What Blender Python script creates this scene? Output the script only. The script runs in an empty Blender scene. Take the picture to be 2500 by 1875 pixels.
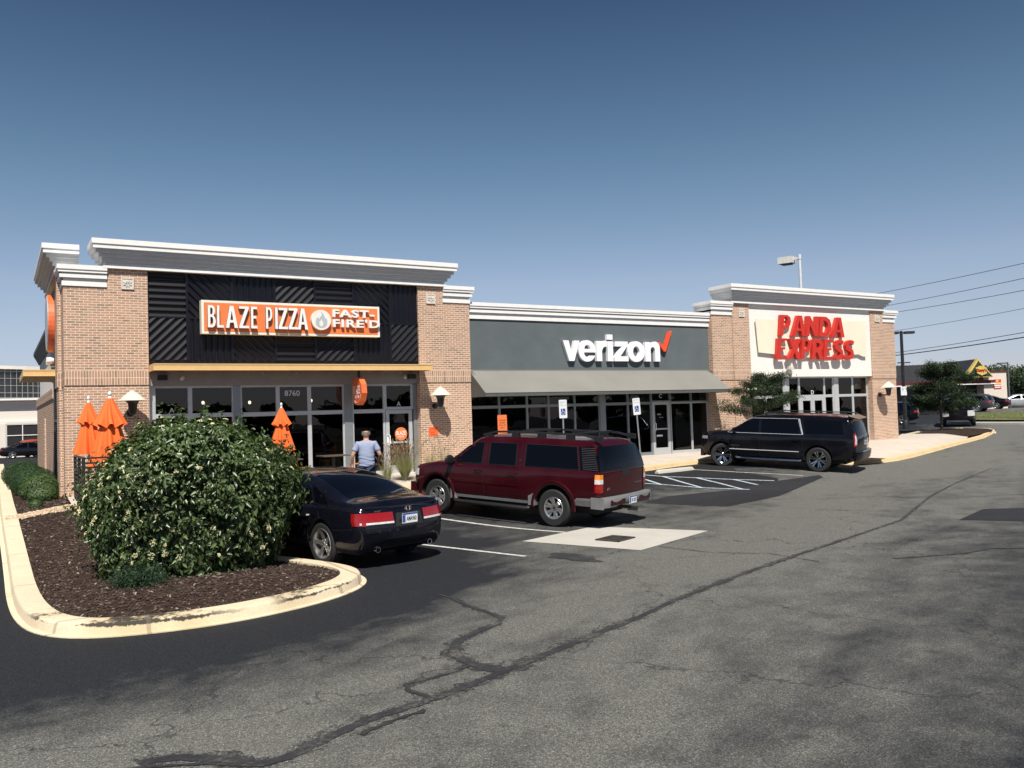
import bpy, bmesh, math, random
import numpy as np
from mathutils import Vector, Matrix
R = math.radians
random.seed(7)
rng = np.random.default_rng(7)
sc = bpy.context.scene
col = sc.collection

# ---------------------------------------------------------------- camera
def cam_axes(yaw, pit, rol):
    a, b, c = R(yaw), R(pit), R(rol)
    F = np.array([math.cos(a)*math.cos(b), math.sin(a)*math.cos(b), math.sin(b)])
    R0 = np.array([math.sin(a), -math.cos(a), 0.0]); U0 = np.cross(R0, F)
    return R0*math.cos(c)-U0*math.sin(c), U0*math.cos(c)+R0*math.sin(c), F
CR, CU, CF = cam_axes(58.962, 2.0097, 1.7939)
CP = np.array([0.0, -25.0, 1.9])
FPX = 2092.16
cd = bpy.data.cameras.new('camera'); cam = bpy.data.objects.new('camera', cd); col.objects.link(cam)
m = Matrix.Identity(4)
for i in range(3):
    m[i][0] = CR[i]; m[i][1] = CU[i]; m[i][2] = -CF[i]; m[i][3] = CP[i]
cam.matrix_world = m
cd.sensor_width = 36.0; cd.lens = FPX/2500*36.0; cd.clip_end = 3000; cd.clip_start = .1
sc.camera = cam
# ---------------------------------------------------------------- light
SUNV = np.array([.42, 1.0, -1.5]); SUNV /= np.linalg.norm(SUNV)      # the way the light travels
sd = bpy.data.lights.new('sun', 'SUN'); sd.energy = 5.0; sd.angle = R(.5); sd.color = (1, .94, .85)
so = bpy.data.objects.new('sun', sd); col.objects.link(so)
so.rotation_euler = Vector(SUNV).to_track_quat('-Z', 'Y').to_euler()
world = bpy.data.worlds.new('World'); sc.world = world; world.use_nodes = True
nt = world.node_tree; bg = nt.nodes['Background']
sky = nt.nodes.new('ShaderNodeTexSky'); sky.sky_type = 'NISHITA'; sky.sun_disc = False
sky.sun_elevation = math.asin(-SUNV[2]); sky.sun_rotation = math.atan2(-SUNV[0], -SUNV[1])
sky.air_density = 1.0; sky.dust_density = .3; sky.ozone_density = 3.0; sky.altitude = 100
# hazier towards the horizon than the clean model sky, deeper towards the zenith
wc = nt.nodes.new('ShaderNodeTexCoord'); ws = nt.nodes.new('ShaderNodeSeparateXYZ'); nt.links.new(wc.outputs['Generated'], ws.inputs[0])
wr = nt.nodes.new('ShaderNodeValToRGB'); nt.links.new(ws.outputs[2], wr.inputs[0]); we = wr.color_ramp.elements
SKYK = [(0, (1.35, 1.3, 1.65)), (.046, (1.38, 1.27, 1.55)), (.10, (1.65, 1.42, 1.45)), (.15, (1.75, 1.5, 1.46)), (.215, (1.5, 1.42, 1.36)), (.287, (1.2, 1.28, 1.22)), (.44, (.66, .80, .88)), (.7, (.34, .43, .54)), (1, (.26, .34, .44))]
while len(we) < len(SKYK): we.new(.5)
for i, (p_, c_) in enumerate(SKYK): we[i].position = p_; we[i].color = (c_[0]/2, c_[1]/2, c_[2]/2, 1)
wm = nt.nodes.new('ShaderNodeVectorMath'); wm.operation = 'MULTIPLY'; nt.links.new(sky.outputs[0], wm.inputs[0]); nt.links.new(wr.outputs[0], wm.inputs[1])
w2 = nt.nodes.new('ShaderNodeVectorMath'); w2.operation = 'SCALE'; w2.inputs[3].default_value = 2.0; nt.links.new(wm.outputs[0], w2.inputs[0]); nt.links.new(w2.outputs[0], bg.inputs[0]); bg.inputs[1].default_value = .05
sc.view_settings.view_transform = 'Standard'; sc.view_settings.look = 'None'
sc.view_settings.exposure = 0.35; sc.view_settings.gamma = 1.0; sc.view_settings.use_curve_mapping = False
sc.cycles.max_bounces = 6; sc.cycles.transparent_max_bounces = 12

# ---------------------------------------------------------------- terrain height
def sstep(t): t = min(max(t, 0), 1); return t*t*(3-2*t)
def G(x, y):
    z = -.12-.4*sstep((-1.5-y)/8.5)
    z += min(max((x-44)*.025, 0), 1.0)*sstep((y+16)/12)
    z -= min(max((y-8)*.0105, 0), .75)*min(max((30-x)/20, 0), 1)
    return z
def ray(px, py): return CF+CR*(px-1250)/FPX-CU*(py-937.5)/FPX
def aty(px, py, Y):
    d = ray(px, py); return CP+d*((Y-CP[1])/d[1])
def atd(px, py, D): return CP+ray(px, py)*D
def gnd(px, py, off=0):
    d = ray(px, py); t = 2.0
    while t < 500 and (CP+d*t)[2]-G(*(CP+d*t)[:2])-off > 0: t += .25
    lo, hi = t-.25, t
    for _ in range(30):
        mm = (lo+hi)/2; p = CP+d*mm
        if p[2]-G(p[0], p[1])-off > 0: lo = mm
        else: hi = mm
    return CP+d*lo

# ---------------------------------------------------------------- tags
def tag(o, label=None, cat=None, group=None, kind=None):
    if label: o['label'] = label
    if cat: o['category'] = cat
    if group: o['group'] = group
    if kind: o['kind'] = kind
    return o
def thing(name, label, cat, loc=(0, 0, 0), rz=0, group=None, basis=None):
    o = bpy.data.objects.new(name, None); col.objects.link(o); o.empty_display_size = .2
    if basis is not None: o.matrix_world = basis
    else: o.location = loc; o.rotation_euler = (0, 0, rz)
    return tag(o, label, cat, group)
def copy_tree(o, parent=None):
    c = o.copy(); col.objects.link(c)
    if parent is not None: c.parent = parent
    for ch in list(o.children): copy_tree(ch, c)
    return c

# ---------------------------------------------------------------- materials
MATS = {}
def newmat(name):
    mt = bpy.data.materials.new(name); mt.use_nodes = True
    return mt, mt.node_tree, mt.node_tree.nodes['Principled BSDF']
def _coord(t, scale=1.0):
    tc = t.nodes.new('ShaderNodeNewGeometry'); return tc.outputs['Position']
def noise(t, vec, scale, detail=3, rough=.55, dist=0):
    n = t.nodes.new('ShaderNodeTexNoise'); n.inputs['Scale'].default_value = scale
    n.inputs['Detail'].default_value = detail; n.inputs['Roughness'].default_value = rough
    n.inputs['Distortion'].default_value = dist
    if vec is not None: t.links.new(vec, n.inputs['Vector'])
    return n.outputs['Fac']
def ramp(t, fac, stops):
    r = t.nodes.new('ShaderNodeValToRGB'); e = r.color_ramp.elements
    while len(e) < len(stops): e.new(.5)
    for i, (p, c) in enumerate(stops):
        e[i].position = p; e[i].color = (c, c, c, 1) if isinstance(c, (int, float)) else (*c, 1)
    t.links.new(fac, r.inputs[0]); return r.outputs[0]
def mix(t, fac, a, b, mode='MIX'):
    n = t.nodes.new('ShaderNodeMix'); n.data_type = 'RGBA'; n.blend_type = mode
    for k, v in ((0, fac), (6, a), (7, b)):
        if isinstance(v, (int, float)): n.inputs[k].default_value = v if k == 0 else (v, v, v, 1)
        elif isinstance(v, tuple): n.inputs[k].default_value = (*v, 1)
        else: t.links.new(v, n.inputs[k])
    return n.outputs[2]
def mth(t, op, a, b=0.0, c=None):
    n = t.nodes.new('ShaderNodeMath'); n.operation = op
    for k, v in ((0, a), (1, b), (2, c)):
        if v is None: continue
        if isinstance(v, (int, float)): n.inputs[k].default_value = v
        else: t.links.new(v, n.inputs[k])
    return n.outputs[0]
def bump(t, h, dist, strength=1.0):
    b = t.nodes.new('ShaderNodeBump'); b.inputs['Distance'].default_value = dist; b.inputs['Strength'].default_value = strength
    t.links.new(h, b.inputs['Height']); return b.outputs[0]
def sepxyz(t, v):
    s = t.nodes.new('ShaderNodeSeparateXYZ'); t.links.new(v, s.inputs[0]); return s.outputs
def comb(t, x, y, z):
    s = t.nodes.new('ShaderNodeCombineXYZ')
    for k, v in enumerate((x, y, z)):
        if isinstance(v, (int, float)): s.inputs[k].default_value = v
        else: t.links.new(v, s.inputs[k])
    return s.outputs[0]
def plain(name, c, rough=.6, metal=0, spec=.5, var=.12, nscale=6, bmp=0, coat=0, emit=0, bscale=80):
    if name in MATS: return MATS[name]
    mt, t, p = newmat(name)
    p.inputs['Roughness'].default_value = rough; p.inputs['Metallic'].default_value = metal
    p.inputs['Specular IOR Level'].default_value = spec
    p.inputs['Coat Weight'].default_value = 0
    if coat: p.inputs['Coat Weight'].default_value = coat; p.inputs['Coat Roughness'].default_value = .03
    tc = t.nodes.new('ShaderNodeTexCoord')
    f = noise(t, tc.outputs['Object'], nscale, 4)
    lo = tuple(v*(1-var) for v in c); hi = tuple(min(v*(1+var), 1) for v in c)
    t.links.new(ramp(t, f, ((.3, lo), (.7, hi))), p.inputs['Base Color'])
    if bmp: t.links.new(bump(t, noise(t, tc.outputs['Object'], bscale, 3), bmp), p.inputs['Normal'])
    if emit: p.inputs['Emission Color'].default_value = (*c, 1); p.inputs['Emission Strength'].default_value = emit
    MATS[name] = mt; return mt
def m_brick(name='brick', soldier=False):
    mt, t, p = newmat(name)
    g = t.nodes.new('ShaderNodeNewGeometry'); P = sepxyz(t, g.outputs['Position']); N = sepxyz(t, g.outputs['Normal'])
    a = mth(t, 'GREATER_THAN', mth(t, 'ABSOLUTE', N[0]), .6)
    hx = mth(t, 'ADD', mth(t, 'MULTIPLY', P[0], mth(t, 'SUBTRACT', 1.0, a)), mth(t, 'MULTIPLY', P[1], a))
    zz = mth(t, 'SUBTRACT', P[2], 3.01)
    b = t.nodes.new('ShaderNodeTexBrick')
    t.links.new(comb(t, mth(t, 'SUBTRACT', hx, .05), zz, 0.0), b.inputs['Vector'])
    b.inputs['Scale'].default_value = 1.0
    b.inputs['Brick Width'].default_value = .0677 if soldier else .2032
    b.inputs['Row Height'].default_value = .19 if soldier else .0677
    b.inputs['Mortar Size'].default_value = .0078; b.inputs['Mortar Smooth'].default_value = .15
    b.offset = 0.0 if soldier else .5
    b.inputs['Bias'].default_value = 0
    b.inputs['Color1'].default_value = (0, 0, 0, 1); b.inputs['Color2'].default_value = (1, 1, 1, 1)
    b.inputs['Mortar'].default_value = (.5, .5, .5, 1)
    hue = ramp(t, b.outputs['Color'], ((0, (.20, .13, .085)), (.2, (.34, .215, .145)), (.55, (.49, .29, .19)), (1, (.56, .31, .21))))
    n2 = noise(t, comb(t, mth(t, 'MULTIPLY', hx, 3.0), mth(t, 'MULTIPLY', zz, 9.0), 0.0), 1.3, 4)
    hue = mix(t, .35, hue, ramp(t, n2, ((.3, (.31, .18, .12)), (.7, (.50, .33, .23)))))
    big = noise(t, g.outputs['Position'], .5, 3)
    hue = mix(t, .2, hue, ramp(t, big, ((.35, (.30, .19, .13)), (.65, (.56, .37, .26)))))
    c = mix(t, b.outputs['Fac'], hue, (.80, .68, .56))
    t.links.new(c, p.inputs['Base Color']); p.inputs['Roughness'].default_value = .9; p.inputs['Specular IOR Level'].default_value = .2
    h = mth(t, 'ADD', mth(t, 'MULTIPLY', b.outputs['Fac'], -1.0), mth(t, 'MULTIPLY', noise(t, g.outputs['Position'], 60, 3), .5))
    t.links.new(bump(t, h, .006), p.inputs['Normal'])
    MATS[name] = mt; return mt
def m_asphalt(name, dark, light, bias=0.0, speck=1.0, lane=True):
    mt, t, p = newmat(name)
    g = t.nodes.new('ShaderNodeNewGeometry'); pos = g.outputs['Position']; P = sepxyz(t, pos)
    pz = comb(t, P[0], P[1], 0.0)
    # stretched along the drive lane, which runs roughly along (0.9, 0.42)
    u = mth(t, 'ADD', mth(t, 'MULTIPLY', P[0], .92), mth(t, 'MULTIPLY', P[1], .39))
    v = mth(t, 'ADD', mth(t, 'MULTIPLY', P[0], -.39), mth(t, 'MULTIPLY', P[1], .92))
    st = comb(t, mth(t, 'MULTIPLY', u, .4), v, 0.0)
    n1 = noise(t, st, .42, 6, .62, .6); n2 = noise(t, pz, 1.7, 5, .62); n3 = noise(t, st, 2.6, 4, .6)
    f = mth(t, 'ADD', mth(t, 'MULTIPLY', n1, .55), mth(t, 'ADD', mth(t, 'MULTIPLY', n2, .3), mth(t, 'MULTIPLY', n3, .15)))
    if lane:
        # the seal coat has worn off along the wheel paths, mid lane
        d = mth(t, 'ABSOLUTE', mth(t, 'SUBTRACT', v, -17.2))
        w = mth(t, 'SUBTRACT', 1.0, mth(t, 'MINIMUM', mth(t, 'DIVIDE', d, 7.5), 1.0))
        f = mth(t, 'ADD', f, mth(t, 'MULTIPLY', mth(t, 'SUBTRACT', w, .42), .36))
        # fresh seal left along the island kerb
        dx = mth(t, 'DIVIDE', mth(t, 'SUBTRACT', P[0], 2.2), 3.0); dy = mth(t, 'DIVIDE', mth(t, 'SUBTRACT', P[1], -11.2), 3.5)
        r = mth(t, 'SQRT', mth(t, 'ADD', mth(t, 'MULTIPLY', dx, dx), mth(t, 'MULTIPLY', dy, dy)))
        k = mth(t, 'SUBTRACT', 1.0, mth(t, 'MINIMUM', mth(t, 'MAXIMUM', mth(t, 'DIVIDE', mth(t, 'SUBTRACT', r, .98), 1.15), 0.0), 1.0))
        f = mth(t, 'SUBTRACT', f, mth(t, 'MULTIPLY', k, .30))
    base = ramp(t, mth(t, 'ADD', f, bias), ((.38, dark), (.61, light)))
    # aggregate
    vo = t.nodes.new('ShaderNodeTexVoronoi'); vo.inputs['Scale'].default_value = 120; t.links.new(pz, vo.inputs['Vector'])
    vs = sepxyz(t, vo.outputs['Color'])
    sp = ramp(t, vs[0], ((0, .45), (.5, .82), (.8, 1.15), (1, 2.0)))
    sp2 = ramp(t, noise(t, pz, 38, 3, .7), ((.3, .6), (.7, 1.4)))
    c = mix(t, speck, base, sp, 'MULTIPLY'); c = mix(t, .8*speck, c, sp2, 'MULTIPLY')
    # hairline cracks
    vc = t.nodes.new('ShaderNodeTexVoronoi'); vc.feature = 'DISTANCE_TO_EDGE'; vc.inputs['Scale'].default_value = .23
    dn = t.nodes.new('ShaderNodeTexNoise'); dn.inputs['Scale'].default_value = 1.6; dn.inputs['Detail'].default_value = 5; t.links.new(pz, dn.inputs['Vector'])
    vm = t.nodes.new('ShaderNodeVectorMath'); vm.operation = 'MULTIPLY_ADD'; vm.inputs[1].default_value = (1.3, 1.3, 0)
    t.links.new(dn.outputs['Color'], vm.inputs[0]); t.links.new(pz, vm.inputs[2]); t.links.new(vm.outputs[0], vc.inputs['Vector'])
    cr = mth(t, 'LESS_THAN', vc.outputs['Distance'], .0028)
    c = mix(t, mth(t, 'MULTIPLY', cr, .6), c, (.02, .02, .022))
    # oil spots
    os_ = ramp(t, noise(t, pz, 2.9, 2, .4), ((.70, 0.0), (.76, 1.0)))
    c = mix(t, mth(t, 'MULTIPLY', os_, .45), c, (.03, .03, .032))
    t.links.new(c, p.inputs['Base Color']); p.inputs['Roughness'].default_value = .85; p.inputs['Specular IOR Level'].default_value = .3
    t.links.new(bump(t, mth(t, 'ADD', vs[1], noise(t, pz, 60, 2)), .004), p.inputs['Normal'])
    MATS[name] = mt; return mt
def m_concrete(name, c, stain=(.2, .15, .08), joints=0, scuff=False, rough=.85, dirt=.35):
    mt, t, p = newmat(name)
    g = t.nodes.new('ShaderNodeNewGeometry'); pos = g.outputs['Position']; P = sepxyz(t, pos)
    lo = tuple(v*.78 for v in c)
    cc = ramp(t, noise(t, pos, 1.4, 5, .6), ((.3, lo), (.7, c)))
    cc = mix(t, .5, cc, ramp(t, noise(t, pos, 45, 3), ((.3, tuple(v*.8 for v in c)), (.7, tuple(min(v*1.1, 1) for v in c)))))
    d = ramp(t, noise(t, pos, 3.3, 5, .7), ((.58, 0.0), (.72, 1.0)))
    cc = mix(t, mth(t, 'MULTIPLY', d, dirt), cc, stain)
    if scuff:
        # tyre scuffs and rust runs near the top edge of the kerb face at the corner
        x2 = comb(t, mth(t, 'MULTIPLY', P[0], 3.0), mth(t, 'MULTIPLY', P[1], 3.0), mth(t, 'MULTIPLY', P[2], 16.0))
        band = mth(t, 'SUBTRACT', 1.0, mth(t, 'MINIMUM', mth(t, 'DIVIDE', mth(t, 'ABSOLUTE', mth(t, 'ADD', mth(t, 'SUBTRACT', P[2], -.43), mth(t, 'MULTIPLY', noise(t, comb(t, P[0], P[1], 0.0), 3.5, 3), -.07))), .075), 1.0))
        streak = noise(t, comb(t, mth(t, 'MULTIPLY', P[0], 14.0), mth(t, 'MULTIPLY', P[1], 14.0), mth(t, 'MULTIPLY', P[2], 6.0)), 1.0, 5, .75)
        patch = noise(t, comb(t, P[0], mth(t, 'MULTIPLY', P[1], .8), 0.0), 1.1, 2)
        k = mth(t, 'ADD', mth(t, 'MULTIPLY', band, .55), mth(t, 'ADD', mth(t, 'MULTIPLY', streak, .65), mth(t, 'MULTIPLY', patch, 1.0)))
        k = ramp(t, mth(t, 'MULTIPLY', k, .5), ((.61, 0.0), (.66, 1.0)))
        def blob(x, y, r):
            a = mth(t, 'SUBTRACT', P[0], x); b_ = mth(t, 'SUBTRACT', P[1], y)
            return mth(t, 'SUBTRACT', 1.0, mth(t, 'MINIMUM', mth(t, 'DIVIDE', mth(t, 'SQRT', mth(t, 'ADD', mth(t, 'MULTIPLY', a, a), mth(t, 'MULTIPLY', b_, b_))), r), 1.0))
        inb = mth(t, 'MINIMUM', mth(t, 'MULTIPLY', mth(t, 'MAXIMUM', blob(1.1, -13.9, 1.6), blob(3.75, -13.7, .9)), 3.0), 1.0)
        cc = mix(t, mth(t, 'MULTIPLY', inb, mth(t, 'MULTIPLY', ramp(t, patch, ((.42, 0.0), (.6, .5))), .8)), cc, (.42, .30, .12))
        cc = mix(t, mth(t, 'MULTIPLY', mth(t, 'MULTIPLY', k, inb), .93), cc, (.02, .02, .02))
    if joints:
        jj = mth(t, 'LESS_THAN', mth(t, 'ABSOLUTE', mth(t, 'SUBTRACT', mth(t, 'FRACT', mth(t, 'DIVIDE', P[0], joints)), .5)), .008)
        jk = mth(t, 'LESS_THAN', mth(t, 'ABSOLUTE', mth(t, 'SUBTRACT', mth(t, 'FRACT', mth(t, 'DIVIDE', P[1], joints)), .5)), .008)
        cc = mix(t, mth(t, 'MULTIPLY', mth(t, 'MAXIMUM', jj, jk), .45), cc, (.15, .13, .1))
    t.links.new(cc, p.inputs['Base Color']); p.inputs['Roughness'].default_value = rough; p.inputs['Specular IOR Level'].default_value = .25
    t.links.new(bump(t, noise(t, pos, 70, 4), .004), p.inputs['Normal'])
    MATS[name] = mt; return mt
def m_mulch(name='mulch'):
    mt, t, p = newmat(name)
    g = t.nodes.new('ShaderNodeNewGeometry'); pos = g.outputs['Position']
    v = t.nodes.new('ShaderNodeTexVoronoi'); v.inputs['Scale'].default_value = 42; v.feature = 'F1'
    P = sepxyz(t, pos)
    t.links.new(comb(t, mth(t, 'MULTIPLY', P[0], .55), P[1], 0.0), v.inputs['Vector'])
    s = sepxyz(t, v.outputs['Color'])
    c = ramp(t, s[0], ((0, (.018, .011, .009)), (.5, (.045, .028, .021)), (.9, (.085, .055, .042)), (1, (.17, .13, .1))))
    c = mix(t, .5, c, ramp(t, noise(t, pos, 5, 5), ((.3, (.022, .013, .011)), (.7, (.08, .055, .042)))))
    t.links.new(c, p.inputs['Base Color']); p.inputs['Roughness'].default_value = .95; p.inputs['Specular IOR Level'].default_value = .1
    t.links.new(bump(t, mth(t, 'ADD', mth(t, 'MULTIPLY', s[1], 1.0), noise(t, pos, 20, 3)), .03), p.inputs['Normal'])
    MATS[name] = mt; return mt
def m_glass(name='glass', tint=.22, gloss=1.0):
    mt = bpy.data.materials.new(name); mt.use_nodes = True; t = mt.node_tree
    t.nodes.remove(t.nodes['Principled BSDF']); out = t.nodes['Material Output']
    tr = t.nodes.new('ShaderNodeBsdfTransparent'); tr.inputs[0].default_value = (tint*.9, tint, tint*1.08, 1)
    gl = t.nodes.new('ShaderNodeBsdfGlossy'); gl.inputs['Roughness'].default_value = .006
    gl.inputs[0].default_value = (gloss, gloss, gloss, 1)
    g = t.nodes.new('ShaderNodeNewGeometry')
    t.links.new(bump(t, noise(t, g.outputs['Position'], .9, 2), .004), gl.inputs['Normal'])
    fr = t.nodes.new('ShaderNodeFresnel'); fr.inputs[0].default_value = 1.5
    mx = t.nodes.new('ShaderNodeMixShader'); t.links.new(fr.outputs[0], mx.inputs[0])
    t.links.new(tr.outputs[0], mx.inputs[1]); t.links.new(gl.outputs[0], mx.inputs[2]); t.links.new(mx.outputs[0], out.inputs[0])
    MATS[name] = mt; return mt
def m_leaf(name, c1, c2, rough=.38, trans=.25, spec=.5):
    mt, t, p = newmat(name)
    oi = t.nodes.new('ShaderNodeNewGeometry')
    P = oi.outputs['Position']
    f = noise(t, P, 17, 2, .6); f2 = noise(t, P, 1.6, 3)
    f = mth(t, 'ADD', mth(t, 'MULTIPLY', f, .6), mth(t, 'MULTIPLY', f2, .4))
    ri = oi.outputs['Random Per Island']
    f = mth(t, 'ADD', mth(t, 'MULTIPLY', f, .5), mth(t, 'MULTIPLY', ri, .5))
    t.links.new(ramp(t, f, ((.2, c1), (.8, c2))), p.inputs['Base Color'])
    p.inputs['Roughness'].default_value = rough; p.inputs['Specular IOR Level'].default_value = spec
    out = t.nodes['Material Output']
    tl = t.nodes.new('ShaderNodeBsdfTranslucent'); tl.inputs[0].default_value = (c2[0]*1.6, c2[1]*1.9, c2[2]*.8, 1)
    mx = t.nodes.new('ShaderNodeMixShader'); mx.inputs[0].default_value = trans
    t.links.new(p.outputs[0], mx.inputs[1]); t.links.new(tl.outputs[0], mx.inputs[2]); t.links.new(mx.outputs[0], out.inputs[0])
    MATS[name] = mt; return mt
def m_emit(name, c, s):
    mt, t, p = newmat(name); p.inputs['Base Color'].default_value = (*c, 1)
    p.inputs['Emission Color'].default_value = (*c, 1); p.inputs['Emission Strength'].default_value = s
    MATS[name] = mt; return mt
m_brick(); m_brick('brick_soldier', True)
m_asphalt('asphalt', (.018, .020, .025), (.150, .151, .138), -.035)
m_asphalt('asphalt_new', (.016, .017, .020), (.030, .031, .036), 0.0, .7, False)
m_asphalt('asphalt_seal', (.012, .012, .014), (.024, .024, .027), 0.0, .6, False)
m_asphalt('asphalt_far', (.075, .075, .075), (.16, .155, .145), 0.0, .4, False)
m_concrete('concrete', (.60, .53, .455), joints=1.5, dirt=.15)
m_concrete('concrete_slab', (.52, .50, .45), dirt=.1)
m_concrete('kerb', (.74, .63, .455), (.35, .22, .10), joints=3.0, scuff=True, dirt=.28)
m_concrete('kerb_rust', (.68, .52, .30), (.26, .15, .05), dirt=.65)
m_mulch(); m_glass()
m_glass('car_glass', .05, 1.0)
WHITE = plain('white_paint', (.80, .79, .77), .55, var=.04)
OFFW = plain('cornice_shade_parapet', (.60, .61, .62), .7, var=.04)  # white cornice steps greyed: shade under the cap put into the colour; also parapets
CREAM = plain('cream_stucco', (.76, .74, .70), .9, bmp=.004, var=.03, bscale=30)
GREYST = plain('grey_stucco', (.105, .125, .132), .9, bmp=.006, var=.08, nscale=1.5, bscale=35)
FASC = plain('fascia_stucco', (.24, .235, .24), .9, bmp=.003, var=.06)
ALU = plain('aluminium_frame', (.50, .515, .53), .42, metal=.25, var=.05)
ALUG = plain('aluminium_grey', (.25, .27, .285), .4, metal=.4, var=.05)
BLACKP = plain('black_slats', (.0055, .0055, .010), .38, spec=.35, var=.2)
CANO = plain('canopy_paint', (.70, .46, .20), .5, var=.05)
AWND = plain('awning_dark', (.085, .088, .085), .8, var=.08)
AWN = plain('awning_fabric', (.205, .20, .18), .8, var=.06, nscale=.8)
ORANGE = plain('sign_orange', (.82, .20, .055), .5, var=.03)
ORFAB = plain('orange_fabric', (.86, .145, .025), .8, var=.08, nscale=3)
REDS = plain('sign_red', (.55, .03, .018), .45, var=.06)
DKM = plain('dark_metal', (.02, .02, .022), .45, var=.2)
BLK = plain('matte_black', (.012, .012, .013), .75, var=.2)
GALV = plain('galvanised_steel', (.42, .43, .44), .45, metal=.7, var=.12)
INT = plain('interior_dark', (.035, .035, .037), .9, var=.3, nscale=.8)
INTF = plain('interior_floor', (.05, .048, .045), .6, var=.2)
STRIPE = plain('line_paint', (.50, .50, .48), .8, var=.4, nscale=14)
STRIPEB = plain('line_paint_blue', (.42, .49, .56), .8, var=.4, nscale=14)
RUBBER = plain('rubber', (.018, .018, .019), .8, var=.25, nscale=12)
RIM = plain('alloy', (.55, .55, .54), .28, metal=.85, var=.05)
CHROME = plain('chrome', (.75, .76, .78), .08, metal=1, var=.02)
PLATE = plain('plate_white', (.75, .77, .80), .4, var=.03)
BLUEP = plain('plate_blue', (.03, .08, .30), .4, var=.03)
REDL = plain('lamp_red', (.27, .006, .005), .12, var=.15, nscale=30, coat=1)
AMBER = plain('lamp_amber', (.75, .24, .02), .15, var=.08, coat=1)
CLEARL = plain('lamp_clear', (.62, .62, .60), .12, var=.15, nscale=25, coat=1)
BARK = plain('bark', (.07, .052, .042), .95, var=.35, nscale=14, bmp=.02)
SKIN = plain('skin', (.50, .27, .19), .55, var=.08)
BULB = m_emit('bulb_glow', (1.0, .82, .55), 6.0)
TUBE = m_emit('tube_glow', (1.0, .93, .78), 3.0)

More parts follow.
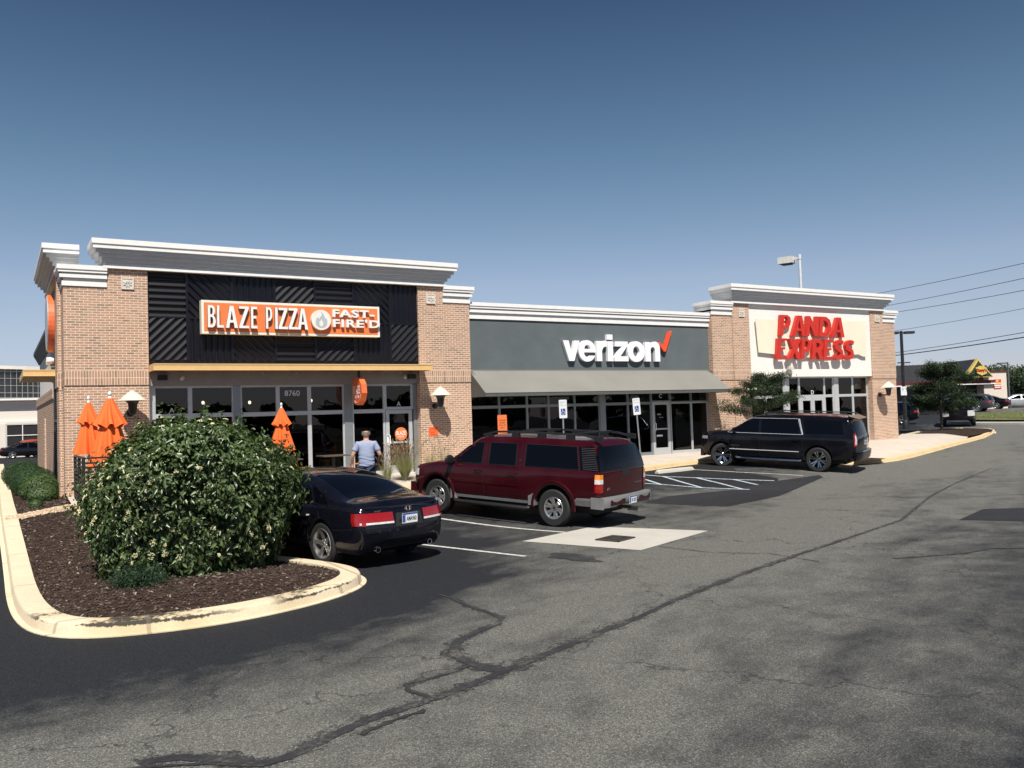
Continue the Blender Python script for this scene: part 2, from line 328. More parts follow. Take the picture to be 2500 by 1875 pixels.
# ---------------------------------------------------------------- mesh builder
class MB:
    def __init__(s): s.v = []; s.f = []; s.m = []
    def add(s, vs, fs, mi=0):
        o = len(s.v); s.v += [tuple(map(float, p)) for p in vs]; s.f += [tuple(i+o for i in f) for f in fs]; s.m += [mi]*len(fs)
    def box(s, x0, x1, y0, y1, z0, z1, mi=0):
        if x0 > x1: x0, x1 = x1, x0
        if y0 > y1: y0, y1 = y1, y0
        if z0 > z1: z0, z1 = z1, z0
        s.add([(x0, y0, z0), (x1, y0, z0), (x1, y1, z0), (x0, y1, z0), (x0, y0, z1), (x1, y0, z1), (x1, y1, z1), (x0, y1, z1)],
              [(0, 3, 2, 1), (4, 5, 6, 7), (0, 1, 5, 4), (1, 2, 6, 5), (2, 3, 7, 6), (3, 0, 4, 7)], mi)
    def tube(s, pts, r, n=8, mi=0, caps=True):
        pts = [np.array(p, float) for p in pts]; k = len(pts)
        rs = r if isinstance(r, (list, tuple)) else [r]*k
        rings = []
        prev = None
        for i in range(k):
            d = pts[min(i+1, k-1)]-pts[max(i-1, 0)]; d /= (np.linalg.norm(d)+1e-12)
            if prev is None:
                a = np.array([0, 0, 1.]) if abs(d[2]) < .9 else np.array([1., 0, 0])
                u = np.cross(d, a)
            else: u = prev-d*(prev@d)
            u /= np.linalg.norm(u)+1e-12; prev = u; w = np.cross(d, u)
            rings.append([pts[i]+rs[i]*(math.cos(2*math.pi*j/n)*u+math.sin(2*math.pi*j/n)*w) for j in range(n)])
        vs = [p for rg in rings for p in rg]; fs = []
        for i in range(k-1):
            for j in range(n):
                a, b = i*n+j, i*n+(j+1) % n; fs.append((a, b, b+n, a+n))
        if caps: fs += [tuple(range(n-1, -1, -1)), tuple(range((k-1)*n, k*n))]
        s.add(vs, fs, mi)
    def lathe(s, prof, c=(0, 0, 0), n=24, axis='z', mi=0, closed=False):
        vs = []; fs = []; k = len(prof)
        for (r, h) in prof:
            for j in range(n):
                a = 2*math.pi*j/n; p = (r*math.cos(a), r*math.sin(a), h)
                if axis == 'y': p = (p[0], p[2], p[1])
                if axis == 'x': p = (p[2], p[0], p[1])
                vs.append((p[0]+c[0], p[1]+c[1], p[2]+c[2]))
        for i in range(k-1 if not closed else k):
            for j in range(n):
                a = i*n+j; b = i*n+(j+1) % n; i2 = (i+1) % k
                fs.append((a, b, i2*n+(j+1) % n, i2*n+j))
        s.add(vs, fs, mi)
    def prism(s, poly, fn, d0, d1, mi=0, mi_side=None):
        """poly: 2D points; fn(u, v, d) -> 3D"""
        n = len(poly); vs = [fn(u, v, d0) for u, v in poly]+[fn(u, v, d1) for u, v in poly]
        s.add(vs, [tuple(range(n)), tuple(range(2*n-1, n-1, -1))], mi)
        o = len(s.v)-2*n
        for i in range(n):
            j = (i+1) % n; s.f.append((o+i, o+n+i, o+n+j, o+j)); s.m.append(mi if mi_side is None else mi_side)
    def sweep(s, path, prof, mi=None, capends=True, closed=False):
        """path: plan points (x, y), outward to the RIGHT of travel; prof: (out, z, mat) closed ring"""
        n = len(path); k = len(prof); vs = []
        for i in range(n):
            p = np.array(path[i], float)
            ns = []
            for (a, b) in (((i-1) % n, i), (i, (i+1) % n)):
                if not closed and (b == 0 or a == n-1): continue
                d = np.array(path[b], float)-np.array(path[a], float); d /= np.linalg.norm(d); ns.append(np.array([d[1], -d[0]]))
            if len(ns) == 2:
                mv = ns[0]+ns[1]; mv = mv/(1+ns[0]@ns[1])
            else: mv = ns[0]
            for q in prof: vs.append((p[0]+mv[0]*q[0], p[1]+mv[1]*q[0], q[1]))
        o = len(s.v); s.v += [tuple(map(float, p)) for p in vs]
        for i in range(n if closed else n-1):
            i2 = (i+1) % n
            for j in range(k):
                j2 = (j+1) % k
                s.f.append((o+i*k+j, o+i2*k+j, o+i2*k+j2, o+i*k+j2)); s.m.append(prof[j][2] if len(prof[j]) > 2 else 0)
        if capends and not closed:
            s.f.append(tuple(o+j for j in range(k))); s.m.append(0)
            s.f.append(tuple(o+(n-1)*k+j for j in range(k-1, -1, -1))); s.m.append(0)
    def build(s, name, mats, parent=None, smooth=None, fix=True, label=None):
        me = bpy.data.meshes.new(name); me.from_pydata(s.v, [], s.f)
        if not isinstance(mats, (list, tuple)): mats = [mats]
        for mm in mats: me.materials.append(mm)
        me.polygons.foreach_set('material_index', s.m)
        if fix:
            bm = bmesh.new(); bm.from_mesh(me); bmesh.ops.remove_doubles(bm, verts=bm.verts, dist=1e-5)
            bmesh.ops.recalc_face_normals(bm, faces=bm.faces); bm.to_mesh(me); bm.free()
        if smooth is not None:
            me.shade_smooth(); me.set_sharp_from_angle(angle=R(smooth))
        me.update()
        o = bpy.data.objects.new(name, me); col.objects.link(o)
        if parent is not None: o.parent = parent
        if label: o['label'] = label
        return o
def link_mesh(me, name, mats, parent=None, smooth=None):
    if mats is not None:
        me.materials.clear()
        for mm in (mats if isinstance(mats, (list, tuple)) else [mats]): me.materials.append(mm)
    if smooth is not None: me.shade_smooth(); me.set_sharp_from_angle(angle=R(smooth))
    o = bpy.data.objects.new(name, me); col.objects.link(o)
    if parent is not None: o.parent = parent
    return o
def eval_mesh(ob, kill=True):
    dg = bpy.context.evaluated_depsgraph_get(); dg.update()
    me = bpy.data.meshes.new_from_object(ob.evaluated_get(dg))
    if kill:
        d = ob.data; bpy.data.objects.remove(ob)
        if d.users == 0:
            (bpy.data.meshes if isinstance(d, bpy.types.Mesh) else bpy.data.curves).remove(d)
    return me
def text_geo(body, w=None, h=None, depth=.02, bold=0.0, shear=0.0, space=1.0, line=1.0, bevel=0):
    """returns verts (N,3) in a local frame: x right, y up, z out of the front (0 .. depth), and faces; lower left at 0,0"""
    cu = bpy.data.curves.new('txt', 'FONT'); cu.body = body; cu.size = 1; cu.offset = bold; cu.extrude = .5; cu.resolution_u = 4
    cu.shear = shear; cu.space_character = space; cu.space_line = line; cu.align_x = 'LEFT' if '\n' not in body else 'CENTER'
    ob = bpy.data.objects.new('txt', cu); col.objects.link(ob)
    me = eval_mesh(ob)
    v = np.array([q.co[:] for q in me.vertices]); f = [tuple(q.vertices) for q in me.polygons]
    bpy.data.meshes.remove(me)
    lo, hi = v.min(0), v.max(0)
    sx = w/(hi[0]-lo[0]) if w else None; sy = h/(hi[1]-lo[1]) if h else None
    if sx is None: sx = sy
    if sy is None: sy = sx
    v[:, 0] = (v[:, 0]-lo[0])*sx; v[:, 1] = (v[:, 1]-lo[1])*sy; v[:, 2] = (v[:, 2]+.5)*depth
    return v, f, (hi[0]-lo[0])*sx, (hi[1]-lo[1])*sy
def put_text(mb, body, org, ux, uy, un, mi=0, center=False, **k):
    v, f, w, h = text_geo(body, **k)
    org, ux, uy, un = (np.array(q, float) for q in (org, ux, uy, un))
    if center: org = org-ux*w/2-uy*h/2
    mb.add([org+ux*p[0]+uy*p[1]+un*p[2] for p in v], f, mi)
XZ = ((1, 0, 0), (0, 0, 1), (0, -1, 0))       # writing on a wall that faces the camera side

# sheets that follow the ground
def clip_poly(poly, a, b, c):
    """keep a*x+b*y<=c"""
    out = []
    for i in range(len(poly)):
        p, q = poly[i], poly[(i+1) % len(poly)]; fp = a*p[0]+b*p[1]-c; fq = a*q[0]+b*q[1]-c
        if fp <= 0: out.append(p)
        if fp*fq < 0:
            t = fp/(fp-fq); out.append((p[0]+t*(q[0]-p[0]), p[1]+t*(q[1]-p[1])))
    return out
def sheet(mb, poly, off, step=.5, zf=None, mi=0):
    zf = zf or G
    xs = [p[0] for p in poly]; ys = [p[1] for p in poly]
    me = bmesh.new(); vs = [me.verts.new((p[0], p[1], 0)) for p in poly]
    me.faces.new(vs)
    x = math.floor(min(xs)/step)*step+step
    while x < max(xs):
        bmesh.ops.bisect_plane(me, geom=me.verts[:]+me.edges[:]+me.faces[:], plane_co=(x, 0, 0), plane_no=(1, 0, 0)); x += step
    y = math.floor(min(ys)/step)*step+step
    while y < max(ys):
        bmesh.ops.bisect_plane(me, geom=me.verts[:]+me.edges[:]+me.faces[:], plane_co=(0, y, 0), plane_no=(0, 1, 0)); y += step
    bmesh.ops.triangulate(me, faces=me.faces[:])
    me.verts.index_update()
    mb.add([(v.co.x, v.co.y, zf(v.co.x, v.co.y)+off) for v in me.verts], [tuple(v.index for v in f.verts) for f in me.faces], mi)
    me.free()
def strip(mb, pts, w, off, step=.3, jitter=0, mi=0, ends=None):
    P = [np.array(p[:2], float) for p in pts]; Q = []
    for a, b in zip(P[:-1], P[1:]):
        n = max(1, int(np.linalg.norm(b-a)/step))
        Q += [a+(b-a)*i/n for i in range(n)]
    Q.append(P[-1]); vs = []
    for i, q in enumerate(Q):
        d = Q[min(i+1, len(Q)-1)]-Q[max(i-1, 0)]; d /= np.linalg.norm(d)+1e-9; nn = np.array([-d[1], d[0]])
        ww = w if not ends else w*(ends[0]+(ends[1]-ends[0])*i/(len(Q)-1))
        j1, j2 = (1+jitter*random.uniform(-1, 1), 1+jitter*random.uniform(-1, 1))
        for s_, j in ((-1, j1), (1, j2)):
            p = q+nn*s_*ww/2*j; vs.append((p[0], p[1], G(p[0], p[1])+off))
    mb.add(vs, [(2*i, 2*i+1, 2*i+3, 2*i+2) for i in range(len(Q)-1)], mi)
# ================================================================ THE SETTING
def grid_ground():
    xs = list(np.arange(-12, 60, .5))+list(np.arange(60, 130, 4.0))+[130, 150, 180, 230, 320, 450, 700, 1100]
    xs = [-900, -500, -250, -120, -60, -30, -18]+xs
    ys = [-300, -150, -80, -50, -40, -32, -28]+list(np.arange(-26, 14, .25))+list(np.arange(14, 60, 3.0))+[60, 70, 80, 100, 140, 200, 300, 500, 900, 1600]
    mb = MB(); vs = [(x, y, G(x, y)) for y in ys for x in xs]; n = len(xs)
    mb.add(vs, [(j*n+i, j*n+i+1, (j+1)*n+i+1, (j+1)*n+i) for j in range(len(ys)-1) for i in range(n-1)])
    return mb.build('parking_lot', MATS['asphalt'], smooth=60, fix=False)
tag(grid_ground(), kind='structure')

# planting island, front left: outer foot of the kerb (plan)
ISL = [(0.02, 40), (0.03, 20), (0.03, 6), (0.04, -2.35), (0.14, -8.0), (0.16, -11.26), (0.27, -12.75), (0.5, -13.5), (0.93, -13.95), (1.66, -14.16), (2.39, -14.18), (3.16, -14.0),
       (3.85, -13.68), (4.38, -13.25), (4.68, -12.75), (4.74, -12.15), (4.55, -11.45), (4.2, -10.6), (3.3, -8.0), (2.5, -5.6), (1.75, -3.2)]
def smooth_path(P, it=2):
    P = [np.array(p, float) for p in P]
    for _ in range(it):
        Q = [P[0]]
        for a, b in zip(P[:-1], P[1:]): Q += [a*.75+b*.25, a*.25+b*.75]
        Q.append(P[-1]); P = Q
    return P
def kerb(name, path, h=.15, w=.17, mat=None, lip=.05, closed=False, zf=None):
    """path runs along the foot with the road on its RIGHT"""
    zf = zf or G; mb = MB(); P = []
    for a, b in zip(path[:-1], path[1:]):
        L = np.linalg.norm(np.array(b)-a); n = max(1, int(L/.6)); P += [np.array(a)+(np.array(b)-a)*i/n for i in range(n)]
    P.append(np.array(path[-1], float)); k = len(P)
    prof = [(lip, -.12), (lip, .012), (.0, .016), (-.02, h-.03), (-.035, h-.008), (-.06, h), (-w, h), (-w-.01, -.12)]
    vs = []
    for i in range(k):
        d = P[min(i+1, k-1)]-P[max(i-1, 0)]; d /= np.linalg.norm(d); nn = np.array([d[1], -d[0]])
        for o, z in prof:
            q = P[i]+nn*o; vs.append((q[0], q[1], zf(q[0], q[1])+z))
    m = len(prof)
    mb.add(vs, [(i*m+j, (i+1)*m+j, (i+1)*m+(j+1) % m, i*m+(j+1) % m) for i in range(k-1) for j in range(m)]+[tuple(range(m)), tuple(range((k-1)*m+m-1, (k-1)*m-1, -1))])
    o = mb.build(name, mat or MATS['kerb'], smooth=40); tag(o, kind='structure'); return P
# the island kerb: road on the right when walked from the back, round the tip, to the building -> reverse direction
isl = smooth_path(ISL)
isl_r = isl[::-1]
kerb('island_kerb', isl, w=.31, lip=.07)
def inset(P, d):
    out = []
    for i in range(len(P)):
        a, b = np.array(P[max(i-1, 0)]), np.array(P[min(i+1, len(P)-1)]); t = (b-a)/np.linalg.norm(b-a); out.append(np.array(P[i])+np.array([-t[1], t[0]])*d)
    return out
inner = inset(isl, .30)
bed = [tuple(p) for p in inner if p[1] < 6]
bed = bed+[(1.5, -2.75), (1.5, 6.0)]
def segd(x, y, P):
    q = np.array([x, y]); A = P[:-1]; D = P[1:]-A; t = np.clip(((q-A)*D).sum(1)/((D*D).sum(1)+1e-12), 0, 1)
    return float(np.sqrt((((A+D*t[:, None])-q)**2).sum(1).min()))
INN = np.array([p for p in inner])
def zbed(x, y):
    d = segd(x, y, INN); return G(x, y)+.115+.07*sstep(d/1.2)
mb = MB(); sheet(mb, bed, 0, .3, zbed)
tag(mb.build('mulch_bed', MATS['mulch'], smooth=60), kind='structure')
# bed along the left side of the building
mb = MB(); sheet(mb, [(.19, 6), (1.5, 6), (1.9, 6), (1.9, 30), (.19, 30)], .13, 1.0)
tag(mb.build('side_mulch_bed', MATS['mulch']), kind='structure')
# loose bark chips on the bed near the camera
def chips(name, n, cx, cy, rx, ry, mats, size=(.02, .06), zf=None, test=None, mi_w=(6, 1)):
    mb = MB(); c = 0
    while c < n:
        x = cx+random.uniform(-rx, rx); y = cy+random.uniform(-ry, ry)
        if test and not test(x, y): continue
        z = (zf or G)(x, y)+random.uniform(0, .014); L = random.uniform(*size)*.5; w = L*random.uniform(.25, .6); a = random.uniform(0, 6.28); tl = random.uniform(-.4, .4)
        ca, sa = math.cos(a), math.sin(a)
        q = [(-L, -w), (L, -w*.7), (L*.9, w), (-L*.8, w*.8)]
        vs = [(x+u*ca-v*sa, y+u*sa+v*ca, z+u*tl) for u, v in q]
        vs += [(p[0], p[1], p[2]+.007) for p in vs]
        mb.add(vs, [(4, 5, 6, 7), (0, 1, 5, 4), (1, 2, 6, 5), (2, 3, 7, 6), (3, 0, 4, 7)], random.choices(range(len(mats)), mi_w[:len(mats)])[0]); c += 1
    return mb.build(name, mats, fix=False)
def in_poly(x, y, P):
    c = False; j = len(P)-1
    for i in range(len(P)):
        if (P[i][1] > y) != (P[j][1] > y) and x < (P[j][0]-P[i][0])*(y-P[i][1])/(P[j][1]-P[i][1])+P[i][0]: c = not c
        j = i
    return c
CH1 = plain('chip_dark', (.045, .028, .022), .95, var=.4, nscale=40); CH2 = plain('chip_mid', (.11, .075, .058), .95, var=.3, nscale=40); CH3 = plain('chip_pale', (.30, .25, .21), .9, var=.2, nscale=40)
tag(chips('bark_mulch', 9000, 2.4, -11.2, 2.4, 3.0, [CH1, CH2, CH3], zf=zbed, test=lambda x, y: in_poly(x, y, bed), mi_w=(10, 5, .8)), kind='stuff')
tag(chips('bark_mulch', 2500, 1.0, -5.2, 1.0, 5.6, [CH1, CH2, CH3], (.03, .07), zf=zbed, test=lambda x, y: in_poly(x, y, bed) and y > -8.2, mi_w=(10, 4, 1)), kind='stuff')
GR1 = plain('gravel_tan', (.55, .40, .26), .9, var=.3, nscale=30); GR2 = plain('gravel_pale', (.70, .60, .48), .9, var=.2, nscale=30)
# band of river gravel across the bed
tag(chips('gravel', 2600, .85, -3.1, .75, 1.0, [GR1, GR2], (.04, .09), zf=lambda x, y: zbed(x, y)+.012, test=lambda x, y: abs(y-(-3.25+.62*(x-.1))) < .38 and x > .16 and x < 1.6, mi_w=(2, 1)), kind='stuff')

# patio in front of the left unit, walk in front of the middle and right units
WK = [(1.5, 0.3), (1.5, -2.75), (3.0, -2.95), (11.2, -2.95), (11.8, -2.6), (14, -2.5), (16.5, -2.9), (18.35, -2.75), (20.12, -2.12), (22.2, -1.62), (24.2, -2.0), (25.6, -4.9), (26.2, -5.02), (27.65, -5.28), (31.07, -4.33), (38.02, -1.78), (46.0, 1.55), (49.2, 3.1), (49.45, 3.7)]
wk = smooth_path(WK[1:], 1)
kerb('pavement_kerb', [np.array(p) for p in wk], h=.15, mat=MATS['kerb_rust'])
win = inset([np.array(p) for p in wk], .15); WINA = np.array(win)
def zwalk(x, y):
    # level with the floor at the shop fronts, down to the top of the kerb at the edge
    d = segd(x, y, WINA); zk = G(x, y)+.148
    zf = .12+.003*max(x-1.5, 0); zf = min(zf, .2)
    w = min(max((y+4.2)/4.0, 0), 1); base = zf
    return zk+(base-zk)*sstep((d-.02)/1.6)-.004
PE = [gnd(2364, 1066.5, .15)[:2], gnd(2290, 1066.5, .15)[:2], gnd(2203, 1067, .15)[:2]]
poly = [tuple(p) for p in win if p[0] < PE[0][0]]+[tuple(q) for q in PE]+[(36.0, .35), (1.5, .35)]
mb = MB(); sheet(mb, [p for p in poly], 0, .5, zwalk)
tag(mb.build('pavement', MATS['concrete'], smooth=60), kind='structure')

# drain apron and grate
mb = MB()
DS = [gnd(*q)[:2] for q in ((1275, 1322), (1448, 1286), (1729, 1296.5), (1565, 1344))]
sheet(mb, [tuple(q) for q in DS], .006, .5)
tag(mb.build('concrete_apron', MATS['concrete_slab']), kind='structure')
GRT = [gnd(*q) for q in ((1453, 1320), (1495, 1309.5), (1556, 1314), (1510, 1325))]
g0 = np.array(GRT[0]); e1 = np.array(GRT[3])-g0; e2 = np.array(GRT[1])-g0
mb = MB()
def gp(u, v, z): p = g0+e1*u+e2*v; return (p[0], p[1], p[2]+z)
def gbox(u0, u1, v0, v1, z0, z1, mi=0):
    mb.add([gp(u, v, z) for z in (z0, z1) for u, v in ((u0, v0), (u1, v0), (u1, v1), (u0, v1))], [(0, 3, 2, 1), (4, 5, 6, 7), (0, 1, 5, 4), (1, 2, 6, 5), (2, 3, 7, 6), (3, 0, 4, 7)], mi)
gbox(0, 1, 0, 1, .008, .011, 1)
for a, b in (((0, 1), (0, .05)), ((0, 1), (.95, 1)), ((0, .05), (0, 1)), ((.95, 1), (0, 1)), ((.48, .52), (0, 1))): gbox(*a, *b, .011, .03)
for k in range(14): gbox(.06, .94, .07+k*.066, .07+k*.066+.022, .011, .028)
tag(mb.build('drain_grate', [plain('cast_iron', (.05, .045, .04), .8, var=.3), BLK]), 'rectangular cast iron drain grate set in the pale concrete apron', 'drain')

# dark patches, sealed edges, crack sealer
mb = MB()
sheet(mb, [tuple(gnd(*q)[:2]) for q in ((1570, 1228), (1628, 1212), (1800, 1195), (1905, 1173), (2000, 1160), (2010, 1165), (1900, 1212), (1776, 1237), (1640, 1232))], .004, .5)
sheet(mb, [tuple(gnd(*q)[:2]) for q in ((2340, 1270), (2400, 1243), (2500, 1240), (2620, 1240), (2620, 1275), (2500, 1273))], .004, .5)
tag(mb.build('asphalt_patch', MATS['asphalt_new']), kind='structure')
mb = MB()
sheet(mb, [tuple(gnd(*q)[:2]) for q in ((1570, 1181), (1578, 1152), (1640, 1142), (1760, 1128), (1800, 1150), (1900, 1168), (1900, 1176), (1815, 1196), (1700, 1192))], .003, .5)
tag(mb.build('asphalt_bay', MATS['asphalt_seal']), kind='structure')
def m_seal():
    mt, t, p = newmat('crack_sealer'); g = t.nodes.new('ShaderNodeNewGeometry')
    a = noise(t, g.outputs['Position'], 26, 4, .7); b = noise(t, g.outputs['Position'], 2.2, 3)
    t.links.new(ramp(t, mth(t, 'ADD', mth(t, 'MULTIPLY', a, .6), mth(t, 'MULTIPLY', b, .4)), ((.40, (.020, .020, .023)), (.52, (.034, .034, .036)), (.64, (.12, .115, .10)))), p.inputs['Base Color']); p.inputs['Roughness'].default_value = .7; return mt
SEAL = m_seal()
mb = MB()
mh = MB(); kk = [0]
def seal(pts, w, e=None, j=.25):
    P = [gnd(*q) for q in pts]; kk[0] += 1; strip(mb, P, w, .0050+.0004*kk[0], .05, j, ends=e); strip(mh, P, w*2.1, .0026+.0001*kk[0], .05, .5, ends=e)
seal([(340, 1868), (380, 1856), (450, 1850), (560, 1856), (650, 1864), (700, 1850), (800, 1803), (900, 1757), (1060, 1706), (1180, 1660), (1300, 1611), (1400, 1571), (1480, 1539), (1560, 1507)], .10, (1.2, 1.0))
seal([(1560, 1507), (1650, 1465), (1750, 1426), (1850, 1388), (1950, 1354), (2030, 1328), (2120, 1297)], .085, (1, .7))
seal([(2120, 1297), (2200, 1270), (2270, 1213), (2330, 1181), (2380, 1160), (2420, 1143)], .06, (.9, .4))
seal([(1070, 1452), (1105, 1460), (1130, 1475), (1180, 1492), (1225, 1508), (1215, 1524), (1160, 1545), (1120, 1565), (1105, 1590), (1130, 1612), (1180, 1632), (1240, 1640)], .10, (.4, 1.3), .3)
seal([(1150, 1625), (1060, 1655), (990, 1672), (1000, 1688), (1040, 1700), (1060, 1712)], .05, None, .35)
seal([(300, 1880), (360, 1874), (500, 1866), (640, 1872), (700, 1856)], .035, None, .5)
seal([(880, 1795), (960, 1760), (1040, 1735)], .05, None, .9)
seal([(2180, 1365), (2270, 1358), (2350, 1352), (2420, 1340), (2520, 1338)], .05, (.6, 1), .5)
seal([(1610, 1335), (1740, 1350), (1880, 1352), (2000, 1372)], .018, None, .8)
seal([(2150, 1212), (2220, 1216), (2280, 1218), (2500, 1207)], .03, None, .6)
seal([(2000, 1219), (2140, 1212), (2280, 1214)], .02, None, .6)
seal([(1990, 1245), (2200, 1250), (2270, 1248)], .015, None, .6)
tag(mb.build('crack_sealer', SEAL, fix=False), kind='structure')
def m_halo():
    mt, t, p = newmat('sealer_smear'); g = t.nodes.new('ShaderNodeNewGeometry'); p.inputs['Base Color'].default_value = (.03, .03, .032, 1); p.inputs['Roughness'].default_value = .8
    a = noise(t, g.outputs['Position'], 34, 4, .75); b = noise(t, g.outputs['Position'], 3, 3)
    t.links.new(ramp(t, mth(t, 'ADD', mth(t, 'MULTIPLY', a, .65), mth(t, 'MULTIPLY', b, .35)), ((.46, 0.0), (.60, .8))), p.inputs['Alpha']); return mt
tag(mh.build('sealer_smear', m_halo(), fix=False), kind='structure')
# oil stain by the apron
mb = MB()
st = [(1340, 1360), (1345, 1351), (1365, 1350), (1420, 1354), (1455, 1360), (1450, 1366), (1475, 1371), (1465, 1373), (1400, 1370), (1385, 1366), (1335, 1362)]
sheet(mb, [tuple(gnd(*q)[:2]) for q in st], .007, .5)
tag(mb.build('oil_stain', SEAL), kind='structure')
# painted lines
mb = MB()
def line(pts, w=.10, mi=0): strip(mb, [gnd(*q) for q in pts], w, .0085, .25, .04, mi)
line([(1063, 1264.6), (1378.8, 1300.3)]); line([(985, 1324.5), (1283, 1359)])
line([(1692, 1147), (1800, 1153), (1900, 1158), (1960, 1162)])
for s_ in ([(1575, 1160), (1615, 1163.5), (1700, 1167), (1790, 1171), (1890, 1174)], [(1565, 1180), (1620, 1183.5), (1710, 1191), (1813, 1195), (1830, 1195.5)],
           [(1575, 1171), (1616, 1184)], [(1616, 1163), (1660, 1176), (1713, 1191)], [(1699, 1166.5), (1760, 1181), (1812, 1194.5)], [(1791, 1171), (1850, 1184)]): line(s_, .10, 1)
tag(mb.build('painted_lines', [STRIPE, STRIPEB], fix=False), kind='structure')

# concrete wheel stops
def wheel_stop(p, q, label):
    p = np.array(p); q = np.array(q); d = q-p; L = 1.83; c = (p+q)/2; a = math.atan2(d[1], d[0]); mb = MB()
    pr = [(-.09, 0), (-.075, .09), (-.05, .12), (.05, .12), (.075, .09), (.09, 0)]; n = len(pr)
    xs = [(-L/2, .55), (-L/2+.05, .9), (-L/2+.12, 1), (L/2-.12, 1), (L/2-.05, .9), (L/2, .55)]
    mb.add([(x, y*(.8+.2*k), z*k) for x, k in xs for y, z in pr], [(i*n+j, (i+1)*n+j, (i+1)*n+(j+1) % n, i*n+(j+1) % n) for i in range(len(xs)-1) for j in range(n)]+[tuple(range(n)), tuple(range(5*n+n-1, 5*n-1, -1))])
    o = mb.build('wheel_stop', MATS['concrete_slab'], smooth=50); o.location = (c[0], c[1], G(c[0], c[1])); o.rotation_euler = (0, 0, a)
    tag(o, label, 'wheel stop')
a, b = gnd(1604, 1157), gnd(1690, 1147)
wheel_stop(a[:2], b[:2], 'pale concrete wheel stop at the head of the bay by the leaning accessible parking sign')

# right island with the tree: kerb continues the pavement's; mulch
BED2 = [(38.6, 1.0), (45.6, 1.75), (48.9, 3.25), (49.1, 3.8), (48.6, 4.6), (46, 7.5), (43, 9.0), (40, 9.5), (37.5, 8.5), (37.2, 4)]
bd = [tuple(gnd(*q, .1)[:2]) for q in ((2203, 1066.5), (2250, 1057), (2295, 1049.5), (2340, 1048), (2400, 1048.5), (2426, 1051), (2420, 1056), (2366, 1067), (2290, 1067))]
mb = MB(); sheet(mb, bd, .155, 1.0)
tag(mb.build('mulch_island', MATS['mulch']), kind='structure')
far = [gnd(2206, 1066)[:2], gnd(2250, 1056)[:2], gnd(2340, 1049)[:2], gnd(2400, 1051)[:2], gnd(2428, 1053)[:2], gnd(2430, 1058)[:2]]
kerb('island_kerb', [np.array(p) for p in smooth_path(far[::-1], 1)], h=.15)
# little mulch corner in the walk behind the black vehicle
mb = MB(); sheet(mb, [tuple(gnd(*q, .16)[:2]) for q in ((2090, 1116), (2164, 1120), (2150, 1123), (2085, 1128))], .17, .5)
tag(mb.build('mulch_corner', MATS['mulch']), kind='structure')
# median with grass, far lane, on the right
mb = MB()
gq = [(2352, 1022), (2400, 1013), (2440, 1011.5), (2520, 1009), (2640, 1006), (2640, 1028), (2520, 1029), (2440, 1029), (2370, 1028)]
sheet(mb, [tuple(gnd(*q)[:2]) for q in gq], .12, 2.0)
GRASS = plain('grass_ground', (.22, .22, .12), .95, var=.35, nscale=2.5, bmp=.03, bscale=20)
tag(mb.build('grass_verge', GRASS, smooth=60), kind='structure')
kerb('verge_kerb', [np.array(gnd(*q)[:2]) for q in ((2332, 1034), (2400, 1034.5), (2520, 1034), (2660, 1032))][::-1], h=.12, w=1.0, mat=MATS['concrete_slab'], lip=.1)
mb = MB(); sheet(mb, [tuple(gnd(*q)[:2]) for q in ((2355, 1014), (2640, 1008), (2640, 993), (2500, 996), (2400, 998), (2355, 1000))], .01, 4.0)
tag(mb.build('far_lane', MATS['asphalt_far']), kind='structure')
# ================================================================ THE SHOPPING BUILDING
bld = thing('retail_building', 'single storey brick shopping building with three shop units, stepped white cornices and tall end towers', 'building', (1.5, 0, .1))
def bpart(mb, name, mats, smooth=None, label=None, parent=None):
    o = mb.build(name, mats, parent or bld, smooth, label=label)
    if parent is None: o.matrix_parent_inverse = bld.matrix_basis.inverted()
    return o
bpy.context.view_layer.update()
BR, BS = MATS['brick'], MATS['brick_soldier']
FZ = .05          # foot of the walls
def pier(mb, x0, x1, zt, y0=0, y1=.45, zb=FZ):
    # lower part, two-course soldier band, upper part 3 cm proud
    mb.box(x0, x1, y0+.03, y1, zb, 3.01, 0)
    mb.box(x0-.0, x1+.0, y0, y1, 3.01, 3.39, 1)
    mb.box(x0, x1, y0+.004, y1, 3.39, zt, 0)
# --- left tower piers
def side_pier(mb, ya, yb, zt, x0, x1):
    mb.box(x0+.03, x1, ya, yb, FZ, 3.01, 0); mb.box(x0, x1, ya, yb, 3.01, 3.39, 1); mb.box(x0+.004, x1, ya, yb, 3.39, zt, 0)
mb = MB()
pier(mb, 1.5, 2.55, 6.0, .05, .5); pier(mb, 2.55, 3.55, 6.15, 0, .5)
side_pier(mb, .5, 1.05, 6.0, 1.5, 2.0); side_pier(mb, 1.05, 2.05, 6.15, 1.40, 2.0)
bpart(mb, 'brick_pier', [BR, BS], label='wide brick pier at the far left corner behind the furled parasols')
mb = MB(); pier(mb, 11.62, 12.5, 6.15, 0, .5); pier(mb, 12.5, 13.5, 6.0, .05, .5); mb.box(13.05, 13.5, .5, .9, FZ, 6.0)
bpart(mb, 'brick_pier', [BR, BS], label='brick pier between the orange canopy and the grey awning')
mb = MB(); pier(mb, 24.44, 25.55, 6.0, .05, .5); pier(mb, 25.55, 26.5, 6.15, 0, .5); mb.box(24.44, 24.9, .5, .9, FZ, 6.0)
bpart(mb, 'brick_pier', [BR, BS], label='brick pier between the grey awning and the white sign panel')
mb = MB(); pier(mb, 34.25, 35.15, 6.15, 0, .5); pier(mb, 35.15, 36.06, 6.0, .05, .5); side_pier(mb, .5, .95, 6.0, 35.56, 36.06)
bpart(mb, 'brick_pier', [BR, BS], label='brick pier at the right end of the building')
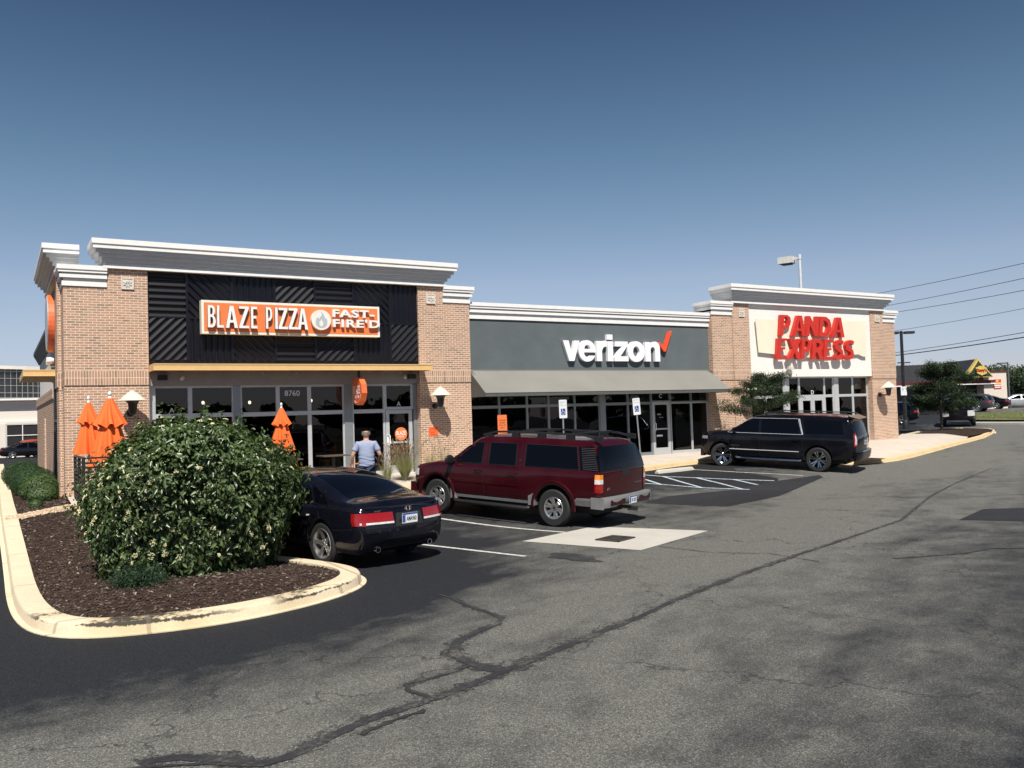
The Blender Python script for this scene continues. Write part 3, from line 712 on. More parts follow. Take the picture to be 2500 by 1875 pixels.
# --- side and rear walls, roof
mb = MB()
mb.box(1.62, 1.9, 7.4, 21, FZ, 2.9, 0); mb.box(1.58, 1.9, 7.4, 21, 2.9, 3.24, 1)
mb.box(1.56, 1.62, 12.8, 13.0, .1, 2.3, 1)
bpart(mb, 'side_wall', [BR, BS], label='brown brick side wall')
mb = MB(); mb.box(1.9, 2.1, 6.3, 25, 3.24, 5.15); bpart(mb, 'side_wall', CREAM, label='cream stucco upper side wall')
mb = MB(); mb.box(35.7, 35.95, .95, 21, FZ, 5.2); mb.box(2.1, 35.9, 20.8, 21, FZ, 5.2)
bpart(mb, 'rear_wall', CREAM)
mb = MB(); mb.box(2.1, 35.7, .6, 20.8, 4.6, 4.75); bpart(mb, 'roof', plain('roof_membrane', (.35, .35, .34), .9))
# --- cornices
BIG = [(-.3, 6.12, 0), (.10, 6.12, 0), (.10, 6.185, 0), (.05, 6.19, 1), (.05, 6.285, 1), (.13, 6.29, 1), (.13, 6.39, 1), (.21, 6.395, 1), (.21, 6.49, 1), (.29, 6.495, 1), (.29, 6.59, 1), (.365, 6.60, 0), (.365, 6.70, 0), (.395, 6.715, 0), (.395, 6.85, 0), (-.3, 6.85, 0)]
SML = [(-.3, 5.62, 0), (.03, 5.62, 0), (.03, 5.745, 0), (.0, 5.75, 2), (.0, 5.825, 2), (.085, 5.83, 0), (.085, 5.925, 0), (.03, 5.93, 2), (.03, 5.965, 2), (.12, 5.97, 0), (.12, 6.04, 0), (.145, 6.045, 0), (.145, 6.165, 0), (-.3, 6.165, 0)]
def cornice(path, prof, label=None):
    mb = MB(); mb.sweep(path, prof); return bpart(mb, 'cornice', [WHITE, OFFW, WHITE], label=label)
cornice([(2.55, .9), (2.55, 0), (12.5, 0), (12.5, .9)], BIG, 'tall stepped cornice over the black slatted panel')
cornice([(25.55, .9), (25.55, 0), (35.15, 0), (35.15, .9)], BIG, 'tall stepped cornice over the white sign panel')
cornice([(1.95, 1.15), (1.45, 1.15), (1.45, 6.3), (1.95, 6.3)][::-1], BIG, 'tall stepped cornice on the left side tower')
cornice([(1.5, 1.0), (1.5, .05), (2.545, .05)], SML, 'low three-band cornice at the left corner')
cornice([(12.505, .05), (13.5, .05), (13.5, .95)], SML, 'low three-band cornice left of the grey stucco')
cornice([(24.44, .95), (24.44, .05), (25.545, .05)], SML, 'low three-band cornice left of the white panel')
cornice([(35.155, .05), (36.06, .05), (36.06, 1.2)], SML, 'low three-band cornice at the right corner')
VC = [(o, z-.475) for o, z, *_ in SML]; VC = [(o, z, q[2]) for (o, z), q in zip(VC, SML)]
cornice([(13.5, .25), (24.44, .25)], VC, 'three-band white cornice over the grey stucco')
DKC = plain('dark_cornice', (.06, .07, .075), .7)
mb = MB(); mb.sweep([(1.9, 25), (1.9, 6.3)], [(-.2, 5.15), (.05, 5.15), (.12, 5.3), (.2, 5.45), (.28, 5.6), (.28, 5.75), (-.2, 5.75)]); bpart(mb, 'cornice', DKC, label='dark grey cornice on the side wall')
# parapet walls behind the cornices
mb = MB(); mb.box(2.6, 12.45, .32, .6, 5.9, 6.8); mb.box(25.6, 35.1, .32, .6, 5.9, 6.8); mb.box(1.76, 1.92, 1.2, 6.28, 3.6, 6.8); mb.box(13.5, 24.44, .56, .8, 4.7, 5.65)
mb.box(1.85, 2.5, .55, 1.0, 5.0, 6.1); mb.box(12.5, 13.4, .55, .8, 5.0, 6.1); mb.box(24.5, 25.5, .55, .8, 5.0, 6.1); mb.box(35.2, 35.7, .55, 1.2, 5.0, 6.1)
bpart(mb, 'parapet', OFFW)
# --- medallions: square cast stone tiles with a rosette
for k, (xc, zc) in enumerate(((3.045, 5.74), (12.06, 5.71), (26.07, 5.73), (34.74, 5.77))):
    mb = MB(); a = .16; mb.box(xc-a, xc+a, -.022, .01, zc-a, zc+a)
    for s_ in (-1, 1):
        mb.box(xc+s_*a*.88-.018, xc+s_*a*.88+.018, -.034, -.0225, zc-a, zc+a); mb.box(xc-a*.75, xc+a*.75, -.034, -.0225, zc+s_*a*.88-.018, zc+s_*a*.88+.018)
    for q in range(8):
        an = q*math.pi/4+math.pi/8; c, s2 = math.cos(an), math.sin(an)
        P_ = [(.02, 0), (.07, .022), (.115, 0), (.07, -.022)]
        mb.prism([(u*c-v*s2, u*s2+v*c) for u, v in P_], lambda u, v, d: (xc+u, d, zc+v), -.0225, -.04)
    bpart(mb, 'medallion', plain('cast_stone', (.62, .58, .52), .9))
# --- left unit: black slatted panel
GX = [3.55, 4.57, 5.80, 7.03, 8.23, 9.45, 10.66, 11.62]; GZ = [3.67, 4.87, 6.12]
mb = MB(); mb.box(3.55, 11.62, .10, .5, 3.55, 6.12)
for x in GX[1:-1]: mb.box(x-.03, x+.03, .045, .099, 3.67, 6.12)
mb.box(3.55, 11.62, .05, .098, 4.85, 4.89)
PAT = [['/', '|', '\\', '-', '/', '|', '/'], ['-', '\\', '|', '/', '-', '\\', '|']]
def slats(mb, x0, x1, z0, z1, kind):
    poly = [(x0, z0), (x1, z0), (x1, z1), (x0, z1)]
    if kind == '-': n = (0, 1)
    elif kind == '|': n = (1, 0)
    elif kind == '/': n = (-.7071, .7071)
    else: n = (.7071, .7071)
    ds = [n[0]*p[0]+n[1]*p[1] for p in poly]; lo, hi = min(ds), max(ds); pitch = .172 if kind != '|' else .165
    d = lo-.05
    while d < hi:
        for a, b, ha, hb in ((d, d+.045, .0, .052), (d+.045, d+.115, .052, .03), (d+.115, d+.13, .03, 0)):
            q = clip_poly(poly, n[0], n[1], b); q = clip_poly(q, -n[0], -n[1], -a) if q else q
            if len(q) < 3: continue
            f = lambda p: .1-(ha+(hb-ha)*min(max((n[0]*p[0]+n[1]*p[1]-a)/(b-a), 0), 1))
            mb.add([(p[0], f(p), p[1]) for p in q]+[(p[0], .11, p[1]) for p in q], [tuple(range(len(q)))]+[(i, (i+1) % len(q), len(q)+(i+1) % len(q), len(q)+i) for i in range(len(q))])
        d += pitch
for r_ in range(2):
    for c_ in range(7): slats(mb, GX[c_]+.032, GX[c_+1]-.032, GZ[r_]+.02, GZ[r_+1]-.02, PAT[r_][c_])
o = mb.build('slatted_panel', BLACKP, bld, fix=False, label='black panel of slats laid in squares of changing direction'); o.matrix_parent_inverse = bld.matrix_basis.inverted()
mb = MB(); mb.box(1.55, 2.0, 2.051, 6.3, 3.56, 6.12)
for k in range(24): mb.box(1.50, 1.549, 2.1+k*.173, 2.19+k*.173, 3.62, 6.13)
bpart(mb, 'slatted_panel', BLACKP, label='black slatted panel on the left side')
# fascia stucco + canopy
mb = MB(); mb.box(3.55, 11.62, .12, .5, 2.98, 3.549); bpart(mb, 'fascia', FASC)
def canopy_box(x0, x1, y0, y1, z0, z1):
    mb = MB(); mb.box(x0, x1, y0, y0+.02, z0, z1); mb.box(x0, x0+.02, y0+.021, y1, z0, z1); mb.box(x1-.02, x1, y0+.021, y1, z0, z1); mb.box(x0+.021, x1-.021, y0+.021, y1, z0+.03, z1-.01)
    mb.box(x0, x1, y0-.012, y0-.001, z1-.03, z1); mb.box(x0, x1, y0-.012, y0-.001, z0, z0+.012); return mb
mb = canopy_box(3.555, 11.72, -.75, .099, 3.355, 3.535); mb.box(7.64, 7.65, -.754, -.75, 3.36, 3.53); bpart(mb, 'canopy', CANO, label='pale orange flat canopy')
mb = canopy_box(.62, 1.54, 2.06, 6.2, 3.36, 3.54); bpart(mb, 'canopy', CANO, label='pale orange flat canopy on the left side')
for x in (3.9, 11.35):
    mb = MB(); mb.box(x-.12, x+.12, -.02, .119, 3.13, 3.27); bpart(mb, 'speaker_box', BLK)
for x in (4.42, 11.08):
    mb = MB(); mb.lathe([(0, 0), (.045, 0), (.055, .09), (.03, .1), (0, .1)], (0, 0, 0), 12, 'y'); mb.box(-.015, .015, .1, .16, -.02, .05)
    o = mb.build('spotlight', plain('spot_grey', (.5, .5, .48), .4), None, 40); o.location = (x, -.04, 3.2); o.rotation_euler = (R(-25), 0, R(20 if x < 5 else -20))
    tag(o, 'small grey spotlight under the orange canopy at its left end' if x < 5 else 'small grey spotlight under the orange canopy at its right end', 'spotlight', 'spotlights under the canopy')
for x in (5.6, 6.6, 7.6, 8.6, 9.6, 10.3, 10.95):
    mb = MB(); mb.lathe([(0, 0), (.04, 0), (.05, .05), (.05, .075)], (x, .03, 3.28), 10); bpart(mb, 'downlight', FASC)

# --- shop windows: each bay a 'window' (its frame) > pane
GL = MATS['glass']
def window(x0, x1, z0, z1, l=.05, r=.05, b=.05, t=.05, y=.30, mat=None, label=None, name='window'):
    mb = MB(); g = (x0+l, x1-r, z0+b, z1-t); D = .11
    mb.box(x0, g[0], y, y+D, z0, z1); mb.box(g[1], x1, y, y+D, z0, z1); mb.box(g[0], g[1], y, y+D, z0, g[2]); mb.box(g[0], g[1], y, y+D, g[3], z1)
    e = .012  # glazing bead
    mb.box(g[0], g[0]+e, y+.02, y+.04, g[2], g[3]); mb.box(g[1]-e, g[1], y+.02, y+.04, g[2], g[3]); mb.box(g[0]+e, g[1]-e, y+.02, y+.04, g[2], g[2]+e); mb.box(g[0]+e, g[1]-e, y+.02, y+.04, g[3]-e, g[3])
    o = mb.build(name, mat or ALU, bld, label=label); o.matrix_parent_inverse = bld.matrix_basis.inverted()
    mp = MB(); mp.add([(g[0]+.002, y+.045, g[2]+.002), (g[1]-.002, y+.045, g[2]+.002), (g[1]-.002, y+.045, g[3]-.002), (g[0]+.002, y+.045, g[3]-.002)], [(0, 1, 2, 3)])
    mp.build('pane', GL, o, fix=False)
    return o, g
def decal(parent, body, x, z, h, y=.338, mi=None, c=(.62, .64, .66), name='lettering', w=None, bold=.01):
    mb = MB(); put_text(mb, body, (x, y, z), *XZ, depth=.003, h=h, w=w, bold=bold, center=True)
    mb.build(name, mi or plain('vinyl_white', (.62, .64, .66), .6), parent, fix=False)
def door(x0, x1, z0, z1, y=.30, handle='right', mid=.0, mat=None, label=None, stile=.12, rail=.26):
    mb = MB(); D = .07; top = .12
    gx0, gx1, gz0, gz1 = x0+stile, x1-stile, z0+rail, z1-top
    mb.box(x0, gx0, y, y+D, z0, z1); mb.box(gx1, x1, y, y+D, z0, z1); mb.box(gx0, gx1, y, y+D, z0, gz0); mb.box(gx0, gx1, y, y+D, gz1, z1)
    if mid: mb.box(gx0, gx1, y+.01, y+D-.01, mid-.03, mid+.03)
    o = mb.build('door', mat or ALU, bld, label=label); o.matrix_parent_inverse = bld.matrix_basis.inverted()
    mp = MB(); mp.add([(gx0, y+.03, gz0), (gx1, y+.03, gz0), (gx1, y+.03, gz1), (gx0, y+.03, gz1)], [(0, 1, 2, 3)]); mp.build('pane', GL, o, fix=False)
    mh = MB(); hx = x0+.06 if handle == 'left' else x1-.06
    mh.tube([(hx, y, z0+.92), (hx, y-.06, z0+.92), (hx+.05, y-.06, z0+.95), (hx+.05, y-.06, z0+1.2), (hx, y-.06, z0+1.23), (hx, y, z0+1.23)], .014, 8); mh.box(hx-.035, hx+.02, y-.012, y-.001, z0+.98, z0+1.16)
    mh.build('handle', WHITE if mat is None else GALV, o, 40)
    return o
y0 = .30; T = 2.98
# left unit
W = [3.55, 4.655, 5.84]
w1, g = window(3.55, 4.655, 2.14, T, l=.19, r=.05); decal(w1, 'A', 4.17, 2.30, .14)
window(4.655, 5.84, 2.14, T, l=.05, r=.03)
window(3.55, 4.655, .12, 2.14, l=.19, b=.12); window(4.655, 5.84, .12, 2.14, b=.12, r=.03)
window(6.04, 7.13, 2.13, T, l=.04); w3, g = window(7.13, 8.08, 2.13, T); decal(w3, '8760', 7.57, 2.73, .17)
window(8.08, 9.17, 2.13, T, r=.04)
window(6.04, 8.08, .12, 2.13, l=.04, b=.12); window(8.08, 9.17, .12, 2.13, r=.04, b=.12)
window(9.43, 10.51, 2.13, T, l=.04); window(9.43, 10.51, .12, 2.13, l=.04, b=.12)
w4, g = window(10.51, 11.48, 2.16, T, l=.06, r=.06, b=.08); decal(w4, 'A', 11.0, 2.34, .15)
for xa, xb in ((5.84, 6.04), (9.17, 9.43), (11.48, 11.62)): mb = MB(); mb.box(xa, xb, .27, .42, .12, T); bpart(mb, 'frame_post', ALUG)
d1 = door(10.53, 11.44, .14, 2.15, handle='left', mid=1.12, label='glazed door with a round orange sticker')
mb = MB(); mb.lathe([(0, 0), (.21, 0), (.21, .003), (0, .003)], (11.05, .322, 1.38), 32, 'y', 0)
put_text(mb, 'BLAZE', (11.05, .3215, 1.41), *XZ, depth=.003, w=.32, h=.13, bold=.01, center=True, mi=1); put_text(mb, 'PIZZA', (11.05, .3215, 1.29), *XZ, depth=.003, w=.2, h=.045, center=True, mi=1)
mb.build('sticker', [ORANGE, WHITE], d1, fix=False)
mb = MB()
for k, s_ in enumerate(('SUN-THU 10:30 AM - 10:00 PM', 'FRI-SAT 10:30 AM - 11:00 PM')): put_text(mb, s_, (11.0, .326, .98-k*.08), *XZ, depth=.002, w=.5, h=.04, center=True)
mb.build('lettering', REDS, d1, fix=False)
# middle unit
VX = [13.5, 14.74, 15.86, 16.76, 17.89, 19.0]; VY = .37
def vbay(x0, x1, l=.035, r=.035, lo=.18, **k):
    window(x0, x1, 2.16, 3.25, l=l, r=r, b=.04, t=.04, y=VY, mat=ALUG); return window(x0, x1, lo, 2.16, l=l, r=r, b=.10, t=.04, y=VY, mat=ALUG if x0 < 21 else ALU)
for a, b in zip(VX[:-1], VX[1:]): vbay(a, b, l=.08 if a == 13.5 else .035)
vbay(19.24, 20.33); vbay(20.33, 21.45)
w5, g = window(21.45, 22.42, 2.2, 3.25, y=VY, mat=ALUG, b=.04); decal(w5, 'C', 21.95, 2.42, .16, y=VY+.035)
vbay(22.42, 23.5); vbay(23.5, 24.44, r=.10)
for xa, xb, zt_ in ((19.0, 19.24, 3.25), (21.45, 21.5, 2.2), (22.37, 22.42, 2.2)): mb = MB(); mb.box(xa, xb, VY-(.03 if zt_ > 3 else 0), VY+.1, .15, zt_); bpart(mb, 'frame_post', ALUG)
d2 = door(21.5, 22.37, .17, 2.2, y=VY, handle='left', mid=1.15, label='glazed door under the letter C')
decal(d2, 'hello.', 21.85, 1.72, .07, y=VY+.022); decal(d2, '-store hours-', 21.95, 1.6, .03, y=VY+.022); 
mb = MB(); mb.box(21.68, 21.98, VY+.018, VY+.022, .86, .93); mb.build('sticker', WHITE, d2, fix=False)
# right unit
PX = [26.5, 27.6, 28.75]
for a, b in ((26.5, 27.6), (27.6, 28.75), (32.2, 33.22), (33.22, 34.25)):
    window(a, b, 2.27, 3.12, y=y0); window(a, b, .2, 2.27, y=y0, b=.1)
for a, b in ((29.02, 29.68), (31.32, 31.91)):
    window(a, b, 2.27, 3.12, y=y0, l=.03); window(a, b, .2, 2.27, y=y0, b=.1, l=.03)
w6, g = window(29.68, 31.32, 2.27, 3.12, y=y0); decal(w6, 'D', 30.55, 2.44, .18)
for xa, xb in ((28.75, 29.02), (31.91, 32.2)): mb = MB(); mb.box(xa, xb, .27, .42, .15, 3.12); bpart(mb, 'frame_post', ALU)
mb = MB(); mb.box(29.68, 29.75, y0, y0+.1, .2, 2.27); mb.box(31.25, 31.32, y0, y0+.1, .2, 2.27); mb.box(29.75, 31.25, y0, y0+.1, 2.2, 2.27); bpart(mb, 'door_frame', ALU)
for k, (a, b) in enumerate(((29.75, 30.495), (30.505, 31.25))):
    d = door(a, b, .2, 2.2, y=y0, handle='right' if k == 0 else 'left', mid=1.2, label='left leaf of the double doors' if k == 0 else 'right leaf of the double doors')
    mb = MB(); xc = (a+b)/2
    mb.lathe([(0, 0), (.14, 0), (.14, .003), (0, .003)], (xc, .322, 1.4), 24, 'y', 0); mb.lathe([(0, 0), (.10, 0), (.10, .002), (0, .002)], (xc, .3195, 1.4), 20, 'y', 1)
    mb.build('sticker', [WHITE, plain('sticker_grey', (.4, .4, .42), .6)], d, fix=False)
# --- stucco panels
mb = MB(); mb.box(13.5, 24.44, .27, .5, 3.25, 5.2); bpart(mb, 'stucco_panel', GREYST, label='dark grey stucco panel')
mb = MB(); mb.box(26.5, 34.25, .04, .5, 3.12, 6.14); bpart(mb, 'stucco_panel', CREAM, label='white stucco sign panel')
# --- sloping awning with slight sag between its ribs
mb = MB(); n = 40; x0, x1 = 13.52, 24.40; vs = []
for i in range(n+1):
    x = x0+(x1-x0)*i/n; sg = .012*math.sin(i/n*math.pi*9)**2+.006*math.sin(i*1.7)
    for (y, z) in ((.2, 3.38), (-.15, 3.12), (-.5, 2.865), (-.86, 2.61), (-.86, 2.49)):
        vs.append((x, y, z-(sg if -.8 < y < .15 else 0)))
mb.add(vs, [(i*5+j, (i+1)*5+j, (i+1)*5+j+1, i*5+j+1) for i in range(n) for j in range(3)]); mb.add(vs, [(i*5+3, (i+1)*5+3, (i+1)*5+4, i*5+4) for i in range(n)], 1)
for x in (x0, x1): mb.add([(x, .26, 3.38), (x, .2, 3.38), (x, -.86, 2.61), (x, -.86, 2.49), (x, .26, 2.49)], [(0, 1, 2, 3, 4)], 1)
mb.add([(x0, -.84, 2.5), (x1, -.84, 2.5), (x1, .24, 3.3), (x0, .24, 3.3)], [(0, 1, 2, 3)])
mb.box(x0, x1, .2, .268, 3.37, 3.42); mb.tube([(x0, -.862, 2.61), (x1, -.862, 2.61)], .012, 6)
bpart(mb, 'awning', [AWN, AWND], 35, 'grey fabric awning')
# --- interiors
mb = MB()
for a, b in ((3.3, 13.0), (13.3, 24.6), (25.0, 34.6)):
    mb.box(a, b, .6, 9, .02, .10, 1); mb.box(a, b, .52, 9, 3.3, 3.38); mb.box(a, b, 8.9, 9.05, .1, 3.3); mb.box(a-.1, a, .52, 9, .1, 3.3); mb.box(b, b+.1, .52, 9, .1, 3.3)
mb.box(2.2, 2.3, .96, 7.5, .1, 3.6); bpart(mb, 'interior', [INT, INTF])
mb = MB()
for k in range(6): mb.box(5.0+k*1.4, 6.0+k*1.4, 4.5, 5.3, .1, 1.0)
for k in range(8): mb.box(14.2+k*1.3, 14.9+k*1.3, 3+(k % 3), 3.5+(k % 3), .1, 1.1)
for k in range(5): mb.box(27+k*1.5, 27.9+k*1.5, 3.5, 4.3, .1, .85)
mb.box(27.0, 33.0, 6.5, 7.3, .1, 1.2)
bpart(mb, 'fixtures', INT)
for k, (x, yy) in enumerate(((14.2, 2.2), (14.3, 4.0), (16.2, 2.2), (16.6, 4.0), (18.2, 2.2), (19.0, 4.0), (20.6, 2.2), (21.4, 4.0))):
    mb = MB(); mb.box(x-.75, x+.75, yy-.05, yy+.05, 3.16, 3.2, 0); mb.box(x-.75, x+.75, yy-.07, yy+.07, 3.2, 3.25, 1)
    tag(mb.build('strip_light', [TUBE, WHITE]), 'lit tube light on the ceiling seen through the shop windows under the grey awning', 'ceiling light', 'tube lights in the middle shop')
for k, (x, z) in enumerate(((5.2, 2.52), (6.55, 2.5), (8.45, 2.52))):
    mb = MB(); mb.lathe([(.0, .05), (.035, .04), (.045, 0), (.035, -.04), (0, -.05)], (x, 1.3, z), 12, 'z', 0); mb.lathe([(.012, .05), (.03, .1), (.012, .14)], (x, 1.3, z), 10, 'z', 1); mb.tube([(x, 1.3, z+.14), (x, 1.3, 3.3)], .006, 5, 1)
    tag(mb.build('pendant_lamp', [BULB, DKM], None, 40), ('lit pendant bulb behind the upper window beside the letter A', 'lit pendant bulb behind the upper window left of the number 8760', 'lit pendant bulb behind the upper window right of the number 8760')[k], 'pendant lamp', 'pendant bulbs in the left shop')
# --- kick plates / sills at the base of the storefronts
mb = MB(); mb.box(3.55, 10.53, .26, .44, .02, .12); mb.box(13.5, 21.5, .33, .5, .02, .18); mb.box(22.37, 24.44, .33, .5, .02, .18); mb.box(26.5, 29.75, .26, .44, .02, .2); mb.box(31.25, 34.25, .26, .44, .02, .2)
bpart(mb, 'sill', ALU)
# side storefront of the left unit (in the dark under the side canopy)
mb = MB()
for yy in (2.06, 3.1, 4.2, 5.3, 6.3, 7.35): mb.box(1.62, 1.70, yy, yy+.06, .1, 3.55)
for zz in (.1, 2.1, 3.2): mb.box(1.63, 1.69, 2.06, 7.4, zz, zz+.08)
o = bpart(mb, 'window', DKM, label='side storefront windows')
mp = MB(); mp.add([(1.66, 2.07, .12), (1.66, 7.38, .12), (1.66, 7.38, 3.55), (1.66, 2.07, 3.55)], [(0, 1, 2, 3)]); mp.build('pane', GL, o, fix=False)
mb = MB(); mb.box(1.75, 2.1, 6.3, 7.4, 3.24, 5.1); bpart(mb, 'side_wall', CREAM, label='cream stucco beside the side tower')
mb = MB(); mb.box(24.98, 25.06, -.05, .03, .42, .52); tag(mb.build('alarm_box', plain('alarm_red', (.12, .005, .005), .5)), 'small dark red box low on the brick pier behind the black vehicle', 'alarm box')

# ================================================================ SIGNS ON THE BUILDING
s1 = thing('wall_sign', 'long orange board with raised white letters reading BLAZE PIZZA FAST-FIRE\'D on the black slatted panel', 'sign', (7.55, -.2, 4.87))
def sub(mb, name, mats, par, smooth=None, label=None):
    o = mb.build(name, mats, par, smooth, fix=False, label=label); bpy.context.view_layer.update(); o.matrix_parent_inverse = par.matrix_world.inverted(); return o
bpy.context.view_layer.update()
X0, X1, Z0, Z1 = 4.9, 10.19, 4.41, 5.35; Y = -.22
mb = MB(); mb.box(X0, X1, Y, .03, Z0, Z1, 0); mb.box(X0+.065, X1-.065, Y-.004, Y-.0005, Z0+.065, Z1-.065, 1)
sub(mb, 'board', [plain('sign_cream', (.80, .76, .66), .5, var=.03), ORANGE], s1)
# letters: hand-drawn condensed capitals
def glyph(ch):
    t = .22
    return {
     'B': ([(0, 0), (.55, 0), (.8, .08), (.9, .26), (.82, .46), (.66, .53), (.78, .62), (.84, .78), (.74, .94), (.5, 1), (0, 1)], [[(.28, .12), (.5, .12), (.6, .2), (.6, .38), (.5, .47), (.28, .47)], [(.28, .58), (.46, .58), (.56, .66), (.56, .82), (.46, .89), (.28, .89)]]),
     'L': ([(0, 0), (.85, 0), (.85, .11), (.3, .11), (.3, 1), (0, 1)], []),
     'A': ([(0, 0), (.27, 0), (.34, .24), (.66, .24), (.73, 0), (1, 0), (.66, 1), (.34, 1)], [[(.38, .36), (.5, .8), (.62, .36)]]),
     'Z': ([(0, 0), (.95, 0), (.95, .11), (.33, .11), (.95, .92), (.95, 1), (.02, 1), (.02, .89), (.6, .89), (0, .09)], []),
     'E': ([(0, 0), (.85, 0), (.85, .11), (.3, .11), (.3, .46), (.72, .46), (.72, .57), (.3, .57), (.3, .89), (.85, .89), (.85, 1), (0, 1)], []),
     'P': ([(0, 0), (.29, 0), (.29, .36), (.6, .38), (.82, .5), (.88, .7), (.8, .9), (.56, 1), (0, 1)], [[(.29, .48), (.5, .49), (.6, .58), (.6, .8), (.5, .89), (.29, .89)]]),
     'I': ([(.05, 0), (.36, 0), (.36, 1), (.05, 1)], []),
     'N': ([(0, 0), (.25, 0), (.25, .58), (.7, 0), (.95, 0), (.95, 1), (.7, 1), (.7, .42), (.25, 1), (0, 1)], []),
     'D': ([(0, 0), (.5, 0), (.82, .14), (.95, .38), (.95, .62), (.82, .86), (.5, 1), (0, 1)], [[(.27, .2), (.47, .2), (.63, .3), (.68, .45), (.68, .56), (.63, .7), (.47, .8), (.27, .8)]]),
     'X': ([(0, 0), (.3, 0), (.5, .33), (.7, 0), (1, 0), (.67, .51), (.98, 1), (.69, 1), (.5, .68), (.31, 1), (.02, 1), (.33, .51)], []),
     'R': ([(0, 0), (.27, 0), (.27, .34), (.42, .34), (.66, 0), (.98, 0), (.7, .38), (.86, .5), (.9, .7), (.8, .92), (.55, 1), (0, 1)], [[(.27, .53), (.5, .53), (.61, .6), (.61, .76), (.5, .82), (.27, .82)]]),
     'S': ([(.08, .06), (.3, 0), (.6, 0), (.82, .09), (.9, .28), (.8, .48), (.6, .58), (.36, .66), (.32, .74), (.38, .81), (.55, .82), (.8, .76), (.86, .94), (.6, 1), (.36, 1), (.14, .92), (.05, .72), (.12, .54), (.36, .43), (.58, .36), (.63, .27), (.55, .19), (.36, .18), (.12, .25)], []),
     'v': ([(.36, 0), (.64, 0), (1, 1), (.7, 1), (.5, .34), (.3, 1), (0, 1)], []),
    }[ch]
def glyph_mesh(mb, ch, fn, w, h, d0, d1, mi=0, mis=None, weld=0):
    outer, holes = glyph(ch); bm = bmesh.new(); loops = []
    for lp in [outer]+holes:
        vs = [bm.verts.new((u*w, v*h, 0)) for u, v in lp]; loops.append(vs)
        for i in range(len(vs)): bm.edges.new((vs[i], vs[(i+1) % len(vs)]))
    bmesh.ops.triangle_fill(bm, use_beauty=True, use_dissolve=False, edges=bm.edges[:])
    bm.verts.index_update(); n = len(bm.verts); base = [(v.co.x, v.co.y) for v in bm.verts]
    F = [tuple(v.index for v in f.verts) for f in bm.faces]; L = [[v.index for v in lp] for lp in loops]; bm.free()
    mb.add([fn(u, v, d0) for u, v in base]+[fn(u, v, d1) for u, v in base], F+[tuple(i+n for i in f) for f in F], mi)
    o = len(mb.v)-2*n
    for lp in L:
        for i in range(len(lp)):
            a, b = lp[i], lp[(i+1) % len(lp)]; mb.f.append((o+a, o+b, o+n+b, o+n+a)); mb.m.append(mi if mis is None else mis)
sx = lambda px: X0+(px-62)/(2148-62)*(X1-X0)
LW = [('B', 120, 212), ('L', 218, 300), ('A', 312, 440), ('Z', 455, 570), ('E', 588, 668), ('P', 755, 835), ('I', 855, 895), ('Z', 897, 1008), ('Z', 1012, 1125), ('A', 1120, 1240)]
lettermat = [WHITE, plain('return_grey', (.25, .24, .25), .5)]
for ch, a, b in LW:
    mb = MB(); xa, xb = sx(a), sx(b); wd = xb-xa; h = .62
    if ch == 'I': wd = (xb-xa)*2.3
    glyph_mesh(mb, ch, lambda u, v, d: (xa+u, d, 4.575+v), wd, h, Y-.115, Y-.006, 0, 1)
    sub(mb, 'letter', lettermat, s1)
for body, z, h, a, b in (('FAST-', 5.0, .235, 1545, 2070), ("FIRE'D", 4.70, .245, 1545, 2135)):
    mb = MB(); put_text(mb, body, (sx(a), Y-.006, z-.02), *XZ, depth=.1, w=sx(b)-sx(a), h=h, bold=.028, space=1.12); sub(mb, 'letter', lettermat[0], s1)
xc, zc = (sx(1283)+sx(1515))/2, 4.875
mb = MB(); mb.lathe([(0, 0), (.30, 0), (.30, .125), (0, .125)], (xc, Y-.13, zc), 40, 'y'); 
FL = [(0, -.24), (.1, -.22), (.17, -.14), (.18, -.02), (.14, .07), (.12, .03), (.10, .10), (.05, .20), (.0, .25), (.02, .14), (-.04, .08), (-.07, .02), (-.1, .09), (-.16, .02), (-.18, -.08), (-.15, -.17), (-.07, -.23)]
HO = [(0, -.2), (.05, -.16), (.06, -.09), (.03, -.03), (0, .04), (-.03, -.03), (-.05, -.02), (-.07, -.09), (-.06, -.16)]
bmx = bmesh.new()
for lp in (FL, HO):
    vs = [bmx.verts.new((u, v, 0)) for u, v in lp]
    for i in range(len(vs)): bmx.edges.new((vs[i], vs[(i+1) % len(vs)]))
bmesh.ops.triangle_fill(bmx, use_beauty=True, use_dissolve=False, edges=bmx.edges[:]); bmx.verts.index_update()
mb.add([(xc+v.co.x, Y-.134, zc+v.co.y) for v in bmx.verts], [tuple(v.index for v in f.verts) for f in bmx.faces], 1); bmx.free()
sub(mb, 'disc', [plain('disc_cream', (.78, .76, .70), .5, var=.02), plain('flame_grey', (.42, .46, .50), .6, var=.03)], s1, label='round cream disc with a grey flame')

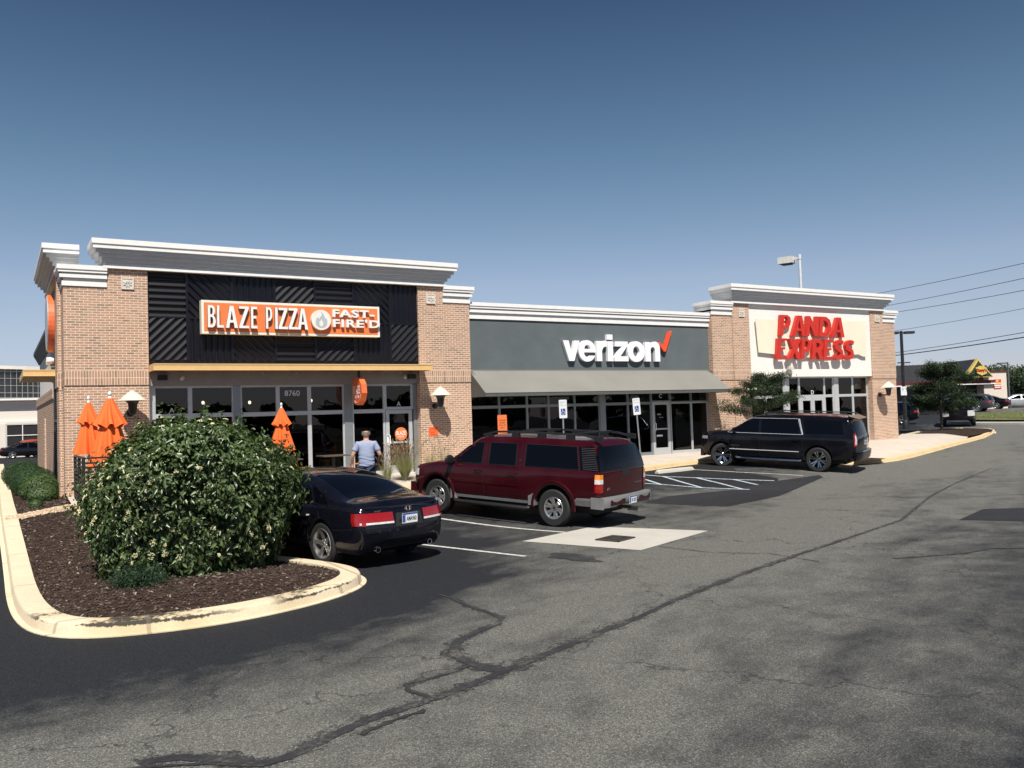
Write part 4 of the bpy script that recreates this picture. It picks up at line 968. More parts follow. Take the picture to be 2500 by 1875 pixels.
# middle shop sign
s2 = thing('wall_sign', 'raised white letters reading verizon with a red tick on the dark grey stucco', 'sign', (19.6, .2, 4.1))
bpy.context.view_layer.update()
def X5(px): return aty(1130+px/3.352, 680+600/3.352, .125)[0]
def arc(cx, cy, rx, ry, a0, a1, n=14): return [(cx+rx*math.cos(R(a0+(a1-a0)*i/n)), cy+ry*math.sin(R(a0+(a1-a0)*i/n))) for i in range(n+1)]
def poly_holes(mb, outer, holes, fn, d0, d1):
    bm = bmesh.new(); L = []
    for lp in [outer]+holes:
        vs = [bm.verts.new((u, v, 0)) for u, v in lp]; L.append(vs)
        for i in range(len(vs)): bm.edges.new((vs[i], vs[(i+1) % len(vs)]))
    bmesh.ops.triangle_fill(bm, use_beauty=True, use_dissolve=False, edges=bm.edges[:]); bm.verts.index_update()
    base = [(v.co.x, v.co.y) for v in bm.verts]; F = [tuple(v.index for v in f.verts) for f in bm.faces]; LI = [[v.index for v in lp] for lp in L]; bm.free(); n = len(base)
    mb.add([fn(u, v, d0) for u, v in base]+[fn(u, v, d1) for u, v in base], F+[tuple(i+n for i in f) for f in F]); o = len(mb.v)-2*n
    for lp in LI:
        for i in range(len(lp)): a_, b_ = lp[i], lp[(i+1) % len(lp)]; mb.f.append((o+a_, o+b_, o+n+b_, o+n+a_)); mb.m.append(0)
LOW = {
 'v': (822, 958, [([(0, 1), (.34, 1), (.52, .36), (.68, 1), (1, 1), (.66, 0), (.35, 0)], [])]),
 'e': (948, 1090, [(arc(.5, .5, .5, .53, -38, -322, 1)[:0]+[(1, .43), (.33, .43)]+arc(.5, .40, .19, .20, 185, 320, 8)+[(.98, .27)]+arc(.5, .5, .5, .53, -30, -360, 34), [[(.34, .60)]+arc(.51, .62, .17, .18, 170, 10, 8)+[(.68, .60)]])]),
 'r': (1096, 1180, [([(0, 0), (.52, 0), (.52, .48)]+arc(.92, .46, .40, .27, 175, 95, 6)+[(1, .72), (1, 1.03), (.86, 1.03)]+[(.66, .98), (.5, .82), (.5, 1), (0, 1)], [])]),
 'i': (1186, 1230, [([(0, 0), (1, 0), (1, 1), (0, 1)], []), ([(-.05, 1.08), (.98, 1.08), (.98, 1.34), (-.05, 1.34)], [])]),
 'z': (1241, 1355, [([(0, 0), (1, 0), (1, .25), (.42, .25), (.97, .80), (.97, 1), (.06, 1), (.06, .75), (.56, .75), (0, .2)], [])]),
 'o': (1350, 1490, [(arc(.5, .5, .5, .53, 0, 350, 35), [arc(.5, .5, .19, .27, 0, 340, 17)])]),
 'n': (1494, 1614, [([(0, 0), (.36, 0), (.36, .56)]+arc(.51, .58, .15, .17, 180, 0, 8)+[(.66, 0), (1, 0), (1, .64)]+arc(.68, .68, .32, .35, 0, 110, 8)+[(.44, .93), (.34, .84), (.34, 1), (0, 1)], [])]),
}
mt_w = plain('sign_white', (.86, .86, .88), .5, var=.02)
for ch, (pa, pb, shapes) in LOW.items():
    mb = MB(); xa, xb = X5(pa), X5(pb)
    for outer, holes in shapes: poly_holes(mb, outer, holes, lambda u, v, d: (xa+u*(xb-xa), d, 3.735+v*.735), .125, .255)
    sub(mb, 'letter', mt_w, s2)
mb = MB(); tk = [(21.72, 4.42), (21.80, 4.47), (22.0, 4.27), (22.27, 4.88), (22.42, 4.93), (22.08, 4.12), (21.97, 4.12)]
mb.prism(tk, lambda u, v, d: (u, d, v), .125, .255); sub(mb, 'tick', plain('tick_red', (.80, .09, .03), .5, var=.03), s2, label='red tick mark')
# right shop sign
s3 = thing('wall_sign', 'raised red letters reading PANDA EXPRESS over a cream scroll on the white panel', 'sign', (30.2, -.2, 4.8))
bpy.context.view_layer.update()
mb = MB(); n = 24; vs = []; fr = []
for i in range(n+1):
    u = i/n; x = 26.78+u*(33.8-26.78)
    zt = 5.52-.10*math.sin(u*3.3)+.10*u; zb = 4.12-.22*math.sin(min(u*1.5, 1)*1.5)+.42*max(u-.45, 0)*(u < .93)+.1*(u >= .93)
    if u < .05: zt -= .0
    x2 = x+.10*math.sin(u*math.pi*.9)*0
    fr.append((x, zt, zb))
for (x, zt, zb) in fr: vs += [(x, -.075, zt), (x+.12*(1-(x-26.78)/6.77), -.075, zb), (x, -.045, zt), (x+.12*(1-(x-26.78)/6.77), -.045, zb)]
mb.add(vs, [f for i in range(n) for f in ((4*i, 4*i+1, 4*i+5, 4*i+4), (4*i+2, 4*i+6, 4*i+7, 4*i+3), (4*i, 4*i+4, 4*i+6, 4*i+2), (4*i+1, 4*i+3, 4*i+7, 4*i+5))]+[(0, 2, 3, 1), (4*n, 4*n+1, 4*n+3, 4*n+2)])
mb.box(27.2, 33.2, -.045, .03, 4.4, 4.5, 0)
sub(mb, 'scroll', plain('scroll_cream', (.80, .735, .58), .6, var=.04, nscale=1.0), s3)
for word, x, z, h, ws in (('PANDA', aty(1700+588/2.861, 600+625/2.861, -.26)[0], 4.83, .87, 4.12), ('EXPRESS', aty(1700+568/2.861, 600+795/2.861, -.26)[0], 3.85, .86, 4.98)):
    n = len(word); step = ws/n
    for i, ch in enumerate(word):
        WW = dict(P=.92, A=1.12, N=1.05, D=1.02, E=.86, X=1.06, R=.98, S=.93); tot = sum(WW[c] for c in word); mb = MB(); step = ws/tot; wd = step*WW[ch]*.98; xa = x+step*sum(WW[c] for c in word[:i])
        glyph_mesh(mb, ch, lambda u, v, d: (xa+u+v*.13, d, z+v), wd, h, -.235, -.08, 0, 0)
        sub(mb, 'letter', REDS, s3)
mb = MB(); mb.box(28.62, 28.9, -.12, .039, 3.42, 3.56); mb.box(28.66, 28.86, -.18, -.12, 3.4, 3.5)
tag(mb.build('camera_box', plain('camera_cream', (.6, .55, .46), .6)), 'small cream camera box under the red letters on the white panel', 'security camera')
# blade sign hung from the canopy
s4 = thing('blade_sign', 'thick round orange sign reading BLAZE PIZZA hung from a black rod near the door', 'sign', (9.42, -.36, 3.3))
bpy.context.view_layer.update()
cx, cy, cz = 9.42, -.36, 2.74; rr = .42
oc = [(rr*(1+.045*(1 if k % 2 else -1)*.6)*math.cos(2*math.pi*(k+.5)/20), rr*(1+.045*(1 if k % 2 else -1)*.6)*math.sin(2*math.pi*(k+.5)/20)) for k in range(20)]
mb = MB(); mb.prism(oc, lambda u, v, d: (cx+d, cy-u, cz+v), -.085, .085); sub(mb, 'disc', plain('blade_orange', (.78, .16, .05), .35, var=.05), s4)
mb = MB()
for sgn in (-1, 1):
    d = sgn*.088
    put_text(mb, 'BLAZE', (cx+d, cy, cz+.04), (0, -sgn*-1.0 if sgn > 0 else -1.0, 0), (0, 0, 1), (sgn, 0, 0), depth=.004, w=.56, h=.24, bold=.01, center=True)
    put_text(mb, 'PIZZA', (cx+d, cy, cz-.17), (0, 1.0 if sgn > 0 else -1.0, 0), (0, 0, 1), (sgn, 0, 0), depth=.004, w=.38, h=.09, bold=.01, center=True)
    ring = [(rr*.84*math.cos(a), rr*.84*math.sin(a)) for a in np.linspace(math.pi*1.1, math.pi*1.9, 14)]
    mb.tube([(cx+d, cy-u*-sgn, cz+v) for u, v in ring], .006, 4)
sub(mb, 'lettering', WHITE, s4)
mb = MB(); mb.box(cx-.03, cx+.03, cy-.03, cy+.03, 3.13, 3.36); sub(mb, 'rod', DKM, s4)
# round sign on the left side wall
s5 = thing('round_sign', 'big round orange sign edge-on on the left side wall above the side canopy', 'sign', (1.45, 3.0, 4.9))
bpy.context.view_layer.update()
mb = MB(); mb.lathe([(0, 0), (.82, 0), (.82, .15), (0, .15)], (1.25, 2.75, 4.9), 40, 'x'); sub(mb, 'rim', plain('rim_orange', (.75, .15, .05), .4), s5)
mb = MB(); mb.lathe([(0, 0), (.78, 0), (.78, .02), (0, .02)], (1.228, 2.75, 4.9), 40, 'x'); sub(mb, 'face', plain('sign_face_grey', (.42, .40, .42), .4), s5)
mb = MB(); mb.box(1.40, 1.50, 2.65, 2.85, 4.85, 4.95); sub(mb, 'bracket', DKM, s5)
fl = thing('flood_light', 'pale flood light on the side wall below the round orange sign', 'light', (1.5, 1.5, 3.75))
bpy.context.view_layer.update()
mb = MB(); mb.lathe([(0, 0), (.09, 0), (.1, .1), (.07, .18), (0, .2)], (1.20, 2.2, 3.80), 14, 'x'); mb.lathe([(0, 0), (.07, 0), (.07, .12), (0, .14)], (1.20, 2.45, 3.76), 14, 'x'); sub(mb, 'head', WHITE, fl, 40)
mb = MB(); mb.tube([(1.3, 2.3, 3.65), (1.51, 2.3, 3.65)], .03, 8); mb.tube([(1.3, 2.3, 3.78), (1.3, 2.3, 3.65)], .02, 6); sub(mb, 'bracket', GALV, fl)
# small orange notices on the piers
for x, lab in ((3.22, 'small orange notice on the left brick pier under the lamp shadow'), (12.06, 'small orange notice on the brick pier right of the glazed door')):
    mb = MB(); z = 1.42 if x > 5 else 1.10; mb.box(x-.17, x+.17, .018, .029, z-.15, z+.15, 0)
    mb.tube([(x-.05+.1*math.cos(a), .014, z+.03+.07*math.sin(a)) for a in np.linspace(0, 6.2, 10)], .006, 4, 1); put_text(mb, 'NO SMOKING', (x, .018, z-.1), *XZ, depth=.003, w=.24, h=.03, center=True, mi=1)
    tag(mb.build('notice', [plain('notice_orange', (.80, .13, .03), .6, var=.03), REDS], fix=False), lab, 'notice')

# ================================================================ WALL LAMPS
def wall_lamp(x, label, first=[None]):
    if first[0] is None:
        t = thing('wall_lamp', label, 'wall lamp', (0, 0, 0), 0, 'mushroom lamps on the brick piers')
        mb = MB(); mb.lathe([(.03, .27), (.075, .262), (.085, .225), (.14, .195), (.28, .06), (.375, 0), (.37, -.006), (.27, .04), (.1, .14), (.0, .16)], (0, 0, 0), 10)
        mb.build('shade', plain('lamp_cream', (.62, .59, .50), .5, var=.06), t, 25)
        mb = MB(); mb.lathe([(.26, .03), (.17, -.02), (.13, -.07), (.115, -.12), (.095, -.30), (.06, -.37), (.02, -.38), (0, -.38)], (0, 0, 0), 16); mb.tube([(0, 0, -.33), (0, .2, -.33), (0, .46, -.33)], .028, 8); mb.lathe([(0, 0), (.09, 0), (.09, .03), (0, .03)], (0, .43, -.33), 14, 'y')
        mb.build('bracket', DKM, t, 40); first[0] = t
    else: t = copy_tree(first[0])
    t.location = (x, -.46, 2.57); t['label'] = label
wall_lamp(3.07, 'mushroom lamp on the left corner pier, above the furled parasols and the bush')
wall_lamp(12.1, 'mushroom lamp on the brick pier right of the glazed door, above the red vehicle')
wall_lamp(26.0, 'mushroom lamp mostly hidden behind the small tree left of the white panel')
wall_lamp(34.7, 'mushroom lamp on the far right pier of the building')
# ================================================================ VEHICLES
def paint(name, c, rough=.28, metal=.0, coat=1.0):
    mt, t, p = newmat(name); p.inputs['Base Color'].default_value = (*c, 1); p.inputs['Roughness'].default_value = rough; p.inputs['Metallic'].default_value = metal
    tc = t.nodes.new('ShaderNodeTexCoord'); n = noise(t, tc.outputs['Object'], 1.4, 4)
    t.links.new(ramp(t, n, ((.3, tuple(v*.85 for v in c)), (.75, tuple(v*1.15+.004 for v in c)))), p.inputs['Base Color'])
    t.links.new(ramp(t, noise(t, tc.outputs['Object'], 3.0, 5), ((.3, rough*.8), (.8, rough*1.3))), p.inputs['Roughness'])
    p.inputs['Coat Weight'].default_value = coat*.35; p.inputs['Coat Roughness'].default_value = .03; p.inputs['Specular IOR Level'].default_value = .22; MATS[name] = mt; return mt
P_BLACK = paint('paint_black', (.003, .0033, .006), .14); P_NAVY = paint('paint_navy_black', (.003, .0035, .008), .12); P_RED = paint('paint_maroon', (.038, .0022, .0055), .2, .1)
P_GREY = paint('paint_grey', (.05, .055, .06), .3, .4); P_SILV = paint('paint_silver', (.48, .49, .50), .3, .5); P_ORNG = paint('paint_orange_red', (.35, .05, .02))
CLAD = plain('grey_cladding', (.16, .165, .17), .6, var=.1, nscale=5)
TRIM = plain('black_trim', (.012, .012, .013), .5, var=.1)
GAP = plain('panel_gap', (.001, .001, .001), .9)
DGL = MATS['car_glass']
BRIGHT = plain('bright_trim', (.62, .63, .65), .3, metal=.35, var=.03)
def m_tint(name, c=(.002, .0025, .0045)):
    mt, t, p = newmat(name); p.inputs['Base Color'].default_value = (*c, 1); p.inputs['Roughness'].default_value = .03; p.inputs['Specular IOR Level'].default_value = .22; MATS[name] = mt; return mt
TINT = m_tint('privacy_glass')
def curve(pts):
    xs = np.array([p[0] for p in pts], float); ys = np.array([p[1] for p in pts], float)
    h = np.diff(xs); dl = np.diff(ys)/h; m = np.zeros(len(xs)); m[0], m[-1] = dl[0], dl[-1]
    for i in range(1, len(xs)-1):
        if dl[i-1]*dl[i] > 0:
            w1 = 2*h[i]+h[i-1]; w2 = h[i]+2*h[i-1]; m[i] = (w1+w2)/(w1/dl[i-1]+w2/dl[i])
    def f(x):
        x = min(max(x, xs[0]), xs[-1]); i = min(int(np.searchsorted(xs, x, 'right')-1), len(xs)-2); t = (x-xs[i])/h[i]
        return (2*t**3-3*t*t+1)*ys[i]+(t**3-2*t*t+t)*h[i]*m[i]+(-2*t**3+3*t*t)*ys[i+1]+(t**3-t*t)*h[i]*m[i+1]
    return f
class Car:
    """x forward from the rear axle, y left, z up from the ground"""
    def __init__(s, S):
        s.S = S; s.H = curve(S['H']); s.W = curve(S['W']); s.B = curve(S['B']); s.Z = curve(S['Z']); s.tum = S['tum']; s.crown = S.get('crown', .035); s.lr = S.get('lr', .0); s.lf = S.get('lf', 0); s.x0 = S['H'][0][0]; s.x1 = S['H'][-1][0]
    def sec(s, x):
        H, W, B, Z = s.H(x), s.W(x), s.B(x), s.Z(x); cr = s.crown; top = max(H-cr, B+.012); h = top-B; S = s.S
        sh = S.get('shoulder', .035)
        ys = lambda z: (W-sh-.015)-s.tum*(z-B)
        r = min(.085, h*.45)
        mid = Z+(B-Z)*.5; k = S.get('barrel', .02)
        p = [(0, Z), (W*.6, Z), (W-.13, Z), (W-.045-k*.5, Z+.05), (W-.012-k*.3, Z+.16), (W-.002, mid-.08), (W, mid+.06), (W-.006, B-.14), (W-.018, B-.05), (W-sh-.003, B-.008), (W-sh-.016, B+.004)]
        p += [(ys(B+h*.3)-.002, B+.006+(h-.006)*.3), (ys(B+h*.6), B+h*.6), (ys(top-r), top-r)]
        ye = ys(top)
        p += [(ye-r*.22, top-r*.38), (ye-r*.75, top-r*.07), (ye-r*1.6, top+cr*.12)]
        yi = max(ye-r*1.6, .1)
        p += [(yi*.72, top+cr*.55), (yi*.38, top+cr*.88), (0, top+cr)]
        return p
    def shear(s, x, z):
        S = s.S; dx = 0
        if 'rear' in S:
            w = min(max((s.x0+S.get('rearlen', .5)-x)/S.get('rearlen', .5), 0), 1)**1.5; dx += w*S['rearf'](z)
        if 'front' in S:
            w = min(max((x-(s.x1-S.get('frontlen', .4)))/S.get('frontlen', .4), 0), 1)**1.5; dx -= w*S['frontf'](z)
        return dx
    def yside(s, x, z):
        for _ in range(4): pass
        p = s.sec(s.invx(x, z))[3:15]; zs = [q[1] for q in p]; return float(np.interp(z, zs, [q[0] for q in p]))
    def invx(s, X, z):
        x = X
        for _ in range(12): x = X-s.shear(x, z)
        return x
    def ztop(s, x, y):
        p = s.sec(x)[10:]; p = sorted([(q[0], q[1]) for q in p]); return float(np.interp(abs(y), [q[0] for q in p], [q[1] for q in p]))
    def endx(s, z, y, rear=True):
        x = s.x0 if rear else s.x1; w = s.sec(x); bl = s.S.get('bulge', .06)
        p = w[3:15]; ymax = float(np.interp(z, [q[1] for q in p], [q[0] for q in p])); t = min(abs(y)/max(ymax, .1), 1)
        b = bl*(1-t**2.2); return (x-b if rear else x+b)+s.shear(x, z)
    def body(s):
        S = s.S; n = int((s.x1-s.x0)/.07); xs = [s.x0+(s.x1-s.x0)*(.5-.5*math.cos(math.pi*i/n))*1.0 if False else s.x0+(s.x1-s.x0)*i/n for i in range(n+1)]
        xs = sorted(set([round(v, 4) for v in xs]+[round(s.x0+d, 4) for d in (.015, .035)]+[round(s.x1-d, 4) for d in (.015, .035)]))
        bm = bmesh.new(); rows = []
        for x in xs:
            p = s.sec(x); full = p+[(-y, z) for y, z in p[-2:0:-1]]
            rows.append([bm.verts.new((x+s.shear(x, z), y, z)) for y, z in full])
        m = len(rows[0])
        for a, b in zip(rows[:-1], rows[1:]):
            for j in range(m): bm.faces.new((a[j], a[(j+1) % m], b[(j+1) % m], b[j]))
        k = len(s.sec(s.x0))
        for row, rear in ((rows[0], True), (rows[-1], False)):
            # end cap: bowed grid between left and right
            prev = None; C = 8
            for j in range(1, k-1):
                L = row[j]; Rr = row[(m-j) % m]; z = L.co.z; y = L.co.y; line_ = [L]
                for c in range(1, C):
                    yy = y*(1-2*c/C); t = abs(yy)/max(y, .01); b = S.get('bulge', .06)*(1-t**2.2)*min(1, (j)/3, 1)
                    line_.append(bm.verts.new((L.co.x-(b if rear else -b), yy, z)))
                line_.append(Rr)
                if prev:
                    for c in range(C): bm.faces.new((prev[c], prev[c+1], line_[c+1], line_[c]))
                else: bm.faces.new([row[0]]+line_)
                prev = line_
            bm.faces.new([row[k-1]]+prev)
        bmesh.ops.recalc_face_normals(bm, faces=bm.faces)
        me = bpy.data.meshes.new('body'); bm.to_mesh(me); bm.free()
        for mm in (S['paint'], BLK): me.materials.append(mm)
        ob = bpy.data.objects.new('body', me); col.objects.link(ob)
        # wheel arches
        cm = MB(); wb = S['wb']
        for xc in (0, wb):
            for sg in (-1, 1):
                cm = MB(); w = s.W(xc); cm.lathe([(0, w+.15), (S['arch'], w+.15), (S['arch'], w-.42), (0, w-.42)], (xc, 0, S['wr']+S.get('archdz', .01)), 36, 'y')
                if sg < 0: cm.v = [(x, -y, z) for x, y, z in cm.v]
                c = cm.build('cut', BLK); mod = ob.modifiers.new('b', 'BOOLEAN'); mod.operation = 'DIFFERENCE'; mod.object = c; mod.solver = 'EXACT'; mod.material_mode = 'TRANSFER'
        cuts = [md.object for md in ob.modifiers]
        me2 = eval_mesh(ob); [bpy.data.objects.remove(c) for c in cuts]
        me2.name = 'body'; me2.shade_smooth(); me2.set_sharp_from_angle(angle=R(28)); return me2
    def side_patch(s, mb, poly, sg=1, off=.006, mi=0, step=.12, inset=None):
        """polygon in (x, z) laid onto the side surface"""
        bm = bmesh.new(); bm.faces.new([bm.verts.new((x, 0, z)) for x, z in poly])
        xs = [p[0] for p in poly]; zs = [p[1] for p in poly]
        for v0, v1, ax in ((min(xs), max(xs), 0), (min(zs), max(zs), 2)):
            v = v0+step
            while v < v1-.01:
                co = [0, 0, 0]; no = [0, 0, 0]; co[ax] = v; no[ax] = 1; bmesh.ops.bisect_plane(bm, geom=bm.verts[:]+bm.edges[:]+bm.faces[:], plane_co=co, plane_no=no); v += step
        bmesh.ops.triangulate(bm, faces=bm.faces[:]); bm.verts.index_update()
        mb.add([(v.co.x, sg*(s.yside(v.co.x, v.co.z)+off), v.co.z) for v in bm.verts], [tuple(v.index for v in (f.verts if sg < 0 else reversed(f.verts[:]))) for f in bm.faces], mi); bm.free()
    def side_line(s, mb, pts, w=.008, sg=1, off=.004, mi=0, r=None):
        P = []
        for a, b in zip(pts[:-1], pts[1:]):
            n = max(1, int(math.hypot(b[0]-a[0], b[1]-a[1])/.1)); P += [(a[0]+(b[0]-a[0])*i/n, a[1]+(b[1]-a[1])*i/n) for i in range(n)]
        P.append(pts[-1]); mb.tube([(x, sg*(s.yside(x, z)+off), z) for x, z in P], w/2, 5, mi)
    def top_patch(s, mb, x0, x1, y0f, y1f, off=.006, mi=0, nx=8, ny=8):
        vs = []
        for i in range(nx+1):
            x = x0+(x1-x0)*i/nx; a, b = y0f(i/nx), y1f(i/nx)
            for j in range(ny+1):
                y = a+(b-a)*j/ny; dz = (s.ztop(x+.02, y)-s.ztop(x-.02, y))/.04; L = math.hypot(1, dz); z = s.ztop(x, y)
                vs.append((x+s.shear(x, z)-dz/L*off, y, z+off/L))
        mb.add(vs, [(i*(ny+1)+j, (i+1)*(ny+1)+j, (i+1)*(ny+1)+j+1, i*(ny+1)+j+1) for i in range(nx) for j in range(ny)], mi)
    def end_patch(s, mb, poly, rear=True, off=.006, mi=0, step=.12, thick=0):
        """polygon in (y, z) laid on the rear or front face"""
        bm = bmesh.new(); bm.faces.new([bm.verts.new((0, y, z)) for y, z in poly]); ys = [p[0] for p in poly]; zs = [p[1] for p in poly]
        for v0, v1, ax in ((min(ys), max(ys), 1), (min(zs), max(zs), 2)):
            v = v0+step
            while v < v1-.01:
                co = [0, 0, 0]; no = [0, 0, 0]; co[ax] = v; no[ax] = 1; bmesh.ops.bisect_plane(bm, geom=bm.verts[:]+bm.edges[:]+bm.faces[:], plane_co=co, plane_no=no); v += step
        bmesh.ops.triangulate(bm, faces=bm.faces[:]); bm.verts.index_update(); sg = -1 if rear else 1
        mb.add([(s.endx(v.co.z, v.co.y, rear)+sg*off, v.co.y, v.co.z) for v in bm.verts], [tuple(v.index for v in f.verts) for f in bm.faces], mi); bm.free()
    def band(s, mb, z0, z1, ys, xlen, off=.006, rear=True, mi=0, sg=1):
        """lamp wrapping round a rear or front corner: from y=ys on the end face round to xlen along the side"""
        pts = []; x = s.x0 if rear else s.x1; d = 1 if rear else -1
        for zz in (z0, (z0+z1)/2, z1):
            row = []; p = s.sec(x)[3:15]; ym = float(np.interp(zz, [q[1] for q in p], [q[0] for q in p]))
            for i in range(7): y = ys+(ym-ys)*i/6; row.append((s.endx(zz, y, rear)-d*off, sg*(y+off*(i/6)), zz))
            for i in range(1, 6): xx = x+d*xlen*i/5; X = xx+s.shear(xx, zz); row.append((X, sg*(s.yside(X, zz)+off), zz))
            pts.append(row)
        n = len(pts[0]); mb.add([q for r in pts for q in r], [(j*n+i, j*n+i+1, (j+1)*n+i+1, (j+1)*n+i) for j in range(2) for i in range(n-1)], mi)
def wheel_meshes(wr, wid, rimr, style):
    """outside face towards +y, axle at the origin"""
    h = wid/2; mb = MB()
    mb.lathe([(rimr, -h+.02), (rimr+.012, -h+.004), (wr-.035, -h), (wr-.008, -h+.025), (wr, -h+.05), (wr, h-.05), (wr-.008, h-.025), (wr-.035, h), (rimr+.012, h-.004), (rimr, h-.02)], n=48, axis='y')
    k = 60
    for i in range(k):       # tread lugs
        a = 2*math.pi*i/k; c, s_ = math.cos(a), math.sin(a); t = .011
        for y0, y1 in ((-h+.03, -.012), (.012, h-.03)):
            mb.add([((wr+dr)*c-dt*s_, y, (wr+dr)*s_+dt*c) for y in (y0, y1) for dr, dt in ((-.004, -t), (.004, -t*.8), (.004, t*.8), (-.004, t))], [(0, 1, 2, 3), (7, 6, 5, 4), (0, 4, 5, 1), (1, 5, 6, 2), (2, 6, 7, 3), (3, 7, 4, 0)])
    tyre = mb
    rm = MB(); rm.lathe([(rimr+.004, h-.012), (rimr-.006, h-.002), (rimr-.022, h-.012), (rimr-.03, h-.05), (rimr-.035, -h+.03)], n=40, axis='y'); dish = h-.055
    rm.lathe([(0, dish+.012), (.045, dish+.012), (.07, dish-.004), (.07, dish-.05)], n=20, axis='y')
    def spoke(a, w0, w1, r0, r1, y0, y1, th=.03, split=0):
        c, s_ = math.cos(a), math.sin(a)
        q = [(r0, -w0, y0), (r0, w0, y0), (r1, w1, y1), (r1, -w1, y1)]
        vs = [(r*c-t*s_, y, r*s_+t*c) for r, t, y in q]+[(r*c-t*s_, y-th, r*s_+t*c) for r, t, y in q]
        rm.add(vs, [(0, 1, 2, 3), (7, 6, 5, 4), (0, 4, 5, 1), (1, 5, 6, 2), (2, 6, 7, 3), (3, 7, 4, 0)])
    R_ = rimr-.018
    if style == 'five':
        for i in range(5):
            a = math.pi/2+2*math.pi*i/5
            spoke(a-.0, .030, .034, .04, R_, dish, h-.012)
            spoke(a+.11, .008, .012, .09, R_, dish-.006, h-.02)
    elif style == 'truck':
        for i in range(6):
            a = math.pi/2+2*math.pi*i/6
            spoke(a+.0, .042, .030, .05, R_*.72, dish+.012, h-.022, .035)
            spoke(a+.17, .022, .028, .11, R_, dish+.006, h-.014); spoke(a-.17, .022, .028, .11, R_, dish+.006, h-.014)
    else:
        for i in range(6):
            a = math.pi/2+2*math.pi*i/6
            for d in (-.16, .16): spoke(a+d, .014, .022, .05, R_, dish, h-.014)
    bk = MB(); bk.lathe([(0, -.0), (rimr*.62, -.0), (rimr*.62, -.02), (0, -.02)], n=24, axis='y'); bk.lathe([(0, -h+.03), (rimr-.03, -h+.03)], n=24, axis='y')
    hb = MB(); hb.lathe([(0, dish+.018), (.03, dish+.018), (.034, dish+.008)], n=16, axis='y')
    for i in range(5 if style == 'five' else 6):
        a = math.pi/2+2*math.pi*(i+.5)/(5 if style == 'five' else 6); hb.lathe([(0, dish+.016), (.009, dish+.016), (.009, dish)], (.055*math.cos(a), 0, .055*math.sin(a)), 6, 'y')
    return tyre, rm, bk, hb
def put_wheels(t, S, style, rim_mat=RIM, steer=0):
    ty, rm, bk, hb = wheel_meshes(S['wr'], S['tw'], S['rimr'], style); first = None
    tr = S['track']
    for xc in (0, S['wb']):
        for sg in (1, -1):
            if first is None:
                w = bpy.data.objects.new('wheel', None); col.objects.link(w); w.parent = t; first = w
                ty.build('tyre', RUBBER, w, 35); rm.build('rim', rim_mat, w, 30); bk.build('brake', BLK, w, 30, fix=False); hb.build('hub', BLK if style == 'truck' else rim_mat, w, 30)
            else: w = copy_tree(first, t)
            w.location = (xc, sg*(tr-S['tw']/2), S['wr']); w.rotation_euler = (R(0), R(xc*40+sg*13), (0 if sg > 0 else math.pi)+(steer if xc > 0 else 0))
            w.rotation_mode = 'XYZ'
def plate(t, car, y, z, body, rear=True, x=None, tilt=0, off=.0):
    w, h = .305, .155; x = x if x is not None else car.endx(z, y)-.012
    mb = MB(); mb.box(x-.006, x, y-w/2, y+w/2, z-h/2, z+h/2, 0); mb.box(x-.0075, x-.0062, y+w*.30, y+w*.49, z-h*.42, z+h*.3, 1); mb.box(x-.0075, x-.0062, y-w*.49, y+w*.49, z+h*.33, z+h*.49, 1)
    put_text(mb, body, (x-.0065, y-w*.1, z-.01), (0, -1, 0), (0, 0, 1), (-1, 0, 0), depth=.002, w=w*.66, h=h*.46, bold=.015, center=True, mi=2)
    mb.build('number_plate', [PLATE, BLUEP, BLK], t, fix=False)
def badge(t, body, p, ux, uy, un, h, mat=CHROME, w=None, name='badge'):
    mb = MB(); put_text(mb, body, p, ux, uy, un, depth=.003, h=h, w=w, bold=.02); mb.build(name, mat, t, fix=False)
def seams(t, car, lines, sides=(1, -1), name='door_seam'):
    for pts in lines:
        for sg in sides:
            mb = MB(); car.side_line(mb, pts, .009, sg, .001); mb.build(name, GAP, t, fix=False)
def side_windows(t, car, polys, trim=None, mat=TINT, name='side_window', sides=(1, -1)):
    for pl in polys:
        for sg in sides:
            mb = MB(); car.side_patch(mb, pl, sg, .005); o = mb.build(name, mat, t, 40, fix=False)
            if trim: mb = MB(); car.side_line(mb, pl+[pl[0]], .016, sg, .004); mb.build('window_trim', trim, o, fix=False)
def handles(t, car, ps, mat, sides=(1, -1)):
    for x, z in ps:
        for sg in sides:
            y = sg*(car.yside(x, z)); mb = MB(); mb.tube([(x-.11, y, z), (x-.09, y+sg*.035, z), (x+.09, y+sg*.035, z), (x+.11, y, z)], .014, 6); mb.build('door_handle', mat, t, 40)
def mirrors(t, car, x, z, mat, big=False, sides=(1, -1)):
    for sg in sides:
        y = sg*car.yside(x, z); k = 1.5 if big else 1
        mb = MB(); mb.tube([(x, y-sg*.02, z-.02), (x, y+sg*.08, z)], .03, 8)
        bm = bmesh.new(); bmesh.ops.create_uvsphere(bm, u_segments=14, v_segments=8, radius=1); bm.verts.index_update()
        mb.add([(x+v.co.x*(.055 if v.co.x > 0 else .02)*k, y+sg*(.17 if big else .14)+v.co.y*.10*k, z+.03+v.co.z*.075*k) for v in bm.verts], [tuple(v.index for v in f.verts) for f in bm.faces]); bm.free()
        mb.build('wing_mirror', mat, t, 40)
